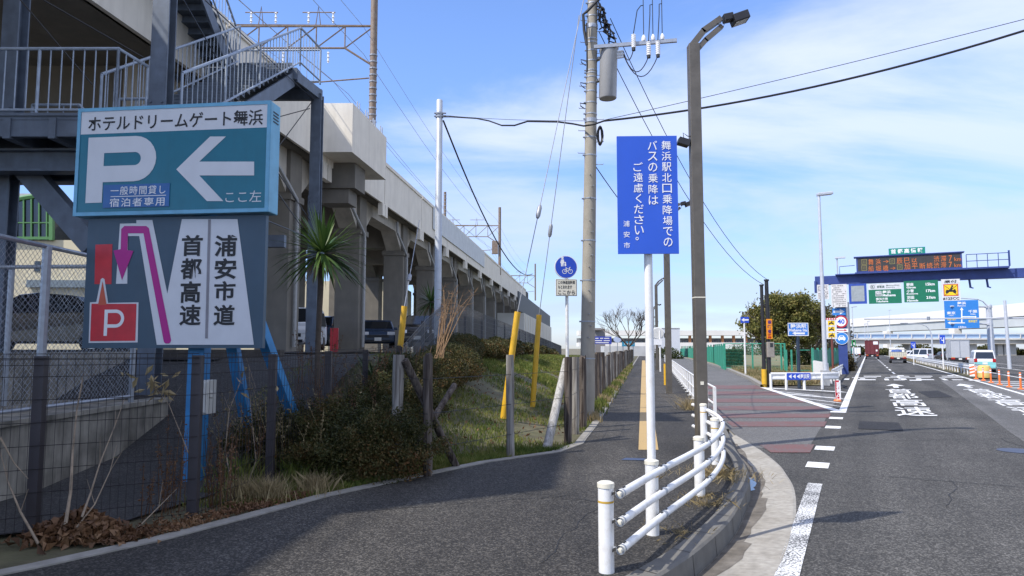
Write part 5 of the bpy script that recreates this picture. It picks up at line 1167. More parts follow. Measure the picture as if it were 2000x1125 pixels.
# median guard rail
mg = thing('guard_rail', 'long white guard rail on the median between the carriageways', 'guard rail', R(30, 6.9))
wbeam(mg, [R(s, 6.75, .80) for s in (29.5,33,38,44,52,66,90,130,180)]); 
for s in range(30, 96, 2): obj('post', MB().tube([R(s, 6.85, -.1), R(s, 6.85, .78)], .06, 8), WHITE, mg)
wbeam(mg, [R(s, 7.25, .80) for s in (29.5,33,38,44,52,66,90,130,180)])
# white picket guard behind the island rail
wp = thing('picket_guard', 'short white picket railing behind the curving guard rail', 'railing', (15.3, 36, 0))
qa, qb = Vector((13.9,33.2,0)), R(24,-2.2)
qa = P(1617,745,33.5); qa.z = -.05
for i in range(26):
    p = qa.lerp(Vector((qb.x,qb.y,-.1)), i/25); obj('picket', MB().bar(p, p+Z*(1.0), .10, .05), WHITE, wp)
obj('rail', MB().bar(qa+Z*.98, Vector((qb.x,qb.y,.88)), .06, .08).bar(qa+Z*.2, Vector((qb.x,qb.y,.1)), .06, .08), WHITE, wp)
# lamp posts
WPOLE = mat('pale_lamp_pole', (.55,.57,.60), .4, .2, var=.06)
def tall_lamp(u, vb, vt, y, label, curve=0, group=None, r=.09):
    b = P(u, vb, y); x = b.x; b.z = -.1; t_ = P(u, vt, y); t = thing('road_lamp', label, 'street lamp', b, group)
    if not curve:
        obj('pole', MB().tube([b, (x,y,t_.z)], [r*1.25,r*.7], 12), WPOLE, t, smooth=True); obj('lamp_head', MB().obox((x+.28,y,t_.z+.06), (.36,0,.04), (0,.14,0), (-.01,0,.07)), WPOLE, t, bevel=.03)
        obj('base', MB().box(x-.17,y-.15,-.12,x+.13,y+.15,.62), mat('lamp_base', (.40,.41,.42), .6), t)
    else:
        pts = [b, Vector((x,y,t_.z-1.6))]+[Vector((x+curve*(1-math.cos(a))*.9, y, t_.z-1.6+1.5*math.sin(a))) for a in (.5,1.0,1.4)]+[Vector((x+curve*1.9,y,t_.z))]
        obj('pole', MB().tube(pts, [r*1.2,r,r*.8,r*.7,r*.6,r*.5], 10), WPOLE, t, smooth=True); e = pts[-1]; obj('lamp_head', MB().obox(e+Vector((curve*.35,0,.03)), (.45,0,0), (0,.15,0), (0,0,.07)), GALV, t, bevel=.03)
    return t
tall_lamp(1613, 752, 381, 33.5, 'tall white road lamp with a flat head, on the island left of the gantry')
tall_lamp(1939, 706, 582, 72, 'white road lamp with a curved arm, right of the blue direction sign', -1.6)
tall_lamp(1822, 704, 632, 95, 'smaller white road lamp with a curved arm, above the median', -1.6)
tall_lamp(1931, 690, 640, 130, 'white lamp column far behind the silver truck', 0, r=.07)
tall_lamp(1668, 697, 600, 100, 'thin pale lamp column behind the gantry column', 0, r=.08)
for u, v in ((1691,633),(1697,628),(1740,606)): tall_lamp(u, 690, v, 180, 'slender lamp pole far off near the overpass', 0, 'slender lamp poles near the overpass', r=.08)
# two dark posts with yellow sign and control box
py = 33.0
def dpost(u, vt, vb, r, label):
    p = P(u, vb, py); p.z = -.12; t_ = P(u-1, vt, py); t = thing('dark_post', label, 'post', p); obj('pole', MB().tube([p, (p.x,py,t_.z)], [r,r*.85], 12), BLACKM, t, smooth=True); obj('cap', MB().tube([(p.x,py,t_.z-.04),(p.x,py,t_.z+.03)], r*1.15, 12), BLACKM, t); return t
d1 = dpost(1503, 547, 750, .10, 'taller dark post carrying the yellow warning sign and grey box'); d2 = dpost(1493, 557, 750, .085, 'shorter dark post with a yellow sleeve at its foot')
x = P(1496.5, 740, py-.05).x; obj('sleeve', MB().tube([(WORLD[d2.name].x,py,-.12),(WORLD[d2.name].x,py,P(1496,721,py).z)], .12, 12), YELLOW, d2, smooth=True)
yp = Plane((P(1503,640,py-.15).x, py-.15, 3), (0,-1,0)); m = MB(); yp.slab(m, *yp.rect(1497.5,623,1508.5,662), .05); ys_ = tag(obj('warning_sign', m, ORANGE), 'narrow yellow vertical warning sign on the taller dark post', 'sign')
m = MB(); 
for i, ch in enumerate('横断者'): yp.text(m, ch, (1499.3,625.3+i*9,1506.8,632.8+i*9), .006, .03)
obj('lettering', m, mat('violet_lettering', (.10,.02,.16), .5), ys_)
m = MB(); yp.text(m, '注', (1499.3,651.5,1506.8,656), .006, .03); yp.text(m, '意', (1499.3,656.6,1506.8,661), .006, .03); obj('lettering', m, RED, ys_)
m = MB(); R_ = yp.rect(1499,668,1513,698); yp.slab(m, *R_, .28); cbx = tag(obj('control_box', m, mat('taupe_box', (.30,.27,.23), .5), bevel=.02), 'taupe metal control box hung on the taller dark post', 'control box')
m = MB(); yp.lrect(m, *yp.rect(1504,670,1510,678), .004); obj('window', m, GLASS, cbx); m = MB(); yp.circ(m, *yp.L(1504.5,707.5), .05, .06, 14)
# station sign
st_p = Plane((P(1558,643,31.6).x, 31.6, 3), (-.05,-1,0)); S = thing('station_sign', 'blue station direction sign with a white left arrow, on a dark post', 'sign', (P(1559,756,31.6).x, 31.7, -.12))
R_ = st_p.rect(1539,630.5,1579,656); m = MB(); st_p.slab(m, *R_, .03); obj('panel', m, mat('mid_sign_blue', (.04,.20,.62), .4), S)
m = MB(); st_p.frame(m, *R_, .03, .003); st_p.text(m, '舞浜駅', (1543.5,632.5,1575,641.5), .005, .02); st_p.text(m, 'Maihama Sta.', (1541.5,642,1577,647.5), .005, .03); st_p.shape(m, [(1547,651),(1554,647.3),(1554,649.3),(1572,649.3),(1572,652.9),(1554,652.9),(1554,654.8)], .005); obj('lettering', m, WLET, S)
x = st_p.px(1559,650).x; obj('post', MB().tube([(x,31.68,-.12),(x,31.68,R_[1]+.3+st_p.p.z)], .075, 12), mat('dark_navy_post', (.02,.035,.06), .5), S, smooth=True)
# arrow sign on white post
ay = 46.0; ap = Plane((P(1454,625,ay).x, ay, 3), (0,-1,0)); S = thing('arrow_sign', 'small blue and white left arrow sign on a slim white post in the grass', 'sign', (P(1457,727,ay).x, ay+.06, -.1)); m = MB(); ap.slab(m, *ap.rect(1446.5,619,1463,630.5), .03); obj('panel', m, BLUE, S)
m = MB(); ap.shape(m, [(1448,624.7),(1453.5,621),(1453.5,623.3),(1462,623.3),(1462,626.2),(1453.5,626.2),(1453.5,628.6)], .006); obj('arrow', m, WLET, S); x = P(1456,700,ay).x; obj('post', MB().tube([(x,ay+.06,-.1),(x,ay+.06,ap.rect(0,619,1,620)[3]+3)], .055, 10), WHITE, S, smooth=True)
# ---------------------------------------------------------------- gantry
gn = -RA; gs = R(35, 0); gp0 = Plane(R(34.45, 0, 0), gn)
GT = thing('overhead_gantry', 'dark blue overhead gantry across the main road with a column on the left', 'gantry', R(35, -.9))
def gz(t, z, s=35.): p = R(s, t); return Vector((p.x, p.y, z))
def gbox(mb, t0, z0, t1, z1, s0, s1): mb.prism([gz(t0,z0,s0), gz(t1,z0,s0), gz(t1,z1,s0), gz(t0,z1,s0)], RA*(s1-s0))
m = MB(); gbox(m, -2.6, 6.32, 26, 6.95, 34.7, 35.3); obj('beam', m, NAVY, GT)
m = MB(); gbox(m, -1.2, -.3, -.6, 6.32, 34.75, 35.25); obj('column', m, NAVY, GT)
m = MB(); gbox(m, .1, 6.95, 9.3, 7.06, 34.0, 35.4); gbox(m, -1.2, 6.95, .1, 7.02, 34.3, 35.3); obj('walkway', m, NAVY, GT)
m = MB()
for t in np.arange(6.9, 9.4, .6): m.tube([gz(t,7.06,34.05), gz(t,7.95,34.05)], .025, 5)
for z in (7.5, 7.95): m.tube([gz(6.9,z,34.05), gz(9.3,z,34.05)], .025, 5)
m.tube([gz(-.9,7.0,34.3), gz(-.9,7.55,34.3), gz(.1,7.6,34.3)], .025, 5); m.bar(gz(9.3,7.06,34.05), gz(9.3,8.1,34.05), .08, .08); obj('hand_rail', m, NAVY, GT)
m = MB()
for t in (7.1, 8.1): m.bar(gz(t,6.32,34.9), gz(t+.05,5.75,34.9), .08, .12).bar(gz(t+.05,5.78,34.9), gz(t+.22,5.72,34.9), .08, .08)
gbox(m, -2.65, 5.75, -2.5, 6.6, 34.6, 35.2); obj('hanger', m, NAVY, GT)
m = MB().bar(gz(-1.05,7.0,34.6), gz(-1.05,8.2,34.6), .08, .08).obox(gz(-.85,8.25,34.6), RR*.35, RA*.12, Z*.06); obj('gantry_lamp', m, WPOLE, GT)
# LED board
LP = Plane(gz(0,0,34.4), gn)
def lt(t, z): return t, z
LED = tag(obj('message_board', (lambda m: (LP.slab(m, .2, 7.08, 6.7, 8.16, .55), m)[1])(MB()), NAVY), 'wide electronic message board with orange characters, on the blue gantry', 'message board')
m = MB(); LP.lrect(m, .3, 7.16, 6.6, 8.1, .005); obj('screen', m, mat('led_screen', (.035,.033,.033), .6), LED)
m = MB()
def pxz(u, v): a, b = LP.L(u, v); return a, b
def ledrow(body_px, v0a, v0b, hgt):
    for ch, u0, u1 in body_px:
        k = (u0-1683)/(1880-1683); v = v0a+(v0b-v0a)*k; LP.text(m, ch, (u0, v, u1, v+hgt), .012, .014)
sx = 3.515
def lx(x): return 1600+x/sx
def ly(y): return 480+y/sx
for ch, x0, x1, y0, y1 in (('舞',338,372,92,132),('浜',388,422,90,130),('→',438,478,98,118),('辰',532,572,84,124),('巳',584,622,82,122),('以',634,672,86,116),('渋',786,824,70,110),('滞',834,872,68,108),('7',890,912,66,104),('km',928,974,78,104),
                          ('船',338,374,138,176),('堀',388,424,136,174),('橋',438,474,134,174),('→',488,524,144,164),('加',584,624,124,164),('平',636,676,120,160),('断',690,728,118,158),('続',738,778,116,156),('渋',786,824,114,154),('滞',834,872,112,150),('7',890,912,110,148),('km',928,974,120,146)):
    LP.text(m, ch, (lx(x0), ly(y0), lx(x1), ly(y1)), .012, .0)
obj('lettering', m, mat('orange_led', (.50,.13,.025), .5, emit=.15), LED)
m = MB()
for x0, y0 in ((290,92),(290,134),(482,88),(534,128)): 
    r = LP.rect(lx(x0), ly(y0), lx(x0+38), ly(y0+38)); LP.frame(m, *r, .05, .010); LP.frame(m, r[0]+.11, r[1]+.11, r[2]-.11, r[3]-.11, .03, .010)
obj('route_mark', m, mat('dim_led', (.16,.14,.05), .5, emit=.1), LED)
m = MB(); LP.slab(m, .05, 8.16, 6.85, 8.22, .75, .1); obj('visor', m, NAVY, LED)
def gsign(name, label, t0, z0, t1, z1, m_, cat='sign', off=0.): 
    m = MB(); LP.slab(m, t0, z0, t1, z1, .06, off); return tag(obj(name, m, m_), label, cat)
tp = gsign('title_board', 'green title board with white characters, on top of the electronic board', 2.3, 8.23, 4.55, 8.68, mat('teal_green_board', (.008,.22,.16), .4), off=.05); m = MB()
for i, ch in enumerate('首都高情報'): LP.text(m, ch, (2.44+i*.41, 8.30, 2.76+i*.41, 8.62), .058, .025, local=True)
obj('lettering', m, WLET, tp)
bk = gsign('blank_panel', 'blank grey panel in a thick blue frame hanging from the gantry', -.35, 4.82, .80, 6.28, mat('gantry_bright_blue', (.03,.07,.33), .4)); m = MB(); LP.lrect(m, -.2, 5.0, .65, 6.12, .006); obj('screen', m, mat('grey_screen', (.30,.33,.34), .4), bk)
ga = gsign('exit_sign', 'green and white expressway entrance sign, left of two green signs on the gantry', .92, 4.80, 2.98, 6.22, GREEN)
m = MB(); LP.lrect(m, .92, 5.80, 2.98, 6.22, .006); LP.lrect(m, 1.36, 5.32, 1.74, 5.70, .006); obj('white_panel', m, mat('sign_light_grey', (.60,.61,.62), .4), ga)
m = MB(); LP.text(m, '舞浜', (1.80,5.50,2.32,5.72), .008, .02, local=True); LP.text(m, 'Maihama', (1.80,5.30,2.62,5.47), .008, .03, local=True); LP.text(m, '横浜方面', (1.36,5.06,2.12,5.22), .008, .02, local=True); LP.text(m, 'Yokohama', (1.36,4.89,2.14,5.03), .008, .03, local=True); obj('lettering', m, WLET, ga)
m = MB(); LP.text(m, '首都高', (1.46,5.90,1.94,6.09), .009, .02, local=True); LP.text(m, 'Metropolitan', (2.06,6.0,2.86,6.12), .009, .01, local=True); LP.text(m, 'Expwy', (2.06,5.87,2.6,5.98), .009, .01, local=True); LP.text(m, '入口', (1.40,5.53,1.70,5.67), .009, .01, local=True); LP.text(m, 'B20', (1.40,5.35,1.70,5.49), .009, .02, local=True)
A_ = [LP.W(1.18+.15*math.cos(i*math.pi/10), 6.0+.15*math.sin(i*math.pi/10), .009) for i in range(21)]; B_ = [LP.W(1.18+.125*math.cos(i*math.pi/10), 6.0+.125*math.sin(i*math.pi/10), .009) for i in range(21)]; m.strip(A_, B_); LP.text(m, 'B', (1.12,5.92,1.24,6.08), .009, .02, local=True); obj('lettering', m, mat('dark_green_lettering', (.02,.06,.04), .5), ga)
gb_ = gsign('distance_sign', 'green distance sign listing three places in km, right of two green signs on the gantry', 3.14, 4.84, 5.22, 6.34, GREEN); m = MB()
for i, (a_, b_, c_) in enumerate((('銀座','Ginza','15km'),('小菅','Kosuge','17km'),('羽田','Haneda','21km'))):
    z = 5.98-i*.46; LP.text(m, a_, (3.30,z,3.74,z+.22), .008, .02, local=True); LP.text(m, b_, (3.30,z-.17,3.30+.115*len(b_),z-.03), .008, .03, local=True); LP.text(m, c_, (4.48,z-.01,5.02,z+.18), .008, .03, local=True)
obj('lettering', m, WLET, gb_)
gm = gsign('moped_sign', 'white sign with a yellow crossed-out motorcycle, hanging right of the green signs', 5.40, 4.88, 6.50, 6.36, mat('sign_light_grey', (.60,.61,.62), .4))
m = MB(); LP.text(m, '原付', (5.58,6.08,6.32,6.28), .008, .02, local=True); LP.text(m, '≦125CC', (5.46,4.94,6.42,5.12), .008, .03, local=True); obj('lettering', m, INK, gm)
m = MB(); LP.lrect(m, 5.52, 5.2, 6.38, 6.02, .006); obj('red_border', m, RED, gm); m = MB(); LP.lrect(m, 5.57, 5.25, 6.33, 5.97, .009); obj('yellow_field', m, mat('sign_yellow', (.85,.55,.01), .4), gm)
def moped(PL, cx, cz, k, off, mb):
    for dx in (-.22,.22): PL.circ(mb, cx+dx*k, cz-.12*k, .10*k, off, 14)
    mb.poly([PL.W(cx+a*k, cz+b*k, off) for a, b in ((-.30,-.05),(-.1,-.12),(.12,-.12),(.30,-.02),(.24,.08),(.12,.0),(.0,.10),(-.12,.02),(-.26,.04))])
    mb.poly([PL.W(cx+a*k, cz+b*k, off+.001) for a, b in ((-.06,.02),(.06,.02),(.12,.16),(.06,.22),(-.02,.18))]); PL.circ(mb, cx+.09*k, cz+.27*k, .07*k, off, 12)
    for sg in (1,-1): mb.bar(PL.W(cx-.36*k, cz-.33*k*sg, off+.003), PL.W(cx+.36*k, cz+.33*k*sg, off+.003), .03*k, .003, up=PL.n)
m = MB(); moped(LP, 5.95, 5.60, 1., .012, m); obj('pictogram', m, INK, gm)
for nm, lb_, t0, z0, t1, z1 in (('notice_board','white notice board packed with small print, under the left end of the gantry',-2.45,5.22,-1.68,6.3),('notice_board','larger white notice board with printed rows, left of the blank blue panel',-1.52,4.62,-.48,6.28)):
    o = gsign(nm, lb_, t0, z0, t1, z1, mat('notice_white', (.62,.60,.58), .5)); m = MB(); rr = random.Random(3)
    n = 9 if t1-t0 < .9 else 11
    for i in range(n):
        z = z1-.1-(z1-z0-.2)*i/(n-1)-.04; x_ = t0+.07
        while x_ < t1-.12:
            w = rr.uniform(.03,.10); 
            if rr.random() < .72: LP.lrect(m, x_, z, min(x_+w, t1-.06), z+.06, .006)
            x_ += w+.03
    obj('print', m, mat('grey_print', (.14,.13,.13), .6), o)
CP = Plane(gz(0,0,34.7), gn); tc_ = -.9
s1 = tag(obj('right_arrow_sign', (lambda m: (CP.slab(m, -1.5, 4.05, -.62, 4.55, .04), m)[1])(MB()), SKYB), 'blue sign with a white right arrow, topmost on the gantry column', 'sign'); m = MB(); m.poly([CP.W(a, b, .006) for a, b in ((-1.42,4.22),(-1.0,4.22),(-1.0,4.10),(-.68,4.30),(-1.0,4.50),(-1.0,4.38),(-1.42,4.38))]); obj('arrow', m, WLET, s1)
s2 = tag(obj('speed_limit_sign', MB().disc(CP.W(-.95, 3.58, .02), CP.n, .45, .04, 36), RED), 'round red and white speed limit 40 sign on the gantry column', 'sign'); m = MB(); CP.circ(m, -.95, 3.58, .345, .026); obj('face', m, WLET, s2); m = MB(); CP.text(m, '40', (-1.19,3.40,-.71,3.76), .030, .03, local=True); obj('lettering', m, BLUE, s2)
s3 = tag(obj('lane_arrow_plate', (lambda m: (CP.slab(m, -1.38, 2.82, -.5, 3.06, .03), m)[1])(MB()), WLET), 'narrow white plate with a red arrow, between the two round signs', 'sign'); m = MB(); m.poly([CP.W(a, b, .006) for a, b in ((-1.3,2.92),(-.75,2.92),(-.75,2.87),(-.56,2.945),(-.75,3.02),(-.75,2.97),(-1.3,2.97))]); obj('arrow', m, RED, s3)
s4 = tag(obj('motorway_sign', MB().disc(CP.W(-.95, 2.36, .02), CP.n, .45, .04, 36), WLET), 'round blue sign with a white car, lowest on the gantry column', 'sign'); m = MB(); CP.circ(m, -.95, 2.36, .42, .026); obj('face', m, SKYB, s4)
m = MB(); m.poly([CP.W(-.95+a, 2.36+b, .031) for a, b in ((-.25,-.10),(-.25,.05),(-.2,.08),(-.14,.20),(.14,.20),(.2,.08),(.25,.05),(.25,-.10),(.2,-.10),(.2,-.16),(.12,-.16),(.12,-.10),(-.12,-.10),(-.12,-.16),(-.2,-.16),(-.2,-.10))]); obj('pictogram', m, WLET, s4)
m = MB(); m.poly([CP.W(-.95+a, 2.36+b, .035) for a, b in ((-.12,.09),(-.09,.16),(.09,.16),(.12,.09))]); CP.circ(m, -1.1, 2.38, .03, .035, 10); CP.circ(m, -.8, 2.38, .03, .035, 10); obj('pictogram_detail', m, SKYB, s4)
XP = Plane(R(31, 0), gn); xr_ = XP.rect(1613.5, 621, 1634.5, 662)
xs = thing('prohibition_sign', 'white sign with three yellow crossed-out vehicles, on a brown post', 'sign', Vector((XP.px(1623,690).x, XP.px(1623,690).y, -.2))); m = MB(); XP.slab(m, *xr_, .04); obj('panel', m, mat('sign_light_grey', (.60,.61,.62), .4), xs)
m = MB(); XP.lrect(m, xr_[0], xr_[3]-.13, xr_[2], xr_[3], .005); obj('red_header', m, RED, xs); m = MB(); m2 = MB(); xc = (xr_[0]+xr_[2])/2
for i in range(3): zc = xr_[3]-.34-i*.42; XP.lrect(m, xc-.21, zc-.15, xc+.21, zc+.15, .005); moped(XP, xc, zc, .5, .008, m2)
obj('yellow_field', m, mat('sign_yellow', (.85,.55,.01), .4), xs); obj('pictogram', m2, INK, xs)
m = MB()
for i in range(5): XP.lrect(m, xr_[0]+.06+i*.15, xr_[3]-.10, xr_[0]+.14+i*.15, xr_[3]-.03, .008)
obj('lettering', m, WLET, xs); q = XP.W(xc, 0, -.06); obj('post', MB().tube([(q.x,q.y,-.3),(q.x,q.y,XP.p.z+xr_[1]+.2)], .07, 10), mat('oxide_red_post', (.16,.045,.035), .6), xs, smooth=True)
# red edge marker in the hatching
ep = Plane(G(1636, 784, -.15), (-.2,-1,0)); E_ = thing('edge_marker', 'slim red and white marker board standing in the hatched markings', 'marker', G(1636,784,-.15)); R_ = ep.rect(1631.5,743,1642,780); m = MB(); ep.slab(m, *R_, .04); obj('board', m, WLET, E_); m = MB(); ep.lrect(m, R_[0]+.0, R_[1], R_[0]+(R_[2]-R_[0])*.72, R_[3], .004); obj('red_field', m, RED, E_)
m = MB(); 
for i, ch in enumerate('首都高入口'): z = R_[3]-.10-i*(R_[3]-R_[1]-.05)/5; ep.text(m, ch, (R_[0]+.03, z-.08, R_[0]+.15, z+.05), .008, .03, local=True)
obj('lettering', m, WLET, E_); obj('foot', MB().tube([ep.px(1636,783.5,-.02), ep.px(1636,780,-.02)], [.13,.10], 12), mat('orange_rubber', (.72,.20,.06), .5), E_)
# orange delineators
ORP = mat('orange_post', (.80,.17,.03), .45, var=.06); d0 = None
for i, (x, y) in enumerate(((1078,915),(1128,925),(1180,940),(1240,955),(1305,970),(1385,985),(1470,1003))):
    p = G(1600+x/sx, 480+y/sx, -.15)
    if d0 is None:
        d0 = thing('lane_delineator', '', 'delineator post', p); obj('base', MB().tube([p, p+Z*.03, p+Z*.06], [.13,.12,.06], 14), ORP, d0); o = obj('post', MB().tube([p+Z*.05, p+Z*.70, p+Z*.74], [.042,.042,.03], 12), ORP, d0, smooth=True); obj('reflector_band', MB().tube([p+Z*.50, p+Z*.56], .044, 12, cap=False).tube([p+Z*.62, p+Z*.67], .044, 12, cap=False), WLET, o)
        r = d0
    else: r = dup(d0, p)
    r['label'] = 'orange flexible post in the row on the hatched area at right'; r['group'] = 'orange posts at right'
cq = G(1923, 738, -.15); cu = thing('crash_cushion', 'squat yellow crash cushion at the tip of the median rail', 'crash cushion', cq); obj('drum', MB().tube([cq, cq+Z*.1, cq+Z*.55, cq+Z*.72, cq+Z*.76], [.34,.36,.36,.32,.2], 20), mat('faded_yellow', (.72,.52,.16), .5, var=.12), cu, smooth=True); obj('band', MB().tube([cq+Z*.3, cq+Z*.42], .366, 20, cap=False), CREAMC, cu)
bp = Plane(G(1898, 737, -.15), gn); mb_ = thing('striped_board', 'red and white striped board at the end of the median guard rail', 'marker', G(1898,737,-.15)); R_ = bp.rect(1893.5,711,1903.5,735); m = MB(); bp.slab(m, *R_, .03); obj('board', m, WLET, mb_); m = MB()
for i in range(3): z = R_[1]+.08+i*.2; m.poly([bp.W(R_[0], z, .004), bp.W(R_[2], z+.08, .004), bp.W(R_[2], z+.18, .004), bp.W(R_[0], z+.10, .004)])
obj('stripe', m, ORP, mb_)
# ---------------------------------------------------------------- direction sign, arms and masts farther on
fy = 74.; fp_ = Plane((P(1880,610,fy).x, fy, 4), (-.40,-.92,0)); FS = thing('direction_sign', 'big blue crossroads direction sign on a thick pale pole', 'sign', (P(1938,700,fy+1).x, fy+1, -.3))
R_ = fp_.rect(1845,586.5,1912,641); m = MB(); fp_.slab(m, *R_, .06); obj('panel', m, SKYB, FS); sx2 = 7.03
def q7(x, y): return 1800+x/sx2, 560+y/sx2
m = MB(); fp_.shape(m, [q7(*a) for a in ((542,490),(542,320),(525,320),(550,280),(575,320),(560,320),(560,490))], .01); fp_.shape(m, [q7(*a) for a in ((560,405),(735,405),(735,395),(755,412),(735,430),(735,420),(560,420))], .012); fp_.shape(m, [q7(*a) for a in ((595,490),(395,490),(395,478),(355,496),(395,515),(395,503),(595,503))], .012)
fp_.text(m, '舞浜', (*q7(490,205), *q7(608,245)), .01, .02); fp_.text(m, 'Maihama', (*q7(492,252), *q7(605,270)), .01, .02); fp_.text(m, '東京', (*q7(345,340), *q7(465,380)), .01, .02); fp_.text(m, 'Tokyo', (*q7(370,388), *q7(440,405)), .01, .02); fp_.text(m, '千葉', (*q7(640,318), *q7(765,358)), .01, .02); fp_.text(m, 'Chiba', (*q7(670,366), *q7(740,384)), .01, .02); fp_.text(m, '150m', (*q7(508,540), *q7(612,565)), .01, .02); obj('lettering', m, WLET, FS)
m = MB(); fp_.text(m, '浦安', (*q7(350,446), *q7(470,462)), .01, .02); fp_.text(m, '湾岸道路', (*q7(640,455), *q7(770,492)), .01, .02); obj('lettering', m, mat('yellow_lettering', (.75,.62,.12), .5), FS)
bx = P(1933,650,fy+1).x; obj('pole', MB().tube([(bx+.1,fy+1,-.4),(bx+.05,fy+1,P(1930,594,fy).z)], [.36,.26], 16), WPOLE, FS, smooth=True); m = MB()
for v in (598, 632): z = P(1930,v,fy).z; m.tube([(bx,fy+1,z), (P(1860,v,fy).x,fy+.3,z)], .09, 8).tube([(bx,fy+1,z-.12),(bx,fy+1,z+.12)], .36, 12)
obj('arm', m, WPOLE, FS)
my = 66.; MS = thing('signal_mast', 'long thin horizontal pipe arm on a pale post crossing below the blue direction sign', 'mast', (P(1968,702,my).x, my, -.3)); xm = P(1968,650,my).x; obj('pole', MB().tube([(xm,my,-.4),(xm-.1,my,P(1967,587,my).z)], [.17,.12], 12), WPOLE, MS, smooth=True)
z = P(1800,621.5,my).z; obj('arm', MB().tube([(P(1978,0,my).x,my,z),(P(1662,0,my+4).x,my+4,z+.1)], .07, 8), WPOLE, MS, smooth=True); obj('fitting', MB().tube([(P(1804,0,my).x,my+1.8,z-.1),(P(1804,0,my).x,my+1.8,z+.22)], .14, 8), GALV, MS)
x = P(1659,690,70).x; sm_ = thing('signal_post', 'grey post right of the gantry column holding the far end of the pipe arm', 'post', (x,70,-.3)); obj('pole', MB().tube([(x,70,-.4),(x,70,P(1659,590,70).z)], .15, 10), GALV, sm_, smooth=True)
def small_sign(u0, v0, u1, v1, vb, y, m_, label, pic):
    PLN = Plane((P((u0+u1)/2,v0,y).x, y, 3), (-.4,-.92,0)); uc = (u0+u1)/2; t = thing('small_road_sign', label, 'sign', (P(uc,vb,y).x, y+.08, zmain(y))); m = MB(); PLN.slab(m, *PLN.rect(u0,v0,u1,v1), .05); obj('panel', m, m_, t); m = MB(); pic(PLN, m); obj('pictogram', m, WLET, t); q = PLN.px(uc, v1, -.08); obj('post', MB().tube([(q.x,q.y,zmain(y)-.1),(q.x,q.y,q.z+.3)], .06, 8), WHITE, t)
def lanepic(u, v, k=1): return lambda PLN, m: (PLN.shape(m, [(u+3*k,v+9*k),(u+3*k,v-5*k),(u+5*k,v-5*k),(u+5*k,v+9*k)], .01), PLN.shape(m, [(u+3*k,v+4*k),(u-2*k,v+2*k),(u-2*k,v),(u+3*k,v+2*k)], .012), PLN.shape(m, [(u-5*k,v-4*k),(u-1*k,v-5*k),(u-1*k,v-3*k),(u-4*k,v-2*k)], .01))
small_sign(1835.5,654.5,1846,671.5,704,62,BLUE,'nearer small blue lane sign on a white post above the median rail',lanepic(1840,663,.8))
small_sign(1779,667.5,1788.5,680,700,85,BLUE,'farther small blue lane sign left of the white van',lanepic(1783,674,.6))
small_sign(1663.5,664,1671,676,700,85,mat('bright_green_sign',(.02,.33,.10),.4),'small green sign beyond the gantry column',lambda PLN, m: PLN.shape(m,[(1666,674),(1668,666),(1670,674)],.01))
# ---------------------------------------------------------------- bridges
BRW = mat('bridge_white', (.76,.73,.67), .7, var=.05, scale=.2, stain=.25, stain_scale=.1, stain_col=(.48,.46,.43), streak=True); BRG = mat('bridge_girder', (.50,.52,.50), .6, var=.06, scale=.2); BRL = mat('pale_blue_railing', (.38,.52,.72), .5)
def pbox(mb, pa, pb, za, zb, zc, zd, th=1.0, off=0.):       # wall between two plan points, bottom za/zc, top zb/zd
    a, b = Vector((*pa,0)), Vector((*pb,0)); n = Vector((b.y-a.y, a.x-b.x, 0)).normalized(); a, b = a+n*off, b+n*off
    mb.prism([a+Z*za, b+Z*zc, b+Z*zd, a+Z*zb], -n*th)
ub_ = thing('expressway_bridge', 'high white expressway bridge sweeping across behind the signs', 'bridge', (150, 340, 0))
A1, B1 = P(1600,600,470), P(2150,600,225); pa, pb = (A1.x,470), (B1.x,225)
m = MB(); pbox(m, pa, pb, 14.3, 18.9, 13.4, 18.2, .4, .6); obj('parapet', m, BRW, ub_)
m = MB(); pbox(m, pa, pb, 11.2, 15.2, 9.4, 14.6, 11, 0); obj('girder', m, BRG, ub_)
m = MB(); pbox(m, pa, pb, 15.19, 15.4, 14.59, 14.9, 12, .5); obj('deck', m, BRW, ub_)
for k in (.15,.42,.68,.9):
    q = Vector((*pa,0)).lerp(Vector((*pb,0)), k); obj('pier', MB().box(q.x-1.6,q.y+3,-2,q.x+1.6,q.y+7,10.5), BRW, ub_)
lb2 = thing('road_overpass', 'lower white overpass with pale blue railings across the main road', 'bridge', (160, 262, -1))
A2, B2 = P(1540,660,262), P(2150,660,262); pa, pb = (A2.x,262), (B2.x,262)
def Zv(v, y): return P(1800, v, y).z
zr0, zr1, zg1 = Zv(651,262), Zv(661.5,262), Zv(672,262)
m = MB(); pbox(m, pa, pb, zr1-.35, zr1+.25, zr1-.35, zr1+.25, .6, .3); obj('edge_slab', m, BRW, lb2); m = MB(); pbox(m, pa, pb, zg1, zr1-.35, zg1, zr1-.35, 9, -.3); obj('girder', m, mat('overpass_girder', (.50,.47,.40), .8, var=.06, scale=.2), lb2)
m = MB(); pbox(m, pa, pb, zr1+.25, zr0-.3, zr1+.25, zr0-.3, .08, .0); obj('railing_panel', m, BRL, lb2); m = MB(); x = pa[0]
while x < pb[0]: m.box(x,261.6,zr1+.25,x+.28,261.8,zr0-.1); x += 5
m.box(pa[0],261.62,zr0-.3,pb[0],261.78,zr0-.1); obj('railing_post', m, BRW, lb2)
for u0, u1 in ((1885,1902),(1942,1952),(1955,1978),(1770,1773)): a, b = P(u0,690,266), P(u1,690,266); obj('pier', MB().box(a.x,264,-2,b.x,268,zg1), mat('pier_concrete', (.52,.49,.43), .85, var=.08, scale=.3), lb2)
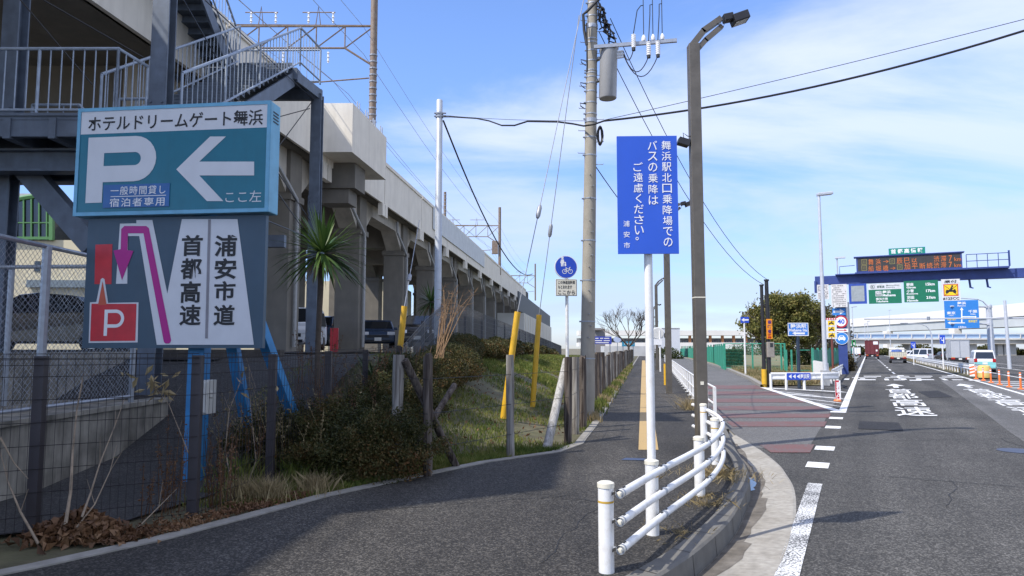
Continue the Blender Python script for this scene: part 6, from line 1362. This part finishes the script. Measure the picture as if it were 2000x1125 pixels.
# station deck seen between walkway and trees
sd = thing('station_deck', 'long white pedestrian deck with brown columns, far behind the green fence', 'bridge', (60, 255, 0)); ya = 255.
def X(u, y): return P(u, 660, y).x
m = MB().box(X(1130,ya),ya,Zv(655,ya),X(1560,ya),ya+8,Zv(645.5,ya)); obj('roof', m, BRW, sd)
m = MB().box(X(1130,ya),ya-.5,Zv(676.5,ya),X(1560,ya),ya+9,Zv(669,ya)); obj('deck', m, BRW, sd)
for u in (1414,1436,1460,1390,1350,1300): obj('column', MB().box(X(u-3,ya),ya+1,Zv(669,ya),X(u+1.5,ya),ya+2,Zv(648,ya)).box(X(u-3,ya)+.001,ya+1.1,-2,X(u+1.5,ya)-.001,ya+1.9,Zv(676.5,ya)), mat('brown_column', (.30,.13,.05), .7), sd)
m = MB().box(X(1130,ya),ya+7.5,Zv(669,ya),X(1560,ya),ya+7.7,Zv(660,ya)); obj('back_screen', m, mat('dim_screen', (.22,.23,.24), .6), sd); m = MB(); 
for i in range(60): x = X(1300,ya)+i*.9; m.box(x,ya-.4,Zv(669,ya),x+.06,ya-.35,Zv(666,ya))
obj('railing', m, GALV, sd)
wb = thing('white_block', 'plain white box-shaped building behind the second street lamp', 'building', (X(1304,130),130,0)); by = 130.
m = MB().box(X(1282,by),by,-.4,X(1328,by),by+9,Zv(641,by)); obj('wall', m, mat('white_cladding', (.62,.63,.66), .6, var=.04), wb)
for u0, v0, u1, v1 in ((1291,651,1294,659),(1297,651,1300.5,659),(1290,681,1295,686),(1297,677,1301,684)): obj('window', MB().box(X(u0,by),by-.06,P(0,v1,by).z,X(u1,by),by-.005,P(0,v0,by).z), GLASS, wb)
m = MB().box(X(1281.5,by),by-.1,Zv(641,by),X(1328.5,by),by+9.1,Zv(640,by)); obj('coping', m, BRW, wb)
# station-side billboards and shop beyond the timber row
ya = 120.
def board(u0, v0, u1, v1, m_, label, name='billboard', txt=None, cat='sign'):
    PLN = Plane((X((u0+u1)/2,ya), ya, 3), (0,-1,0)); m = MB(); PLN.slab(m, *PLN.rect(u0,v0,u1,v1), .2); o = obj(name, m, m_); tag(o, label, cat)
    m = MB()
    for u, w in ((u0+2,1),(u1-3,1)): a = PLN.px(u, v1, -.1); m.box(a.x-.08,ya+.02,-.5,a.x+.08,ya+.18,a.z+.1)
    obj('leg', m, GALV, o)
    if txt: m = MB(); txt(PLN, m); obj('lettering', m, WLET, o)
def dashes(rows): return lambda PLN, m: [PLN.shape(m, [(a,v),(b,v),(b,v+1.6),(a,v+1.6)], .02) for v, l in rows for a, b in l]
board(1160,657,1194.5,672,mat('billboard_blue',(.04,.06,.36),.5),'wide blue billboard with white lines, just right of the utility pole',txt=dashes(((660,((1163,1169),(1172,1178),(1180,1190))),(664.5,((1162,1176),(1179,1191))),(668.5,((1163,1189),)))))
board(1215,667,1240,676.5,mat('billboard_teal',(.03,.24,.38),.5),'low teal blue billboard under the bare tree',txt=dashes(((671,((1219,1230),(1232,1237))),)))
PLN = Plane((X(1205,ya),ya,3),(0,-1,0)); c_ = PLN.L(1206,663); m = MB(); A_ = [PLN.W(c_[0]+.65*math.cos(i*math.pi/12), c_[1]+.5*math.sin(i*math.pi/12), 0) for i in range(24)]; m.prism(A_, -PLN.n*.2); o = tag(obj('oval_sign', m, mat('billboard_pale',(.45,.52,.70),.5)), 'pale oval sign between the blue and teal billboards', 'sign'); a = PLN.px(1206,668,-.1); obj('leg', MB().box(a.x-.06,ya+.02,-.5,a.x+.06,ya+.14,a.z), GALV, o)
m = MB().box(X(1161,170),170,-1,X(1182,170),180,Zv(642,170)).box(X(1158,170),169,Zv(645,170),X(1174,170),181,Zv(641,170)); tag(obj('station_house', m, mat('dim_wall',(.22,.20,.19),.7)), 'low dark-roofed station house behind the blue billboard', 'building')
m = MB().box(X(1180,150),150,-1,X(1262,150),156,Zv(676,150)); tag(obj('kiosk', m, mat('pale_kiosk',(.50,.50,.49),.6,var=.15,scale=.5)), 'low pale kiosk behind the wooden post row, under the station deck', 'building')
tag(obj('parasol', MB().sphere(P(1256,684,95),.75,12,(.7,.4,1)), BLACKM), 'dark rounded shape at the far end of the walkway', 'cover') if False else None
# ---------------------------------------------------------------- green fences
GF = mat('green_sheet_fence', (.035,.23,.155), .5, var=.12, scale=.8); GFP = mat('green_fence_frame', (.05,.30,.20), .45)
def sheet_fence(label, pts, h, seg=.25, name='sheet_fence', z0=-.2):
    t = thing(name, label, 'fence', (*pts[0], z0)); m = MB()
    for (x0, y0_), (x1, y1_) in zip(pts, pts[1:]):
        a, b = Vector((x0,y0_,0)), Vector((x1,y1_,0)); n = max(2, int((b-a).length/seg)); nn = Vector((b.y-a.y, a.x-b.x, 0)).normalized(); r0 = []; r1 = []
        for i in range(n+1): p = a.lerp(b, i/n)+nn*(.05 if i % 2 else -.03); zz0 = z0+zmain(p.y)+.15; r0.append(p+Z*zz0); r1.append(p+Z*(h+zmain(p.y)+.15))
        m.strip(r0, r1)
    obj('sheeting', m, GF, t)
    for (x0, y0_), (x1, y1_) in zip(pts, pts[1:]):
        L_ = math.hypot(x1-x0, y1_-y0_); n = min(14, max(1, int(L_/4)))
        for i in range(n+1): x = x0+(x1-x0)*i/n; y = y0_+(y1_-y0_)*i/n; obj('post', MB().box(x-.06,y-.10,z0,x+.06,y+.02,h+.05), GFP, t)
    return t
c0 = P(1414.5, 718, 60); sheet_fence('green sheet metal fence curving along the far side of the side street', [(c0.x,60),(P(1378,0,80).x,80),(P(1345,0,112).x,112),(P(1318,0,150).x,150),(P(1288,0,180).x,180)], 2.0)
sheet_fence('green sheet metal fence behind the blue station sign, running along the main road', [(P(1562,0,48).x,48),(P(1600,0,68).x,68),(P(1636,0,112).x,112)], 1.62)
of = thing('frame_fence', 'open green frame fence with wire mesh in front of the big tree', 'fence', (P(1470,0,56).x,56,-.1)); fa = [P(u,0,60-(u-1414)*.075) for u in (1416,1470,1526,1531)]
for i, u in enumerate((1416,1470,1526,1533)): y = 60-(u-1414)*.075; x = P(u,700,y).x; obj('post', MB().box(x-.05,y-.05,-.2,x+.05,y+.05,P(u,671,y).z), GFP, of)
m = MB(); a, b = P(1416,671,59.9), P(1533,671,51.1); m.bar(a, b, .06, .06); a2, b2 = Vector((a.x,a.y,.02)), Vector((b.x,b.y,.02)); m.bar(a2, b2, .05, .05); obj('rail', m, GFP, of)
m = MB()
for i in range(64): k = i/63; m.tube([a2.lerp(b2,k), a.lerp(b,k)], .004, 3, cap=False)
for i in range(9): k = i/8; m.tube([a2.lerp(a,k), b2.lerp(b,k)], .004, 3, cap=False)
obj('mesh_panel', m, GFP, of)
lg = thing('low_gate', 'low green gate frame beside the open frame fence', 'gate', (P(1545,0,49).x,49,-.1)); m = MB()
for u in (1536,1546,1557): x = P(u,700,49).x; obj('post', MB().box(x-.045,48.95,-.2,x+.045,49.05,P(u,683,49).z), GFP, lg)
obj('rail', MB().box(P(1536,0,49).x,48.96,P(0,684.5,49).z,P(1557,0,49).x,49.04,P(0,683,49).z).box(P(1536,0,49).x,48.96,.1,P(1557,0,49).x,49.04,.16), GFP, lg)
# ================================================================ PLANTS
LEAF_HEDGE = leafmat('hedge_leaves', [(.014,.019,.006),(.045,.052,.013),(.092,.076,.022),(.17,.075,.025)])
LEAF_DARK = leafmat('evergreen_leaves', [(.010,.020,.006),(.03,.05,.014),(.075,.09,.025),(.13,.12,.035)])
LEAF_PALM = leafmat('palm_leaves', [(.03,.07,.018),(.065,.12,.03),(.13,.18,.05)], .2, .35)
GRASS = leafmat('grass_blades', [(.055,.09,.016),(.11,.155,.028),(.20,.21,.05),(.32,.26,.11)], .3)
STRAW = leafmat('straw', [(.16,.12,.06),(.32,.25,.13),(.45,.36,.19)], .2)
DRYL = leafmat('dry_leaves', [(.06,.03,.016),(.15,.075,.035),(.27,.16,.08)], .15)
TWIG = mat('pale_twig', (.26,.20,.14), .8, var=.2, scale=20); BARK = mat('bark', (.085,.065,.05), .9, var=.25, scale=12, bump=.5, bscale=40); STALK = mat('brown_stalk', (.13,.075,.04), .85, var=.25, scale=20)
U = RNG.uniform
def blob(n, c, r, shell=.55):
    d = RNG.normal(size=(n, 3)); d /= np.linalg.norm(d, axis=1)[:, None]; return np.array(c)+d*np.array(r)*U(shell, 1.05, (n, 1))
# bank grass
m = MB(); pts = []
while len(pts) < 70000:
    y = 8.3+U(0,1)**1.6*70; d = U(.14, 5.6); x = xe(y)-d
    if y < 11 and d > 1.7: continue
    if math.sin(x*1.9+y*.7)+math.sin(y*1.3-x*.8)*.8 < -.75+U(-.3,.3) : continue
    pts.append((x, y, bank(x, y)-.03))
for q in range(9000):
    y = U(7.6,11.8); d = .13+abs(RNG.normal())*.45; x = xe(y)-d; pts.append((x, y, bank(x, y)-.02))
pts = np.array(pts); near = pts[:, 1] < 22; blades(m, pts[near], .085, .016, .9); blades(m, pts[~near], .14, .04, .9)
stuff('bank_grass', m, GRASS, 'short green and yellowish grass covering the bank beside the walkway', 'grass')
m = MB(); k = 2600; yv_ = 8.5+U(0,1,k)**1.3*50; dv = U(.3,5.2,k); pv = np.array([(xe(y)-d, y, bank(xe(y)-d, y)) for y, d in zip(yv_, dv)]); pv[:, 2] += .02; cloud(m, pv[(yv_ > 11) | (dv < 1.6)], .035, 2.5, 0, .1); stuff('leaf_litter', m, DRYL, 'dry brown leaf litter scattered over the grassy bank', 'leaf litter')
# hedge along the upper fence: countable-looking mounded shrubs in a row
i = 0; y = 15.2; cats = 'clipped brown-green shrub in the hedge along the mesh fence'
while y < 74:
    fx = -2.25 if y < 22 else fp2[3][0]*0+P(864+(1095-864)*(1-22/y)/(1-22/109.), 600, y).x
    rx = .70+.2*math.sin(i*2.1); x = fx+.62+.12*math.sin(i); zb = bank(x, y); h = .46+.1*math.sin(i*1.7); n = int(17000 if y < 22 else (8000 if y < 34 else 2200)); sz = .026 if y < 22 else (.045 if y < 34 else .11)
    m = MB(); pp = blob(n, (x, y, zb+.25), (rx, 1.25, h), .5); cloud(m, pp[pp[:, 2] > zb-.05], sz, 1.6, .3)
    tag(obj('hedge_shrub', m, LEAF_HEDGE), cats, 'shrub', 'shrubs of the hedge along the mesh fence'); y += 1.7 if y < 34 else 2.6; i += 1
# dark bush in front
for nm, c, r, n, lb_ in (('bush', (-2.0, 9.35, .28), (.92,.75,.58), 52000, 'large dark brown-green bush left of the grey wooden post'), ('bush', (-2.9, 9.7, .3), (.75,.6,.5), 26000, 'smaller dark bush under the blue legs of the parking sign'), ('bush', (-1.9, 11.4, .62), (.7,.85,.5), 36000, 'dark bush on the bank behind the split wooden post'), ('bush', (-1.95, 13.3, .95), (.65,.9,.48), 24000, 'brown-green bush at the bend of the mesh fence')):
    m = MB(); pp = blob(n, c, r, .35)+RNG.normal(size=(n,3))*.035; sp_ = RNG.integers(0,60,n); dv_ = RNG.normal(size=(60,3)); dv_[:,2] = abs(dv_[:,2]); dv_ /= np.linalg.norm(dv_,axis=1)[:,None]; k_ = U(0,1,n) < .30; pp[k_] = (np.array(c)+dv_[sp_]*np.array(r)*U(.8,1.32,(n,1))+RNG.normal(size=(n,3))*.035)[k_]; cloud(m, pp[pp[:, 2] > .0], .021, 1.8, .35)
    m2 = MB()
    for q in range(12): a = Vector(c)+Vector((U(-.2,.2),U(-.2,.2),-c[2]+bank(c[0],c[1]))); m2.tube([a, a+Vector((U(-.5,.5)*r[0],U(-.5,.5)*r[1],r[2]*.9+c[2]*.6))], [.014,.005], 4)
    t = thing(nm, lb_, 'bush', (c[0],c[1],bank(c[0],c[1]))); obj('foliage', m, LEAF_HEDGE, t); obj('stem', m2, STALK, t)
# straw tussocks, reeds, weeds
def tussock(x, y, n, h, label, m_=STRAW, w=.008, lean=1.1, sp=.12, name='grass_tussock', cat='grass tuft'):
    z = bank(x, y) if xe(y) > x else 0; m = MB(); a = U(0,2*math.pi,n); r = np.abs(RNG.normal(size=n))*sp; blades(m, np.stack([x+r*np.cos(a), y+r*np.sin(a), 0*a+z-.02], 1), h, w, lean); return tag(obj(name, m, m_), label, cat)
for (u, v, n, h, l) in ((520,985,520,.26,'straw-coloured grass tuft at the walkway edge below the dark bush'),(610,968,520,.22,'straw tuft at the walkway edge, furthest right under the dark bush'),(462,985,380,.28,'green and straw grass tuft beside the fence post near the blue leg')):
    p = G(u, v); tussock(p.x, p.y+.12, n, h, l); 
for (u, v, n, h, l) in ((580,945,350,.30,'green grass clump at the foot of the dark bush'),(470,955,260,.38,'green leafy clump below the right blue leg'),(660,940,300,.25,'small green clump right below the dark bush')): p = G(u, v); tussock(p.x, p.y, n, h, l, GRASS, .012, .8, .16)
for (u, v, n, h, l) in ((1385,985,260,.07,'dry straw tuft by the kerb under the guard pipe, nearest'),(1378,970,200,.06,'second dry straw tuft by the third guard post'),(1405,930,700,.12,'dense dry grass patch between the far guard posts'),(1330,1040,200,.05,'flattened dry grass beside the second guard post'),(1345,800,300,.4,'dry grass at the near end of the white railing')): p = G(u, v); tussock(p.x, p.y, n, h, l, STRAW, .006, 2.6, .16 if n < 400 else .30)
for i in range(26):
    y = 17+i*1.9; x = xe(y)-.25; m = MB(); n = 120; blades(m, np.stack([x+U(-.18,.2,n), y+U(-.95,.95,n), 0*U(0,1,n)], 1), .2, .03, .7); tag(obj('verge_tuft', m, GRASS if i % 3 else STRAW), 'grass tuft at the foot of the wooden post row', 'grass tuft', 'grass tufts under the wooden post row')
# dry leaf heap and saplings at the lower left
m = MB(); p = G(140, 1062); n = 1700; d = np.abs(RNG.normal(size=n))*.21; a = U(0,6.283,n); cloud(m, np.stack([p.x+d*np.cos(a)*1.2, p.y+.15+d*np.sin(a)*.6, .02+np.maximum(0,.24-d*.5)*U(0,1,n)], 1), .05, 1.9, 0, .5); tag(obj('leaf_heap', m, DRYL), 'heap of curled brown dead leaves at the fence foot, lower left', 'leaf heap')
m = MB(); n = 1300; t_ = U(0,.62,n); ex = np.array([(-3.3+t_[i]*2.6) for i in range(n)]); cloud(m, np.array([(xe(6.1+3.2*t)-.12-abs(RNG.normal())*.22, 6.1+3.2*t, .02+abs(RNG.normal())*.03) for t in t_]), .024, 2.2, 0, .4); stuff('edge_litter', m, DRYL, 'brown litter of leaves and stalks along the walkway edge', 'leaf litter')
def sap(pix, y, label, r0=.012, leaves=0, m_=TWIG):
    pts = [P(u, v, yy) for (u, v), yy in zip(pix, np.linspace(y[0], y[1], len(pix)))]; k = len(pts); t = thing('bare_sapling', label, 'sapling', pts[0]); m = MB().tube(pts, [r0*(1-.75*i/(k-1)) for i in range(k)], 6)
    for i in range(1, k-1):
        a = pts[i]; m.tube([a, a+Vector((U(-.12,.12),U(-.05,.05),U(.1,.25)))], [r0*.4,r0*.15], 4)
    obj('stem', m, m_, t, smooth=True)
    if leaves: mm = MB(); e = np.array(pts[-1]); cloud(mm, e+RNG.normal(size=(leaves,3))*np.array([.12,.05,.08]), .05, 3, -.4, .3); obj('leaves', mm, STRAW, t)
sap([(128,1025),(138,960),(142,880),(150,800),(163,730)], (6.2,6.7), 'straight pale bare sapling rising through the mesh fence, lower left', .016)
sap([(160,1010),(178,960),(195,905),(225,830),(243,780)], (6.2,6.8), 'bare forked twig leaning right behind the first sapling', .010)
sap([(150,1030),(185,985),(215,920),(228,870)], (6.2,6.6), 'thin bare twig low between the two fence posts', .008)
sap([(180,1062),(260,1040),(310,990),(345,955)], (6.2,7.0), 'low arching bare twig sweeping right along the fence', .009)
sap([(75,1062),(40,1000),(15,940),(0,880)], (6.1,6.3), 'bare twig leaning left beyond the first fence post', .012)
sap([(0,855),(28,905),(55,935)], (6.0,6.1), 'short bare twig at the left picture edge', .008)
sap([(455,960),(440,880),(448,800),(470,745),(492,735),(500,760)], (8.0,8.2), 'dry arching reed stalk in front of the blue legs', .007, 6)
sap([(470,985),(500,900),(490,800),(487,720)], (8.2,8.4), 'tall thin dry stalk between the blue legs', .006)
sap([(370,890),(350,840),(330,790),(300,752)], (7.2,7.3), 'dry reed with drooping pale leaves behind the post', .006, 26)
for k, (u, v, y, h) in enumerate(((330,1000,7.2,.75),(345,1000,7.3,.9),(425,1000,7.6,.8),(440,985,7.8,.7),(520,930,8.6,.9),(545,925,8.8,.8),(415,990,7.5,.6),(300,1010,7.0,.5))):
    p = G(u, v); m = MB()
    for q in range(7):
        a = p+Vector((U(-.12,.12),U(-.1,.1),0)); b = a+Vector((U(-.1,.1),U(-.05,.05),h*U(.6,1.1))); m.tube([a,b], [.004,.002], 4); kk = np.array([a.lerp(b,t) for t in U(.3,1,22)]); cloud(m, kk+RNG.normal(size=kk.shape)*.012, .016, 2, .3)
    tag(obj('dry_weed', m, DRYL), 'brown dried weed with seed spikes at the mesh fence', 'weed', 'dried weeds along the mesh fence')
for k in range(34):                                # taller dry weeds behind the fence, round the blue legs and the bush
    x = U(-3.9,-1.9); y = U(8.7,13.2); z0 = max(0., bank(x,y)) if y > 9 else 0; m = MB()
    for q in range(6):
        a = Vector((x+U(-.15,.15), y+U(-.1,.1), z0-.02)); h = U(.55,1.15); mid = a+Vector((U(-.06,.06),0,h*.6)); b = mid+Vector((U(-.2,.2),U(-.05,.05),h*.4)); m.tube([a,mid,b], [.005,.004,.002], 4)
        kk = np.array([mid.lerp(b,t) for t in U(.0,1,14)]); cloud(m, kk+RNG.normal(size=kk.shape)*.014, .018, 2.4, .3)
    tag(obj('dry_weed', m, DRYL if k % 3 else STRAW), 'tall dry stalk with seed heads behind the mesh fence, near the blue legs', 'weed', 'tall dry stalks behind the mesh fence')
tag(obj('ground_pipe', MB().tube([P(-20,1045,6.9), P(60,1025,7.1), P(200,1016,7.25), P(300,1012,7.4), P(430,1010,7.6)], .022, 8), mat('cream_pipe', (.55,.52,.44), .5), smooth=True), 'thin cream pipe lying along the ground behind the mesh fence', 'pipe')
# spiky palms
def palm(x, y, zb, h, R_, n, label, lean=.0):
    t = thing('spiky_palm', label, 'palm', (x,y,zb)); c = Vector((x+lean,y,zb+h))
    if h > .3: obj('trunk', MB().tube([(x,y,zb-.1),(x+lean*.3,y,zb+h*.5),c], [.06,.046,.055], 10), BARK, t, smooth=True)
    m = MB()
    for i in range(n):
        az = U(0,6.283); el = math.asin(U(-.55,1.0)); L_ = R_*U(.75,1.1); d = Vector((math.cos(az)*math.cos(el), math.sin(az)*math.cos(el), math.sin(el))); s = d.cross(Z).normalized() if abs(d.z) < .98 else Vector((1,0,0)); w = .016*R_/.9+.006
        dr = U(.12,.5); st_ = [c+d*L_*k-Z*(L_*dr*k**2.2*(1.05-abs(d.z)*.8)) for k in (.05,.35,.7,1.0)]; k0 = len(m.v)
        for q, ww in zip(st_[:3], (.6,1,.75)): m.v += [tuple(q-s*w*ww), tuple(q+s*w*ww)]
        m.v.append(tuple(st_[3])); m.f += [(k0,k0+1,k0+3,k0+2),(k0+2,k0+3,k0+5,k0+4),(k0+4,k0+5,k0+6)]
    obj('fronds', m, LEAF_PALM, t)
    if h > .3:
        m = MB()
        for i in range(46):
            az = U(0,6.283); d = Vector((math.cos(az), math.sin(az), U(-.9,-.2))).normalized(); L_ = R_*U(.35,.7); s = d.cross(Z).normalized(); a = c-Z*U(0,.18); e = a+d*L_*.5; f = e+Vector((d.x*.12,d.y*.12,-L_*.5)); w = .011; k0 = len(m.v); m.v += [tuple(a-s*w), tuple(a+s*w), tuple(e+s*w), tuple(e-s*w), tuple(f)]; m.f += [(k0,k0+1,k0+2,k0+3),(k0+3,k0+2,k0+4)]
        obj('dead_fronds', m, STRAW, t)
    return t
q = P(628, 495, 12.2); palm(q.x-.04, 12.2, .35, q.z-.35, .98, 165, 'tall spiky palm with a round leaf head, in front of the viaduct columns', .05)
q = P(838, 588, 22); palm(q.x, 22.5, 1.2, q.z-1.2, .75, 130, 'smaller spiky palm at the foot of the slim steel pole')
q = P(735, 700, 13.4); palm(q.x, 13.4, .6, .25, 1.0, 110, 'stemless spiky palm clump right of the tall palm, behind the fence')
q = P(660, 600, 13.0); 
# dry seed stalks by the slim pole
m = MB(); 
for k in range(16):
    a = P(855+U(-8,12), 700, 14.5); tip = P(U(858,935), U(535,600), 15); mid = a.lerp(tip,.55)+Vector((U(-.15,.1),0,U(0,.2))); m.tube([a,mid,tip], [.012,.008,.003], 5)
    for j in range(9): s = mid.lerp(tip,U(.2,1)); m.tube([s, s+Vector((U(-.18,.22),U(-.1,.1),U(-.06,.18)))], [.004,.002], 4)
tag(obj('dead_weed_stalks', m, mat('tan_stalk', (.22,.135,.07), .85, var=.3, scale=15)), 'tall tangle of dead tan seed stalks above the hedge, by the slim steel pole', 'weed')
# trees
def grow(mb, tips, p, d, L_, r, depth, spread=.6, up_=.12, n=3):
    e = p+d*L_; mid = p+d*L_*.5+Vector((U(-1,1),U(-1,1),U(-.5,.5)))*L_*.06; mb.tube([p,mid,e], [r,r*.85,r*.68], 6 if depth > 2 else 4, cap=False)
    if depth == 0: tips.append(e); return
    for i in range(n if depth > 1 else n+1):
        nd = (d+Vector((U(-1,1),U(-1,1),U(-.7,.9)))*spread+Z*up_).normalized(); grow(mb, tips, e if i else mid.lerp(e,.6), nd, L_*U(.62,.86), r*.62, depth-1, spread, up_, n)
    if depth < 3: tips.append(e)
def tree(u, vb, vt, y, label, crown_r, leaves, leaf_m, size, trunk_h=.28, r=.2, depth=4, spread=.62, cat='tree', dens_=1., zb=-.2, bark=BARK, fill=0):
    b = P(u, vb, y); b.z = zb; top = P(u, vt, y).z; hgt = top-b.z; t = thing('tree', label, cat, b); m = MB(); tips = []
    m.tube([b-Z*.1, b+Z*hgt*trunk_h], [r*1.2,r], 10); f0 = b+Z*hgt*trunk_h; L0 = hgt*(1-trunk_h)*.33
    for i in range(5): a = i*1.256+U(-.3,.3); grow(m, tips, f0, Vector((math.cos(a)*.55*crown_r/hgt*2, math.sin(a)*.55*crown_r/hgt*2, .75)).normalized(), L0*U(.8,1.1), r*.6, depth-1, spread)
    T = np.array(tips); 
    # scale branch cloud to the wanted crown
    v = np.array(m.v); f = np.array(f0); sx_ = crown_r/max(1e-3, np.percentile(np.abs(T[:,:2]-f[:2]), 97)); sz_ = (top-f0.z)/max(1e-3, T[:,2].max()-f0.z); k = v[:,2] > f0.z
    def sc(a): a = a.copy(); a[:, :2] = f[:2]+(a[:, :2]-f[:2])*sx_; a[:, 2] = f0.z+(a[:, 2]-f0.z)*np.where(a[:,2] > f0.z, sz_, 1); return a
    v[k] = sc(v[k]); T = sc(T); m.v = v.tolist(); obj('trunk', m, bark, t)
    if leaves:
        cen = T[RNG.integers(0, len(T), max(20, len(T)//9))]; 
        if fill:
            q = RNG.normal(size=(fill,3)); q /= np.linalg.norm(q,axis=1)[:,None]; q *= U(.45,1.,(fill,1)); q[:,2] = q[:,2]*.48+.54
            cen = np.concatenate([cen, np.array(b)+q*np.array([crown_r*.92, crown_r*.8, hgt])])
        idx = RNG.integers(0, len(cen), leaves); mm = MB(); cloud(mm, cen[idx]+RNG.normal(size=(leaves,3))*np.array([.42,.42,.28])*dens_, size, 1.7, .3); obj('crown', mm, leaf_m, t)
    return t
LEAF_OLIVE = leafmat('olive_leaves', [(.04,.05,.013),(.115,.125,.03),(.22,.20,.055),(.30,.23,.075)])
LEAF_BRN = leafmat('brownish_leaves', [(.035,.026,.014),(.07,.055,.025),(.10,.085,.035)])
BTW = mat('brown_twigs', (.13,.10,.075), .9, var=.2)
tree(1536, 715, 566, 64, 'big evergreen tree with an uneven dark green crown, behind the open green fence', 2.9, 17000, LEAF_OLIVE, .14, .10, .22, 4, .75, dens_=.85, fill=44)
tree(1500, 712, 592, 67, 'half-bare tree with green patches on its left side, left of the big evergreen', 2.3, 2600, LEAF_OLIVE, .17, .12, .22, 5, .7, bark=BTW)
tree(1588, 712, 590, 74, 'brownish twiggy tree right of the big evergreen', 2.4, 5200, LEAF_BRN, .15, .12, .22, 5, .7, bark=BTW, fill=20)
tree(1620, 710, 612, 84, 'bare brown tree nearest the tall white road lamp', 2.2, 1600, LEAF_BRN, .16, .12, .22, 5, .7, bark=BTW)
tree(1228, 692, 590, 105, 'bare leafless tree standing in front of the station deck', 4.6, 0, None, .1, .24, .16, 5, .55, zb=-.3)
for u, v0, y, r, lb_ in ((1448,712,72,1.2,'clipped green box hedge behind the open frame fence, left of the arrow sign'),):
    a, b = P(1414,712,70), P(1452,712,70); m = MB(); n = 9000; pp = np.stack([U(a.x,b.x,n), U(70,72,n), U(-.3,P(0,684,70).z,n)], 1); pp[:n//2,1] = 70+U(-.05,.1,n//2); pp[n//2:int(n*.75),2] = P(0,684,70).z+U(-.08,.05,int(n*.75)-n//2); cloud(m, pp, .11, 1.5, .2); tag(obj('box_hedge', m, LEAF_DARK), lb_, 'hedge')
for i, (u, v, y, rx, rz, m_, lb_) in enumerate(((1580,700,80,2.6,2.6,LEAF_DARK,'dark shrub mass under the brown trees'),(1610,700,92,3.0,2.4,LEAF_BRN,'brown shrub behind the end of the green fence'),(1570,690,76,1.6,1.5,LEAF_DARK,'dark green shrub under the big evergreen'),(1655,696,60,.5,1.0,LEAF_BRN,'dry brown climbing plant beside the gantry column'),(1480,676,200,9,3.2,LEAF_DARK,'distant shrub below the station deck'),(1300,690,120,3,1.6,LEAF_DARK,'shrub at the foot of the white block'))):
    c = P(u, v, y); m = MB(); n = 2600; pp = blob(n, (c.x,y,zmain(y)+rz*.4), (rx,rx*.5,rz), .5)+RNG.normal(size=(n,3))*.1; cloud(m, pp[pp[:,2] > zmain(y)-.3], .13+.05*(y > 100)+.1*(y > 150), 1.6, .3); tag(obj('shrub', m, m_), lb_, 'shrub')
# far tree line under the bridges
m = MB(); n = 12000; xs_ = U(118,215,n); cloud(m, np.stack([xs_, U(272,285,n), -1.4+U(0,1,n)**.8*(3.0+1.3*np.sin(xs_*.21)+.8*np.sin(xs_*.57))], 1), .6, 1.4, .3); stuff('far_trees', m, leafmat('far_leaves', [(.03,.04,.015),(.08,.085,.025),(.17,.14,.03)]), 'far belt of green and yellow trees under the overpass', 'trees')
m = MB(); n = 2600; ss_ = U(30,140,n); blades(m, np.array([R(s, 7.1+RNG.normal()*.15, .05) for s in ss_]), .34, .04, .6); stuff('median_grass', m, STRAW, 'tall dry grass along the median', 'dry grass')
m = MB(); n = 4200; ss_ = 14+U(0,1,n)**1.5*80; blades(m, np.array([R(s, -1.5-abs(RNG.normal())*.5, .0) for s in ss_]), .42, .04, .7); stuff('roadside_grass', m, STRAW, 'dry tufts of grass under the left guard rail', 'dry grass')
m = MB(); n = 9000; pts = [];
while len(pts) < n:
    y = 33+U(0,1)**1.3*30; a, b = interp(RS, y)+.2, min(islx(y)-1.0, P(1560,0,y).x); 
    if b > a: pts.append((U(a, b), y, -.03))
blades(m, np.array(pts), .16, .045, .8); stuff('verge_grass', m, leafmat('verge_blades', [(.06,.085,.02),(.16,.14,.06),(.30,.24,.12),(.36,.28,.15)], .2), 'dry yellow-green grass on the verge by the open frame fence', 'grass')
